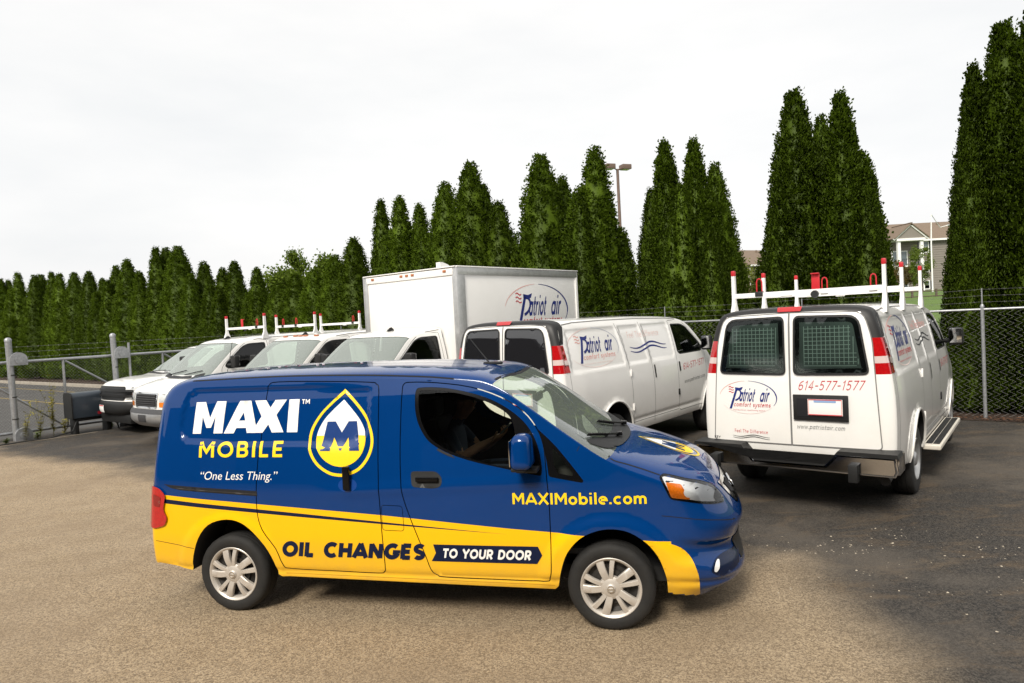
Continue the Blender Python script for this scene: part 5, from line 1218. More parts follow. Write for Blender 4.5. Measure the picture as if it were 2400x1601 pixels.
    decal('cowl', bv, 'T', [[(3.38, -.78), (3.46, 0), (3.38, .78), (3.30, .78), (3.37, 0), (3.30, -.78)]], M_BLACK, root, off=.010, step=.06)
    for y0, y1 in ((-.60, -.05), (.05, .60)):
        P, _ = project(bv, 'T', np.array([(3.33 - .08 * t, y0 + (y1 - y0) * t) for t in np.linspace(0, 1, 7)]), .02); w = MB(); w.tube([tuple(q) for q in P], .009, 5); w.build('wiper', M_BLACKG, root)
    d = MB(); d.box((3.05, 0, 1.15), (.5, 1.7, .22), bev=.06); d.build('dashboard', M_TRIM, root)
    for s_ in (-1, 1):
        s0 = MB(); s0.box((2.0, s_ * .45, .92), (.5, .55, .18), bev=.06); s0.box((1.72, s_ * .45, 1.28), (.16, .52, .62), bev=.06); s0.build('seat', M_FABRIC, root)
    u = MB(); u.box((1.7, 0, .52), (5.4, 1.1, .16)); u.box((3.9, 0, .44), (.9, 1.4, .12)); u.build('underbody', M_UNDER, root)
    u = MB(); u.box((4.36, 0, .36), (.30, 1.62, .22), bev=.05); u.build('air_dam', M_BLACK, root)
    tag(root, 'white pickup truck with a black grille parked beside the gate motor', 'truck'); return root
PK = build_pickup(); drop_off(PK, -6.55, 19.38, .9045 + math.pi)
# ================================================================== ground, kerbs, fences
def ground_material():
    m = bpy.data.materials.new('lot_surface'); m.use_nodes = True; nt = m.node_tree; N, Lk = nt.nodes, nt.links; b = N['Principled BSDF']
    g = N.new('ShaderNodeNewGeometry'); sp = N.new('ShaderNodeSeparateXYZ'); Lk.new(g.outputs['Position'], sp.inputs[0])
    def math_(op, a, c=None, clamp=False):
        n = N.new('ShaderNodeMath'); n.operation = op; n.use_clamp = clamp
        for i, v in enumerate((a, c)):
            if v is None: continue
            if isinstance(v, (int, float)): n.inputs[i].default_value = v
            else: Lk.new(v, n.inputs[i])
        return n.outputs[0]
    def noise(sc, det=6, rough=.6, dist=0.0):
        n = N.new('ShaderNodeTexNoise'); n.inputs['Scale'].default_value = sc; n.inputs['Detail'].default_value = det; n.inputs['Roughness'].default_value = rough; n.inputs['Distortion'].default_value = dist
        Lk.new(g.outputs['Position'], n.inputs['Vector']); return n.outputs['Fac']
    def ramp(f, a, c):
        r = N.new('ShaderNodeMapRange'); r.interpolation_type = 'SMOOTHSTEP'; r.inputs[1].default_value = a; r.inputs[2].default_value = c; Lk.new(f, r.inputs[0]); return r.outputs[0]
    def mix(f, a, c):
        x = N.new('ShaderNodeMix'); x.data_type = 'RGBA'
        if isinstance(f, (int, float)): x.inputs['Factor'].default_value = f
        else: Lk.new(f, x.inputs['Factor'])
        for i, v in ((6, a), (7, c)):
            if isinstance(v, tuple): x.inputs[i].default_value = v + (1,)
            else: Lk.new(v, x.inputs[i])
        return x.outputs[2]
    big = noise(.55, 5, .6); mid = noise(2.3, 6, .65); fine = noise(30, 6, .75); gr = noise(62, 4, .8)
    # the pale washed apron in front: its edge runs across the lot, then turns towards the viewer on the right
    wob = math_('MULTIPLY', math_('SUBTRACT', big, .5), 2.2)
    d1 = math_('SUBTRACT', math_('ADD', math_('MULTIPLY', sp.outputs[0], -.655), 7.2), sp.outputs[1])
    d2 = math_('SUBTRACT', 2.35, sp.outputs[0])
    d = math_('MINIMUM', math_('ADD', d1, wob), math_('ADD', math_('MULTIPLY', d2, 1.3), math_('MULTIPLY', wob, .5)))
    apron = ramp(d, -.35, .75)
    v = N.new('ShaderNodeTexVoronoi'); v.inputs['Scale'].default_value = 34; Lk.new(g.outputs['Position'], v.inputs['Vector'])
    v2 = N.new('ShaderNodeTexVoronoi'); v2.inputs['Scale'].default_value = 24; Lk.new(g.outputs['Position'], v2.inputs['Vector'])
    va = N.new('ShaderNodeTexVoronoi'); va.inputs['Scale'].default_value = 80; Lk.new(g.outputs['Position'], va.inputs['Vector']); vs_ = N.new('ShaderNodeSeparateColor'); Lk.new(va.outputs['Color'], vs_.inputs[0])
    vb = N.new('ShaderNodeTexVoronoi'); vb.inputs['Scale'].default_value = 150; Lk.new(g.outputs['Position'], vb.inputs['Vector']); vt_ = N.new('ShaderNodeSeparateColor'); Lk.new(vb.outputs['Color'], vt_.inputs[0])
    cells = math_('ADD', math_('MULTIPLY', vs_.outputs[0], .5), math_('MULTIPLY', vt_.outputs[1], .5))
    grain = ramp(math_('ADD', math_('MULTIPLY', gr, .45), math_('MULTIPLY', cells, .55)), .28, .74)
    tan_ = mix(grain, (.165, .121, .076), (.44, .338, .218)); tan_ = mix(math_('MULTIPLY', ramp(mid, .35, .7), .6), tan_, mix(grain, (.15, .105, .062), (.36, .27, .165)))
    tan_ = mix(math_('MULTIPLY', math_('MULTIPLY', ramp(v.outputs['Distance'], .24, .06), ramp(fine, .45, .6)), .7), tan_, (.62, .52, .39))
    tan_ = mix(math_('MULTIPLY', ramp(big, .56, .36), .45), tan_, (.22, .16, .10)); tan_ = mix(math_('MULTIPLY', ramp(fine, .44, .30), .6), tan_, (.12, .088, .055))
    mp = N.new('ShaderNodeMapping'); mp.inputs['Rotation'].default_value = (0, 0, -.35); mp.inputs['Scale'].default_value = (.8, 1.9, 1); Lk.new(g.outputs['Position'], mp.inputs[0])
    stn = N.new('ShaderNodeTexNoise'); stn.inputs['Scale'].default_value = 1.5; stn.inputs['Detail'].default_value = 9; stn.inputs['Roughness'].default_value = .78; stn.inputs['Distortion'].default_value = .8; Lk.new(mp.outputs[0], stn.inputs['Vector']); streak = stn.outputs['Fac']
    dark = mix(ramp(math_('ADD', math_('MULTIPLY', fine, .5), math_('MULTIPLY', cells, .5)), .34, .72), (.014, .0125, .0115), (.078, .068, .057)); dark = mix(math_('MULTIPLY', math_('MULTIPLY', ramp(streak, .48, .66), ramp(gr, .30, .62)), .75), dark, (.125, .085, .048))
    dark = mix(math_('MULTIPLY', math_('MULTIPLY', ramp(mid, .52, .70), grain), .6), dark, (.13, .10, .068))
    dark = mix(math_('MULTIPLY', ramp(big, .46, .66), .6), dark, (.105, .088, .070))
    chips = math_('MULTIPLY', ramp(v2.outputs['Distance'], .14, .05), ramp(noise(2.1, 4, .7), .58, .68))
    dark = mix(math_('MULTIPLY', chips, .45), dark, (.42, .36, .27))
    col = mix(apron, dark, tan_)
    Lk.new(col, b.inputs['Base Color'])
    ro = N.new('ShaderNodeMapRange'); ro.inputs[3].default_value = .62; ro.inputs[4].default_value = .95; Lk.new(mid, ro.inputs[0]); Lk.new(ro.outputs[0], b.inputs['Roughness'])
    b.inputs['Specular IOR Level'].default_value = .35
    h = math_('ADD', math_('MULTIPLY', gr, .9), math_('MULTIPLY', fine, .6))
    bp = N.new('ShaderNodeBump'); bp.inputs['Strength'].default_value = .75; bp.inputs['Distance'].default_value = .012; Lk.new(h, bp.inputs['Height']); Lk.new(bp.outputs[0], b.inputs['Normal'])
    return m
def sheet(name, pts, z, mat, kind='structure', n=1):
    V = [(p[0], p[1], z) for p in pts]; o = link(name, make_mesh(name, V, [tuple(range(len(V)))], mat, smooth=False)); tag(o, kind=kind); return o
sheet('ground', [(-1500, -1500), (1500, -1500), (1500, 1500), (-1500, 1500)], -.012, pm('far_grass', (.045, .075, .018), .95, var=(.4, .5)))
sheet('parking_lot', [tuple(lot(-19.2, -40)[:2]), tuple(lot(60, -40)[:2]), tuple(lot(60, 14.15)[:2]), tuple(lot(-19.2, 14.15)[:2])], 0.0, ground_material())
M_ROAD = pm('old_asphalt', (.075, .071, .066), .9, var=(1.1, .35), bump=(120, .5, .008))
sheet('driveway', [tuple(lot(-120, -40)[:2]), tuple(lot(-19.2, -40)[:2]), tuple(lot(-19.2, 13.05)[:2]), tuple(lot(-120, 13.05)[:2])], -.004, M_ROAD)
M_MULCH = pm('mulch', (.060, .030, .016), .95, var=(9, .6, (.022, .013, .008)), bump=(40, 1.0, .03))
sheet('mulch_bed', [tuple(lot(-120, 13.2)[:2]), tuple(lot(-19.2, 13.2)[:2]), tuple(lot(-19.2, 14.15)[:2]), tuple(lot(60, 14.15)[:2]), tuple(lot(60, 19)[:2]), tuple(lot(-120, 19)[:2])], .006, M_MULCH)
M_CONC = pm('kerb_concrete', (.36, .32, .26), .85, var=(3, .3), bump=(60, .3, .005))
k = MB(); k.box((0, 0, .0), (100, .16, .30), bev=.02); ko = k.build('kerb', M_CONC, loc=lot(-70, 13.12, .0), rot=(0, 0, LOT_YAW - math.pi / 2)); tag(ko, kind='structure')
M_YLINE = pm('faded_yellow_line', (.42, .30, .09), .8, var=(7, .55))
for f in (9.2, 11.6): o = sheet('road_marking', [tuple(lot(-60, f)[:2]), tuple(lot(-20.5, f - .15)[:2]), tuple(lot(-20.5, f - .05)[:2]), tuple(lot(-60, f + .1)[:2])], .003, M_YLINE)
# loose chips and leaf litter
def litter():
    V = []; F = []; rg = np.random.default_rng(3)
    def chip(x, y, s):
        a = rg.uniform(0, 6.28); b = len(V); h = s * rg.uniform(.3, .7)
        for k in range(4): t = a + k * 1.57 + rg.uniform(-.3, .3); V.append((x + s * math.cos(t), y + s * math.sin(t), .001))
        V.append((x + rg.uniform(-.3, .3) * s, y + rg.uniform(-.3, .3) * s, h)); F.extend([(b, b + 1, b + 4), (b + 1, b + 2, b + 4), (b + 2, b + 3, b + 4), (b + 3, b, b + 4)])
    for _ in range(60):
        cx, cy = rg.normal(3.1, 1.0), rg.normal(5.6, .6)
        for _ in range(rg.integers(2, 9)): chip(cx + rg.normal(0, .16), cy + rg.normal(0, .05), .003 + .009 * rg.uniform() ** 2)
    for _ in range(700):
        x, y = rg.uniform(-9, 9), rg.uniform(3, 12); chip(x, y, rg.uniform(.002, .006))
    o = link('gravel_chips', make_mesh('gravel_chips', V, F, pm('pale_chip', (.50, .43, .33), .9, var=(40, .4)), smooth=False)); tag(o, 'pale stone chips scattered over the dark paving', 'gravel', kind='stuff')
    V.clear(); F.clear()
    for _ in range(2600):
        p = lot(rg.uniform(-22, 8), 14.15 + abs(rg.normal(0, .22))); a = rg.uniform(0, 6.28); s = rg.uniform(.02, .05); b = len(V)
        z = .012 + rg.uniform(0, .03)
        for k, q in ((0, 1), (1.4, .5), (3.14, 1), (4.6, .5)): V.append((p.x + s * q * math.cos(a + k), p.y + s * q * math.sin(a + k), z + rg.uniform(0, .015)))
        F.append((b, b + 1, b + 2, b + 3))
    o = link('leaf_litter', make_mesh('leaf_litter', V, F, pm('dead_leaf', (.16, .065, .025), .9, var=(3, .6)), smooth=False)); tag(o, 'brown fallen leaves along the foot of the fence', 'leaves', kind='stuff')
litter()

def chain_fabric(name, p0, p1, z0, z1, parent, w=.085, r=.0038):
    """woven diamond wire between two ground points"""
    p0, p1 = Vector(p0), Vector(p1); d = p1 - p0; L = d.length; d.normalize(); nrm = Vector((-d.y, d.x, 0)); n = int(L / w); V = []; F = []; m = int((z1 - z0) / (w / 2))
    for i in range(n + 1):
        for j in range(m + 1):
            s = (i + (.5 if j % 2 else -.5) * .96) * w + w / 2; s = min(max(s, 0), L); off = r * .8 * (1 if (i + j) % 2 else -1)
            c = p0 + d * s + nrm * off; z = z0 + j * w / 2; b = len(V)
            V += [(c.x + d.x * r, c.y + d.y * r, z), (c.x - d.x * r * .5 + nrm.x * r * .87, c.y - d.y * r * .5 + nrm.y * r * .87, z), (c.x - d.x * r * .5 - nrm.x * r * .87, c.y - d.y * r * .5 - nrm.y * r * .87, z)]
            if j:
                a = b - 3
                for k in range(3): F.append((a + k, a + (k + 1) % 3, b + (k + 1) % 3, b + k))
    o = link(name, make_mesh(name, V, F, M_WIRE), parent); tag(o, kind='stuff'); return o
M_WIRE = pm('fence_wire', (.30, .30, .29), .5, metal=.3)
M_BARB = pm('barbed_wire', (.20, .20, .19), .5, metal=.3)
def barbed(mb, a, b, sag=.02, n=14):
    a, b = Vector(a), Vector(b); pts = [a.lerp(b, t) - Vector((0, 0, sag * 4 * t * (1 - t))) for t in np.linspace(0, 1, 7)]; mb.tube(pts, .0022, 3, caps=False)
    for k in range(n):
        p = a.lerp(b, (k + .5) / n) - Vector((0, 0, sag * 4 * ((k + .5) / n) * (1 - (k + .5) / n))); mb.tube([p + Vector((.012, .01, .015)), p - Vector((.012, .01, .015))], .0018, 3); mb.tube([p + Vector((-.012, .01, .015)), p - Vector((-.012, .01, .015))], .0018, 3)
def right_fence():
    lats = [-18.65, -15.88, -12.88, -9.88, -6.88, -3.88, -.88, 2.12, 5.12]; FW = 14.47; zt = 1.95
    root = empty('chain_link_fence', lot(lats[0], FW)); tag(root, 'grey chain link fence with barbed wire along the hedge behind the vans', 'fence')
    inv = Matrix.Translation(-root.location)
    P = lambda la, z=0.0: inv @ lot(la, FW, z)
    for i, la in enumerate(lats):
        m = MB(); m.tube([P(la, -.1), P(la, zt + .02)], .030 if i else .045, 12); m.lathe([(0, .035), (.022, .028), (.034, .0), (.034, -.03)], 12, 'z', P(la, zt + .03)); po = m.build('fence_post', M_GALV, root)
        a = MB(); a.tube([P(la, zt), P(la, zt + .34)], .012, 6); a.build('barb_arm', M_GALV, po)
    for i in range(len(lats) - 1):
        m = MB(); m.tube([P(lats[i], zt - .03), P(lats[i + 1], zt - .03)], .022, 10); m.build('top_rail', M_GALV, root)
        chain_fabric('wire_mesh', P(lats[i]), P(lats[i + 1]), .04, zt, root, w=.112)
        w = MB()
        for z in (zt + .10, zt + .21, zt + .32): barbed(w, P(lats[i], z), P(lats[i + 1], z))
        w = w.build('barbed_wire', M_BARB, root); tag(w, kind='stuff')
right_fence()
def left_fence():
    LA = -18.65; root = empty('sliding_gate', lot(LA, 2.0)); tag(root, 'grey steel sliding gate with chain link mesh and diagonal braces at left', 'gate')
    inv = Matrix.Translation(-root.location); P = lambda f, z=0.0, dl=0.0: inv @ lot(LA + dl, f, z)
    zt, zb = 1.79, .17; fs = [2.0, 4.2, 6.2, 8.55, 10.9, 12.6]
    m = MB(); m.tube([P(2.0, zt), P(12.6, zt)], .034, 12); m.build('top_rail', M_GALV, root)
    m = MB(); m.tube([P(2.0, zb), P(12.6, zb)], .034, 12); m.build('bottom_rail', M_GALV, root)
    for f in fs:
        m = MB(); m.tube([P(f, zb), P(f, zt)], .030, 10); m.build('gate_upright', M_GALV, root)
    for a, b in zip(fs[:-1], fs[1:]):
        m = MB(); m.tube([P(a + .05, zt - .05), P(b - .1, zb + .05)], .024, 8); m.build('diagonal_brace', M_GALV, root)
        chain_fabric('wire_mesh', P(a), P(b), zb, zt + .03, root, w=.075)
    for q in (0, 1, 2): 
        w = MB(); barbed(w, P(2.0, zt + .12 + q * .12), P(12.6, zt + .10 + q * .13), sag=.015, n=50); w = w.build('barbed_wire', M_BARB, root); tag(w, kind='stuff')
    for f, lab in ((5.11, 'grey gate post with a roller at the left edge of the lot'), (7.31, 'grey gate post with a roller behind the pickup bonnet')):
        r = empty('gate_post', lot(LA + .16, f)); tag(r, lab, 'gate post', 'round gate posts carrying the rollers')
        m = MB(); m.tube([(0, 0, -.1), (-.02, -.02, 2.31)], .066, 20); m.build('post', M_GALV, r)
        m = MB(); m.lathe([(0, .05), (.04, .042), (.066, .012), (.072, .0), (.072, -.05)], 20, 'z', (-.02, -.02, 2.31)); m.build('post_cap', M_GALV, r)
        for z in (zt + .03, .10):
            m = MB(); u = LF; w_ = LR
            prof = [(-.17, -.10), (.17, -.10), (.17, .04)] + [(.17 * math.cos(a), .04 + .15 * math.sin(a)) for a in np.linspace(.2, math.pi - .2, 10)] + [(-.17, .04)]
            m.prism(prof, Vector((0, 0, z)) + LF * .12 + LR * .03, tuple(LF), (0, 0, 1), tuple(LR * .09)); m.build('roller_cover', M_GALV, r)
            m = MB(); m.tube([Vector((0, 0, z + .02)) + LF * .12 + LR * .125, Vector((0, 0, z + .02)) + LF * .12 + LR * .15], .085, 20); m.build('roller', M_GALV, r)
        for z in (.5, 1.0, 1.5):
            m = MB(); m.lathe([(.066, -.012), (.072, -.012), (.072, .012), (.066, .012)], 20, 'z', (0, 0, z)); m.build('band_clamp', M_STEEL, r)
    pr = empty('fence_post', lot(LA + .22, 7.62)); tag(pr, 'thin grey fence post beside the right gate post', 'fence post')
    m = MB(); m.tube([(0, 0, -.05), (0, 0, 2.10)], .03, 12); m.build('post', M_GALV, pr)
    # gate motor cabinet
    g = empty('gate_motor', lot(-18.22, 6.10), LOT_YAW); tag(g, 'dark blue grey gate motor cabinet standing on black legs', 'gate motor')
    MC = pm('cabinet_grey', (.035, .046, .060), .38, coat=.2, var=(3, .2), rvar=(5, .1))
    prof = round_poly([(-.24, 0), (.24, 0), (.24, .60), (-.24, .60)], [.01, .01, .12, .12], 6)
    m = MB(); m.prism(prof, (0, 0, .38), (0, 1, 0), (0, 0, 1), (.92, 0, 0)); m.build('cabinet', MC, g, sharp=30)
    m = MB(); m.prism(offset_poly(prof, .008), (-.02, 0, .38), (0, 1, 0), (0, 0, 1), (.03, 0, 0)); m.build('cabinet_lid', M_BLACK, g, sharp=30)
    for x in (.10, .80):
        m = MB(); m.box((x, 0, .19), (.09, .30, .40), bev=.01); m.build('leg', M_BLACK, g)
    m = MB(); m.box((.45, 0, .34), (.70, .34, .08), bev=.01); m.build('base_frame', M_BLACK, g)
    m = MB(); m.box((.62, -.245, .46), (.18, .006, .07)); m.build('warning_label', pm('label_red', (.35, .01, .02), .5), g)
    m = MB(); m.tube([(.1, -.2, .35), (-.05, -.3, .10), (-.5, -.32, .03), (-1.6, -.25, .02)], .015, 6); m.build('cable', M_BLACK, g)
    m = MB(); m.tube([(.75, -.1, .35), (.95, -.22, .15), (1.0, -.2, .0)], .015, 6); m.build('conduit', M_BLACK, g)
    # lock box on the far left
    b = empty('keypad', lot(LA + .16, 4.2, .0)); tag(b, 'small dark keypad on a thin post at the left edge', 'keypad')
    m = MB(); m.tube([(0, 0, 0), (0, 0, 1.1)], .025, 8); m.build('post', M_GALV, b); m = MB(); m.box((0, 0, 1.05), (.16, .14, .24), bev=.02); m.build('housing', M_TRIM, b)
left_fence()
def weeds():
    rg = np.random.default_rng(11)
    def weed(x, y, h, n, label, tone):
        r = empty('weed', (x, y, 0)); tag(r, label, 'weed', 'weeds along the gate line')
        st = MB(); V = []; F = []
        for i in range(n):
            a = rg.uniform(0, 6.28); ln = rg.uniform(.05, .28) * h; tip = Vector((ln * math.cos(a), ln * math.sin(a), h * rg.uniform(.6, 1)))
            pts = [Vector((tip.x * t * t, tip.y * t * t, tip.z * t)) for t in np.linspace(0, 1, 6)]; st.tube(pts, [.006, .005, .004, .004, .003, .002], 4)
            for k in range(int(34 * h)):
                t = rg.uniform(.1, 1); p = Vector((tip.x * t * t, tip.y * t * t, tip.z * t)); b = rg.uniform(0, 6.28); s = rg.uniform(.05, .11); d = Vector((math.cos(b), math.sin(b), rg.uniform(0, .6))) * s; q = Vector((-math.sin(b), math.cos(b), 0)) * s * .20; c = len(V)
                V += [p, p + d * .5 + q, p + d, p + d * .5 - q]; F.append((c, c + 1, c + 2, c + 3))
        st.build('stem', pm('weed_stem', (.14, .13, .03), .9), r); link('leaves', make_mesh('leaves', V, F, pm('weed_leaf' + tone, (.30, .26, .02) if tone == 'y' else (.09, .13, .02), .8, var=(6, .4)), smooth=False), r)
    for (f, dl, h, n, lab, tone) in ((5.55, .25, .95, 5, 'tall yellow green weed between the gate post and the motor', 'y'), (5.85, .15, 1.45, 6, 'tallest yellow weed beside the gate motor cabinet', 'y'), (6.0, .40, .45, 8, 'low bushy weed at the foot of the motor legs', 'y'), (5.25, .3, .7, 5, 'thin dry weed growing against the left gate post', 'y'),
                                (5.4, .55, .18, 12, 'low clump of grass on the lot edge by the gate post', 'g'), (7.0, .45, .30, 10, 'green grass tuft under the right end of the gate motor', 'g'), (4.8, .55, .15, 14, 'short grass tuft at the far left lot edge', 'g')):
        p = lot(-18.65 + dl, f); weed(p.x, p.y, h, n, lab, tone)
weeds()
sheet('lot_edge_line', [tuple(lot(-17.75, -3)[:2]), tuple(lot(-17.68, -3)[:2]), tuple(lot(-17.95, 6.6)[:2]), tuple(lot(-18.02, 6.6)[:2])], .004, pm('pale_edge', (.36, .30, .22), .9, var=(8, .4)))
# ================================================================== hedge trees and others
def leaf_mat(name, c0, c1, trans=.25):
    if name in MATS: return MATS[name]
    m = bpy.data.materials.new(name); m.use_nodes = True; MATS[name] = m; N, Lk = m.node_tree.nodes, m.node_tree.links; N.clear()
    o = N.new('ShaderNodeOutputMaterial'); g = N.new('ShaderNodeNewGeometry'); r = N.new('ShaderNodeValToRGB'); r.color_ramp.elements[0].color = c0 + (1,); r.color_ramp.elements[1].color = c1 + (1,)
    tc = N.new('ShaderNodeTexCoord'); n = N.new('ShaderNodeTexNoise'); n.inputs['Scale'].default_value = 3.2; n.inputs['Detail'].default_value = 4; Lk.new(tc.outputs['Object'], n.inputs['Vector'])
    a = N.new('ShaderNodeMath'); a.operation = 'MULTIPLY_ADD'; a.inputs[1].default_value = .30; Lk.new(g.outputs['Random Per Island'], a.inputs[0])
    s = N.new('ShaderNodeMath'); s.operation = 'MULTIPLY'; s.inputs[1].default_value = .82; Lk.new(n.outputs['Fac'], s.inputs[0]); Lk.new(s.outputs[0], a.inputs[2]); Lk.new(a.outputs[0], r.inputs['Fac'])
    oi = N.new('ShaderNodeObjectInfo'); hs = N.new('ShaderNodeHueSaturation'); mr = N.new('ShaderNodeMapRange'); mr.inputs[3].default_value = .8; mr.inputs[4].default_value = 1.2; Lk.new(oi.outputs['Random'], mr.inputs[0]); Lk.new(mr.outputs[0], hs.inputs['Value']); Lk.new(r.outputs[0], hs.inputs['Color'])
    d = N.new('ShaderNodeBsdfDiffuse'); t = N.new('ShaderNodeBsdfTranslucent'); x = N.new('ShaderNodeMixShader'); x.inputs[0].default_value = trans
    for q in (d, t): Lk.new(hs.outputs[0], q.inputs['Color'])
    gl = N.new('ShaderNodeBsdfGlossy'); gl.inputs['Roughness'].default_value = .5; x2 = N.new('ShaderNodeMixShader'); x2.inputs[0].default_value = .008
    Lk.new(d.outputs[0], x.inputs[1]); Lk.new(t.outputs[0], x.inputs[2]); Lk.new(x.outputs[0], x2.inputs[1]); Lk.new(gl.outputs[0], x2.inputs[2]); Lk.new(x2.outputs[0], o.inputs['Surface']); return m
M_CEDAR = leaf_mat('cedar_foliage', (.028, .054, .004), (.122, .186, .012), .42)
M_BARK = pm('bark', (.075, .048, .032), .95, var=(14, .5), bump=(30, .8, .02))
M_DRY = leaf_mat('browned_foliage', (.06, .022, .010), (.13, .05, .022))
def arborvitae_mesh(seed, H=6.5, Rb=.95, tops=((0, 0, 1.0),), dens_=1.0, dry=0):
    """crown of upright flat sprays gathered in clumps; tops: (x, y, height fraction) of leaders"""
    rg = np.random.default_rng(seed); V = []; F = []; FM = []
    ph = rg.uniform(0, 6.28, 8); am = rg.uniform(.015, .045, 8)
    def radius(h, th, k):
        base = (1 - h) ** .70 * (1 - .20 * np.exp(-h * 12)) * 1.12
        lump = sum(am[i] * np.sin((i % 4 + 2) * th + ph[i] + h * (7 + 3 * i)) for i in range(8)); return np.maximum(.02, base * (1 + lump) + .015)
    NR = []
    def add_sprays(p, d, L, wr, mi, out):
        sd = np.cross(d, rg.normal(0, 1, d.shape)); sd /= np.linalg.norm(sd, axis=1, keepdims=True) + 1e-9; L = L[:, None]; w = L * wr[:, None]; g_ = np.cross(d, sd); fl = np.where((g_ * out).sum(1) < 0, -1., 1.)[:, None]; sd = sd * fl; g_ = g_ * fl; nn = g_ * w * .35; b = len(V); N_ = out * .6 + g_ * .26 + np.array([0, 0, .8]); N_ /= np.linalg.norm(N_, axis=1, keepdims=True); NR.extend(np.repeat(N_, 4, 0).tolist())
        V.extend(np.stack([p, p + d * L * .45 + sd * w + nn, p + d * L, p + d * L * .5 - sd * w + nn], 1).reshape(-1, 3).tolist())
        F.extend((b + np.arange(len(p) * 4).reshape(-1, 4)).tolist()); FM.extend([mi] * len(p))
    for k, (tx, ty, tf) in enumerate(tops):
        Hk = H * tf; Rk = Rb * (1.0 if len(tops) == 1 else .72) * (.75 + .25 * tf)
        n = int(3300 * dens_ * (Hk / 6.5) * (Rk / .95) ** .8)
        h = np.where(rg.uniform(size=n) < .72, 1 - np.sqrt(rg.uniform(size=n)), rg.uniform(0, .99, n)); th = rg.uniform(0, 2 * math.pi, n)
        r = Rk * radius(h, th, k) * rg.uniform(.80, 1.03, n); S = 13; m_ = n * S; rep = lambda q: np.repeat(q, S, 0)
        cen = np.stack([tx + r * np.cos(th), ty + r * np.sin(th), .12 + h * (Hk - .15)], 1); out = np.stack([np.cos(th), np.sin(th), np.zeros(n)], 1)
        o = np.clip(rg.normal(0, .36, (m_, 3)), -.75, .75) * rep(rg.uniform(.06, .14, n))[:, None]; o[:, 2] *= 1.25
        d = rep(out) * rg.uniform(.15, .75, (m_, 1)) + np.stack([rg.normal(0, .35, m_), rg.normal(0, .35, m_), rg.uniform(.45, 1.1, m_)], 1); d /= np.linalg.norm(d, axis=1, keepdims=True)
        add_sprays(rep(cen) + o, d, rg.uniform(.034, .072, m_), rg.uniform(.28, .46, m_), 0, rep(out))
        # inner mass of darker twigs, same foliage
        m = 14; q = 20
        for i in range(q + 1):
            h = i / q
            for j in range(m):
                th = 2 * math.pi * j / m; r = Rk * radius(h * .97, th, k) * .86; V.append([tx + r * math.cos(th), ty + r * math.sin(th), .15 + h * (Hk - .35)]); NR.append([math.cos(th), math.sin(th), .3])
        b0 = len(V) - (q + 1) * m
        for i in range(q):
            for j in range(m): F.append((b0 + i * m + j, b0 + i * m + (j + 1) % m, b0 + (i + 1) * m + (j + 1) % m, b0 + (i + 1) * m + j)); FM.append(0)
    for c in range(dry):
        th = rg.uniform(4.0, 5.6); h = rg.uniform(.25, .7); r = Rb * float(radius(h, th, 0)); q = 70; out = np.repeat([[math.cos(th), math.sin(th), 0.]], q, 0)
        o = rg.normal(0, .05, (q, 3)); o[:, 2] *= 2.0; d = out + rg.normal(0, .4, (q, 3)) + np.array([0, 0, 1.2]); d /= np.linalg.norm(d, axis=1, keepdims=True)
        add_sprays(np.array([r * math.cos(th), r * math.sin(th), h * H]) + o, d, rg.uniform(.05, .1, q), rg.uniform(.26, .42, q), 1, out)
    return make_mesh('crown', V, F, [M_CEDAR, M_DRY], FM, smooth=True, normals=NR)
ARB = [arborvitae_mesh(1), arborvitae_mesh(2, tops=((0, 0, 1.0), (.30, .1, .84))), arborvitae_mesh(3, Rb=1.0), arborvitae_mesh(4, tops=((-.15, 0, 1.0), (.28, -.1, .86), (.05, .3, .8))), arborvitae_mesh(5, Rb=.9)]
ARB_NEAR = [arborvitae_mesh(11, dens_=1.8, dry=1), arborvitae_mesh(12, dens_=1.8, tops=((0, 0, 1.0), (.34, -.1, .80))), arborvitae_mesh(13, dens_=1.8)]
_tm = MB(); _tm.tube([(0, 0, -.1), (.01, .01, .8), (0, .02, 3.2)], [.13, .10, .04], 9)
def pix_to_lot(px, f):
    """ground point on the lot line F = f that shows at photo column px (given as a sight line angle)"""
    k = (px - 1200) / 1595.5; d = (rt * k + fwd); t = f / (d.x * LF.x + d.y * LF.y); return Vector((d.x * t, d.y * t, 0))
def height_at(p, py, px):
    dep = p.dot(Vector((fwd.x, fwd.y, 0))); yh = 751 - .052 * (px - 1200); return CAM_H + (yh - py) / 1595.5 * dep
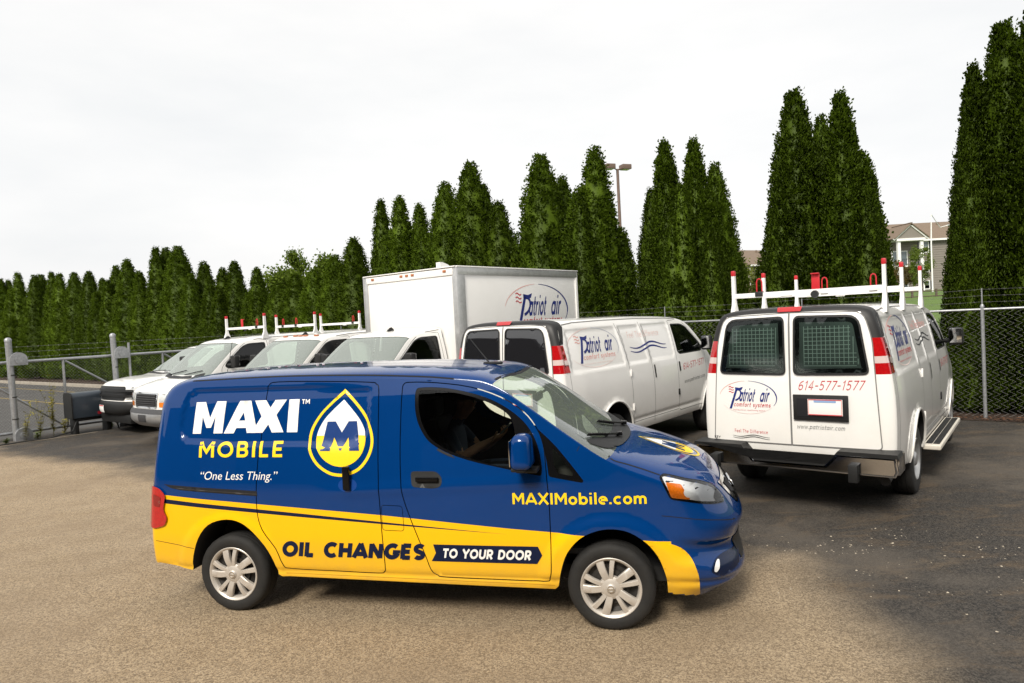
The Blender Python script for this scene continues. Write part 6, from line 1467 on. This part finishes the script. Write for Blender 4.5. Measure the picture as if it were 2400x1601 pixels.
# (photo column, photo row of the top, row distance behind the fence, width factor, near set)
TREES = [(2372, 55, 15.9, 1.05, 1), (2300, 150, 15.6, .92, 1), (2440, 30, 15.6, 1.2, 1), (2285, 285, 15.4, .70, 1),
         (1882, 213, 15.9, 1.14, 1), (1990, 214, 15.9, 1.14, 1), (1943, 272, 16.6, .9, 0), (2020, 300, 16.5, .95, 0), (1842, 420, 15.5, .8, 0), (2040, 450, 15.7, .8, 0),
         (1577, 328, 15.9, 1.15, 1), (1645, 323, 15.9, 1.1, 1), (1692, 382, 16.5, 1.0, 0), (1612, 428, 15.3, .95, 0), (1680, 525, 15.2, .85, 0), (1540, 440, 16.1, .8, 0),
         (1287, 362, 15.9, 1.12, 0), (1337, 412, 16.6, .9, 0), (1397, 347, 15.9, 1.2, 0), (1445, 470, 16.2, .9, 0), (1375, 470, 15.3, .9, 0),
         (1123, 380, 15.9, 1.15, 0), (1062, 428, 15.9, 1.05, 0), (1184, 470, 16.0, 1.0, 0), (1150, 430, 16.6, .9, 0),
         (951, 461, 15.9, 1.1, 0), (911, 466, 16.2, .95, 0), (1004, 474, 16.0, 1.0, 0), (842, 556, 15.9, 1.1, 0), (796, 597, 15.9, 1.1, 0), (745, 628, 15.7, 1.15, 0), (700, 640, 16.0, 1.1, 0), (660, 660, 15.8, 1.1, 0),
         (612, 626, 15.9, 1.05, 0), (560, 610, 16.3, 1.0, 0), (521, 626, 15.8, 1.1, 0), (490, 612, 16.4, 1.0, 0), (456, 640, 15.6, 1.0, 0), (431, 576, 15.9, 1.15, 0), (403, 580, 16.5, 1.0, 0), (379, 578, 15.9, 1.0, 0), (348, 634, 15.7, 1.1, 0), (311, 606, 15.9, 1.1, 0), (284, 622, 16.3, 1.0, 0), (262, 655, 15.7, 1.0, 0),
         (246, 650, 16.0, 1.0, 0), (219, 634, 16.2, 1.0, 0), (184, 638, 16.4, 1.0, 0), (150, 640, 15.9, 1.1, 0), (132, 636, 15.9, 1.0, 0), (107, 642, 16.3, 1.0, 0), (92, 644, 15.8, 1.0, 0), (53, 638, 16.0, 1.1, 0), (30, 655, 16.4, 1.0, 0), (10, 652, 15.9, 1.1, 0), (-30, 640, 16, 1.1, 0), (-80, 650, 16, 1.1, 0)]
BIN = [(2200, 'in the dark mass at the right edge'), (1780, 'in the clump above the right van rack'), (1500, 'in the clump left of the right rack'), (1200, 'in the clump right of the truck box'), (1030, 'in the clump above the truck box'), (870, 'at the front corner of the truck box'), (640, 'near the round leafy tree'), (330, 'above the left vans'), (-200, 'in the far hedge behind the gate')]
def plant_trees():
    byclump = {}
    for T_ in TREES: byclump.setdefault(next(b[1] for b in BIN if T_[0] >= b[0]), []).append(T_)
    ORD = ['first', 'second', 'third', 'fourth', 'fifth', 'sixth', 'seventh', 'eighth', 'ninth', 'tenth', 'eleventh', 'twelfth', 'thirteenth', 'fourteenth', 'fifteenth']
    trunk = None
    for lab, lst in byclump.items():
        lst = sorted(lst, key=lambda a: a[0])
        for i, (px, py, f, wf, near) in enumerate(lst):
            p = pix_to_lot(px, f); H = height_at(p, py, px)
            t = empty('arborvitae', p, random.uniform(0, 6.28) if not near else random.uniform(-.4, .4)); s = H / 6.5
            me = (ARB_NEAR if near else ARB)[(i * 2 + int(px)) % (3 if near else 5)]
            c = link('crown', me, t); w_ = wf * (.92 if px > 1480 else 1.18 if px > 860 else 1.25) * (.5 + .5 * s); c.scale = (w_, w_, s)
            if trunk is None: trunk = _tm.build('trunk', M_BARK, t); 
            else: link('trunk', trunk.data, t)
            tag(t, '%s evergreen from the left %s' % (ORD[i], lab), 'tree', 'evergreen hedge trees')
plant_trees()
def broadleaf(name, loc, H, Rc, label, c0, c1, seed, leaf=.14, nl=9000, group=None, squash=.8):
    rg = np.random.default_rng(seed); r = empty(name, loc); tag(r, label, 'tree', group)
    tr = MB(); tr.tube([(0, 0, -.2), (.05, .03, H * .3), (0, .1, H * .62)], [H * .028, H * .022, H * .008], 10)
    cl = []
    for k in range(9):
        a = rg.uniform(0, 6.28); e = rg.uniform(.2, 1.2); L = Rc * rg.uniform(.6, .95); tip = Vector((L * math.cos(a) * math.cos(e), L * math.sin(a) * math.cos(e), H * .5 + L * math.sin(e) * .9)); z0 = H * rg.uniform(.25, .5)
        tr.tube([(0, 0, z0), tuple(Vector((0, 0, z0)).lerp(tip, .5) + Vector((0, 0, .1 * L))), tuple(tip)], [H * .012, H * .008, H * .003], 6)
    tr.build('trunk', M_BARK, r)
    for k in range(46):
        d = rg.normal(0, 1, 3); d /= np.linalg.norm(d); q = rg.uniform(.35, 1) ** .6; cl.append((np.array([d[0] * Rc * q, d[1] * Rc * q, H * .60 + d[2] * H * .40 * q * squash]), rg.uniform(.18, .34) * Rc))
    V = []; F = []
    ci = rg.integers(len(cl), size=nl); C_ = np.array([c[0] for c in cl])[ci]; cr = np.array([c[1] for c in cl])[ci]
    p = C_ + rg.normal(0, .45, (nl, 3)) * cr[:, None]; d = rg.normal(0, 1, (nl, 3)); d[:, 2] += .3; d /= np.linalg.norm(d, axis=1, keepdims=True); s = np.cross(d, rg.normal(0, 1, (nl, 3))); s /= np.linalg.norm(s, axis=1, keepdims=True); L = (leaf * rg.uniform(.6, 1.2, nl))[:, None]
    V = np.stack([p, p + d * L * .5 + s * L * .3, p + d * L, p + d * L * .5 - s * L * .3], 1).reshape(-1, 3); F = np.arange(nl * 4).reshape(-1, 4)
    link('crown', make_mesh('crown', V, F, leaf_mat(name + '_leaf%d' % seed, c0, c1, .35), smooth=False), r); return r
def place(px, Y): k = (px - 1200) / 1595.5; d = rt * k + fwd; return Vector((d.x * Y / d.y, Y, 0))
p = place(722, 42); broadleaf('leafy_tree', p, 7.6, 2.3, 'round light green leafy tree rising behind the dark hedge', (.035, .075, .008), (.15, .20, .022), 21, leaf=.20, nl=24000)
p = place(655, 40); broadleaf('leafy_tree', p, 4.6, 1.6, 'small yellowing leafy tree left of the round leafy tree', (.05, .06, .01), (.15, .13, .02), 22, leaf=.16, nl=11000)
p = place(1490, 30); broadleaf('leafy_tree', p, 4.9, 1.5, 'bright green leafy tree in the gap right of the lamp post', (.05, .09, .01), (.20, .25, .03), 23, leaf=.12, nl=6000)
p = place(1504, 26); broadleaf('leafy_tree', p, 3.2, 1.1, 'ochre leafy shrub low in the gap under the lamp post', (.08, .06, .015), (.22, .15, .03), 24, leaf=.10, nl=4000)
p = place(1752, 34); broadleaf('leafy_tree', p, 5.0, 1.7, 'pale green leafy tree in the gap left of the tallest clump', (.06, .09, .015), (.20, .22, .04), 25, leaf=.12, nl=6000)
p = place(1772, 29); broadleaf('leafy_tree', p, 3.4, 1.4, 'olive leafy shrub below the pale green tree in the gap', (.05, .045, .015), (.16, .12, .04), 26, leaf=.10, nl=4500)
# ================================================================== beyond the hedge
def bank():
    V = []; F = []; nl, nf = 26, 16
    for j in range(nf):
        f = 20 + j * j * 1.0
        for i in range(nl):
            la = -60 + i * 8; z = 3.4 * sst(18, 105, np.array(f)) + .15 * math.sin(i * 1.3 + j) * (j > 0); p = lot(la, f); V.append((p.x, p.y, float(z)))
    for j in range(nf - 1):
        for i in range(nl - 1): F.append((j * nl + i, j * nl + i + 1, (j + 1) * nl + i + 1, (j + 1) * nl + i))
    o = link('grass_bank', make_mesh('grass_bank', V, F, pm('lawn', (.10, .17, .022), .95, var=(1.5, .35), bump=(30, .6, .05)))); tag(o, kind='structure')
bank()
M_SID = pm('grey_siding', (.22, .195, .17), .8, var=(.6, .08)); M_SHIN = pm('roof_shingle', (.19, .14, .10), .9, var=(3, .2), bump=(12, .4, .05)); M_WT = pm('white_trim', (.78, .77, .75), .6); M_SHUT = pm('shutter_dark', (.02, .022, .03), .7)
M_WGL = pm('far_window', (.10, .13, .14), .08, coat=1)
def apartment(name, loc, rz, label, W_, zb, ze, zr, windows, porch=None):
    r = empty(name, loc, rz); tag(r, label, 'building'); D = 11
    m = MB(); m.box((0, D / 2, (zb + ze) / 2), (W_, D, ze - zb)); m.build('wall', M_SID, r)
    n = int((ze - zb) / .34); sd = MB()
    for k in range(n): sd.box((0, -.02, zb + .17 + k * .34), (W_, .05, .30), rot=Matrix.Rotation(R(-4), 3, 'X'))
    sd = sd.build('siding_boards', M_SID, r); tag(sd, kind='stuff')
    m = MB(); h = W_ / 2 + .5; V = [(-h, -.6, ze), (h, -.6, ze), (h, D + .6, ze), (-h, D + .6, ze), (-h, D / 2, zr), (h, D / 2, zr)]; m.add(V, [(0, 1, 5, 4), (2, 3, 4, 5), (1, 2, 5), (3, 0, 4), (3, 2, 1, 0)]); m.build('roof', M_SHIN, r, smooth=False)
    m = MB(); m.box((0, -.62, ze - .06), (W_ + 1.0, .12, .28)); m.build('fascia', M_WT, r)
    for (x, z, w, hh) in windows:
        f = MB(); f.box((x, -.05, z), (w + .24, .14, hh + .24)); fo = f.build('window', M_WT, r)
        g = MB(); g.box((x, -.12, z + hh * .25), (w, .04, hh * .46)); g.build('window_pane', M_WGL, fo); g = MB(); g.box((x, -.10, z - hh * .25), (w, .04, hh * .46)); g.build('window_pane', M_WGL, fo)
        for s in (-1, 1):
            q = MB(); q.box((x + s * (w / 2 + .36), -.06, z), (.38, .08, hh + .1)); q.build('shutter', M_SHUT, fo)
    for x in (-W_ / 2, W_ / 2):
        m = MB(); m.box((x, -.04, (zb + ze) / 2), (.22, .16, ze - zb)); m.build('corner_board', M_WT, r)
    for dx in (-6, 2.2, 7):
        m = MB(); m.tube([(dx, D / 2 - 1, zr - .8), (dx, D / 2 - 1, zr - .1)], .15, 8); m.build('roof_vent', M_SHIN, r)
    if porch:
        x0, x1, zg = porch
        for x in (x0, x1):
            m = MB(); m.box((x, -1.9, (zb + ze) / 2), (.42, .42, ze - zb)); m.build('porch_column', M_WT, r)
        xm = (x0 + x1) / 2; hw = (x1 - x0) / 2 + .75
        g = MB(); g.prism([(-hw, 0), (hw, 0), (0, zg)], (xm, -2.2, ze + .1), (1, 0, 0), (0, 0, 1), (0, 4.5, 0)); go = g.build('porch_gable', M_SID, r)
        for s in (-1, 1):
            q = MB(); L = math.hypot(hw, zg); q.box((xm + s * hw / 2, -2.25, ze + .1 + zg / 2), (L + .3, .2, .28), rot=Matrix.Rotation(s * math.atan2(zg, hw), 3, 'Y')); q.build('gable_trim', M_WT, go)
            q = MB(); q.box((xm + s * hw / 2 * 1.0, -.05, ze + .25 + zg / 2), (L + .3, 5.0, .10), rot=Matrix.Rotation(s * math.atan2(zg, hw), 3, 'Y')); q.build('porch_roof', M_SHIN, go)
        q = MB(); q.box((xm, -2.2, ze - .02), (x1 - x0 + .8, .25, .36)); q.build('porch_beam', M_WT, r)
        for zf in (zb + .15, (zb + ze) / 2 + .1):
            q = MB(); q.box((xm, -1.0, zf), (x1 - x0 + .5, 2.2, .34)); q.build('porch_floor', M_WT, r)
            q = MB()
            for k in range(13): q.box((x0 + (x1 - x0) * k / 12, -1.95, zf + .65), (.05, .05, .95))
            q.box((xm, -1.95, zf + 1.12), (x1 - x0, .07, .07)); q.build('railing', M_SHUT, r)
            q = MB(); q.box((xm - .5, -.08, zf + 1.3), (2.3, .14, 2.3)); qo = q.build('patio_door', M_WT, r)
            for s in (-.53, .53): g2 = MB(); g2.box((xm - .5 + s, -.17, zf + 1.3), (.95, .04, 2.05)); g2.build('door_pane', M_WGL, qo)
    return r
P = place(2140, 100)
apartment('apartment_building', (P.x, 100, 0), 0.0, 'grey three storey apartment building with a gabled balcony beyond the hedge', 26, 2.8, 10.8, 13.9, [(2.15, 9.75, .9, 1.5), (2.15, 6.9, .9, 1.5), (2.15, 4.2, .9, 1.1), (6.6, 9.75, .9, 1.5), (6.6, 6.9, .9, 1.5), (-7, 9.75, .9, 1.5), (-7, 6.9, .9, 1.5)], (-2.75, .52, 2.0))
P = place(1822, 118)
apartment('apartment_building', (P.x - 1, 118, 0), .5, 'second grey apartment block glimpsed left of the tallest evergreens', 9, 2.8, 9.4, 12.6, [(-2.5, 8.4, 1, 1.5), (2.5, 8.4, 1, 1.5)])
def lamp_post():
    P = place(1466, 32); r = empty('lamp_post', (P.x, 32, 0), .35); tag(r, 'brown twin headed parking lot lamp post above the hedge', 'lamp post'); MB_ = pm('lamp_brown', (.16, .105, .08), .5, var=(3, .2))
    m = MB(); m.tube([(0, 0, -.1), (0, 0, 8.95)], [.09, .065], 12); m.build('pole', MB_, r)
    for s in (-1, 1):
        m = MB(); m.box((s * .42, 0, 9.05), (.46, .40, .22), bev=.02); m.tube([(0, 0, 8.9), (s * .25, 0, 9.02)], .03, 8); h = m.build('lamp_head', MB_, r)
        g = MB(); g.box((s * .42, 0, 8.935), (.36, .32, .02)); g.build('lamp_lens', pm('lamp_lens_white', (.75, .75, .7), .4), h)
lamp_post()
def street_lamp():
    P = place(2190, 72); r = empty('street_lamp', (P.x, 72, 1.2)); tag(r, 'thin white street lamp in front of the apartment building', 'street lamp')
    m = MB(); m.tube([(0, 0, 0), (0, 0, 6.6), (.1, 0, 9.8), (1.0, 0, 8.4), (1.9, 0, 8.6)], [.085, .07, .055, .045, .04], 10); m.build('pole', M_WT, r)
    m = MB(); m.box((2.2, 0, 8.6), (.8, .32, .16), bev=.05); m.build('lamp_head', M_WT, r)
street_lamp()
def rail_fence():
    r = empty('rail_fence', (38, 62, 2.0)); tag(r, 'low brown wooden rail fence on the grass bank', 'fence'); mw_ = pm('rail_wood', (.10, .075, .055), .9)
    for k in range(9):
        m = MB(); m.box((k * 2.2 - 8, 0, .45), (.14, .14, 1.2)); m.build('post', mw_, r)
        for z in (.4, .85):
            if k < 8: m = MB(); m.tube([(k * 2.2 - 8, 0, z), (k * 2.2 - 5.8, 0, z)], .05, 6); m.build('rail', mw_, r)
rail_fence()
P = place(2165, 80); broadleaf('leafy_tree', (P.x, 80, 2.2), 6.2, 1.3, 'slim green young tree in front of the apartment windows', (.05, .08, .012), (.15, .20, .03), 31, leaf=.2, nl=3500, squash=1.0)
P = place(2122, 84); broadleaf('leafy_tree', (P.x, 84, 2.2), 5.2, 1.6, 'brown leaved bush against the apartment porch', (.08, .06, .02), (.20, .15, .05), 32, leaf=.2, nl=3500)
# the workshop across the lot, behind the viewpoint: it shows only in the vans' windows and paint
def workshop():
    r = empty('workshop_building', (-2, -9, 0)); tag(r, 'low dark workshop across the lot mirrored in the van windows', 'building'); mt = pm('workshop_wall', (.035, .032, .030), .8, var=(.5, .3))
    m = MB(); m.box((0, -5, 4.2), (60, 10, 8.6)); m.build('wall', mt, r)
    m = MB(); V = [(-31, .6, 8.5), (31, .6, 8.5), (31, -10.6, 8.5), (-31, -10.6, 8.5), (-31, -5, 9.8), (31, -5, 9.8)]; m.add(V, [(0, 1, 5, 4), (2, 3, 4, 5), (1, 2, 5), (3, 0, 4), (3, 2, 1, 0)]); m.build('roof', pm('workshop_roof', (.05, .05, .05), .8), r, smooth=False)
    for x in (-18, -6, 8, 20):
        m = MB(); m.box((x, .02, 1.9), (4, .06, 3.8)); m.build('roller_door', pm('roller_door_grey', (.10, .10, .10), .6), r)
workshop()
def side_hall():
    r = empty('storage_hall', (-44, -16, 0)); tag(r, 'long grey storage hall left of the lot mirrored in dark rear windows', 'building')
    m = MB(); m.box((-6, 0, 3.4), (12, 56, 7.0)); m.build('wall', MATS['workshop_wall'], r); m = MB(); m.box((-6, 0, 7.05), (12.8, 56.8, .3)); m.build('roof', MATS['workshop_roof'], r)
side_hall()
# ================================================================== driver in the blue van
def build_driver():
    r = empty('person'); r.location = NV.location; r.rotation_euler = NV.rotation_euler
    tag(r, 'person in a dark cap and shirt sitting in the blue van looking at a phone', 'person')
    J = {}; E = []
    def j(k, co, rad, par=None):
        J[k] = (len(J), co, rad)
        if par: E.append((J[par][0], J[k][0]))
    j('pelvis', (1.52, .38, .84), (.15, .13)); j('waist', (1.47, .38, .98), (.135, .115), 'pelvis'); j('chest', (1.45, .38, 1.14), (.155, .125), 'waist'); j('neckb', (1.49, .38, 1.265), (.075, .07), 'chest'); j('neck', (1.535, .38, 1.325), (.055, .055), 'neckb')
    j('head1', (1.575, .38, 1.385), (.078, .078), 'neck'); j('head2', (1.595, .38, 1.445), (.092, .098), 'head1'); j('head3', (1.575, .38, 1.50), (.078, .086), 'head2')
    for s, n, el, wr, hd in ((-1, 'r', (1.60, .14, 1.00), (1.845, .20, 1.135), (1.915, .235, 1.165)), (1, 'l', (1.64, .60, .98), (1.84, .47, 1.10), (1.895, .42, 1.15))):
        j('sh' + n, (1.47, .38 + s * .17, 1.195), (.068, .066), 'neckb' if False else 'chest'); j('ua' + n, ((1.47 + el[0]) / 2, (.38 + s * .17 + el[1]) / 2, (1.195 + el[2]) / 2), (.054, .054), 'sh' + n); j('el' + n, el, (.045, .045), 'ua' + n)
        m1 = tuple(el[i] * .55 + wr[i] * .45 for i in range(3)); j('fa' + n, m1, (.043, .043), 'el' + n); j('wr' + n, wr, (.027, .030), 'fa' + n); j('ha' + n, hd, (.036, .026), 'wr' + n)
        d = Vector(hd) - Vector(wr); d.normalize(); side = d.cross(Vector((0, 0, 1))).normalized(); upv = side.cross(d)
        for q in range(4):
            off = side * (q - 1.5) * .019; L = (.030, .034, .032, .026)[q]; a = Vector(hd) + d * .030 + off; b = a + d * L + upv * .006; c = b + d * L * .5 + upv * L * .7; e = c - d * L * .3 + upv * L * .45
            j('f%s%da' % (n, q), tuple(a), (.010, .010), 'ha' + n); j('f%s%db' % (n, q), tuple(b), (.009, .009), 'f%s%da' % (n, q)); j('f%s%dc' % (n, q), tuple(c), (.0082, .0082), 'f%s%db' % (n, q)); j('f%s%dd' % (n, q), tuple(e), (.0075, .0075), 'f%s%dc' % (n, q))
        a = Vector(wr) + d * .03 - s * side * .0 + side * (.03 if s < 0 else -.03); b = a + d * .03 + upv * .03; c = b + d * .025 + upv * .02
        j('t%sa' % n, tuple(a), (.012, .012), 'wr' + n); j('t%sb' % n, tuple(b), (.0105, .0105), 't%sa' % n); j('t%sc' % n, tuple(c), (.009, .009), 't%sb' % n)
        j('hp' + n, (1.56, .38 + s * .09, .81), (.095, .09), 'pelvis'); j('th' + n, (1.80, .38 + s * .12, .84), (.083, .080), 'hp' + n); j('kn' + n, (2.02, .38 + s * .13, .86), (.064, .062), 'th' + n); j('ca' + n, (2.14, .38 + s * .13, .72), (.056, .054), 'kn' + n); j('an' + n, (2.26, .38 + s * .13, .585), (.040, .040), 'ca' + n); j('ft' + n, (2.40, .38 + s * .14, .575), (.042, .035), 'an' + n)
    me = bpy.data.meshes.new('body'); vs = sorted(J.values()); me.from_pydata([v[1] for v in vs], E, []); o = bpy.data.objects.new('body', me); COL.objects.link(o)
    sk = o.modifiers.new('skin', 'SKIN'); sk.use_smooth_shade = True; sk.branch_smoothing = .6
    for i, v in enumerate(vs): me.skin_vertices[0].data[i].radius = v[2]; me.skin_vertices[0].data[i].use_root = (i == 0)
    sb = o.modifiers.new('sub', 'SUBSURF'); sb.levels = 2; sb.render_levels = 2
    dg = bpy.context.evaluated_depsgraph_get(); m2 = bpy.data.meshes.new_from_object(o.evaluated_get(dg)); bpy.data.objects.remove(o)
    # shape the face: nose, brow, chin
    for v in m2.vertices:
        x, y, z = v.co
        if z > 1.34 and x > 1.60:
            dy = abs(y - .38); v.co.x += .022 * math.exp(-(dy / .014) ** 2 - ((z - 1.435) / .018) ** 2) + .010 * math.exp(-(dy / .03) ** 2 - ((z - 1.372) / .015) ** 2) - .006 * math.exp(-((dy - .032) / .014) ** 2 - ((z - 1.458) / .012) ** 2)
    for m in (M_SKIN, M_SHIRT, pm('trousers', (.02, .022, .03), .9)): m2.materials.append(m)
    for p in m2.polygons:
        c = p.center; p.use_smooth = True
        k = 1
        if c.z > 1.30: k = 0
        elif c.x > 1.60 and c.z > .93 or (c.x > 1.56 and abs(c.y - .38) > .18 and c.z > .93 and c.z < 1.06): k = 0
        elif c.z < .90: k = 2
        p.material_index = k
    m2.name = 'body'; b = link('body', m2, r)
    c = MB(); c.lathe([(0, .115), (.045, .108), (.080, .085), (.100, .040), (.104, .0)], 24, 'z', (0, 0, 0)); V = [(x * 1.08 + 1.585, y * .97 + .38, z * .95 + 1.478) for x, y, z in c.V]; c.V = V
    br = [(1.66, .38 - .085), (1.74, .38 - .075), (1.785, .38 - .04), (1.795, .38), (1.785, .38 + .04), (1.74, .38 + .075), (1.66, .38 + .085)]
    c.prism([(p[0], p[1]) for p in br], (0, 0, 1.476), (1, 0, -.12), (0, 1, 0), (0, 0, .007)); n = len(br)
    c.V = c.V[:-2 * n] + [(x, y, z + .195) for x, y, z in c.V[-2 * n:]]
    c.build('cap', M_CAP, r)
    e = MB()
    for s in (-1, 1): e.lathe([(0, .012), (.008, .010), (.012, 0)], 12, 'x', (1.672, .38 + s * .032, 1.452)); e.box((1.575, .38 + s * .097, 1.435), (.035, .018, .055), bev=.008)
    e.build('ears_and_eyes', M_SKIN, r) if False else None
    for s in (-1, 1):
        q = MB(); q.box((1.572, .38 + s * .094, 1.432), (.034, .020, .056), bev=.009, seg=3); q.build('ear', M_SKIN, r)
        q = MB(); q.lathe([(0, .006), (.007, .005), (.010, 0)], 12, 'x', (1.668, .38 + s * .031, 1.455)); q.build('eye', pm('eye', (.05, .04, .035), .2), r)
    q = MB(); q.box((1.665, .38, 1.392), (.012, .042, .008), bev=.003); q.build('mouth', pm('lips', (.30, .11, .09), .6), r)
    ph = empty('mobile_phone'); ph.location = NV.location; ph.rotation_euler = NV.rotation_euler; tag(ph, 'grey mobile phone held in the driver\'s hand', 'phone')
    rot = Matrix.Rotation(R(-46), 3, 'Y'); m = MB(); m.box((1.965, .255, 1.215), (.155, .075, .010), rot=rot, bev=.004); m.build('case', pm('phone_grey', (.45, .46, .45), .3), ph)
    m = MB(); m.box(Vector((1.965, .255, 1.215)) + rot @ Vector((0, 0, .006)), (.145, .068, .002), rot=rot); m.build('screen', M_BLACKG, ph)
build_driver()
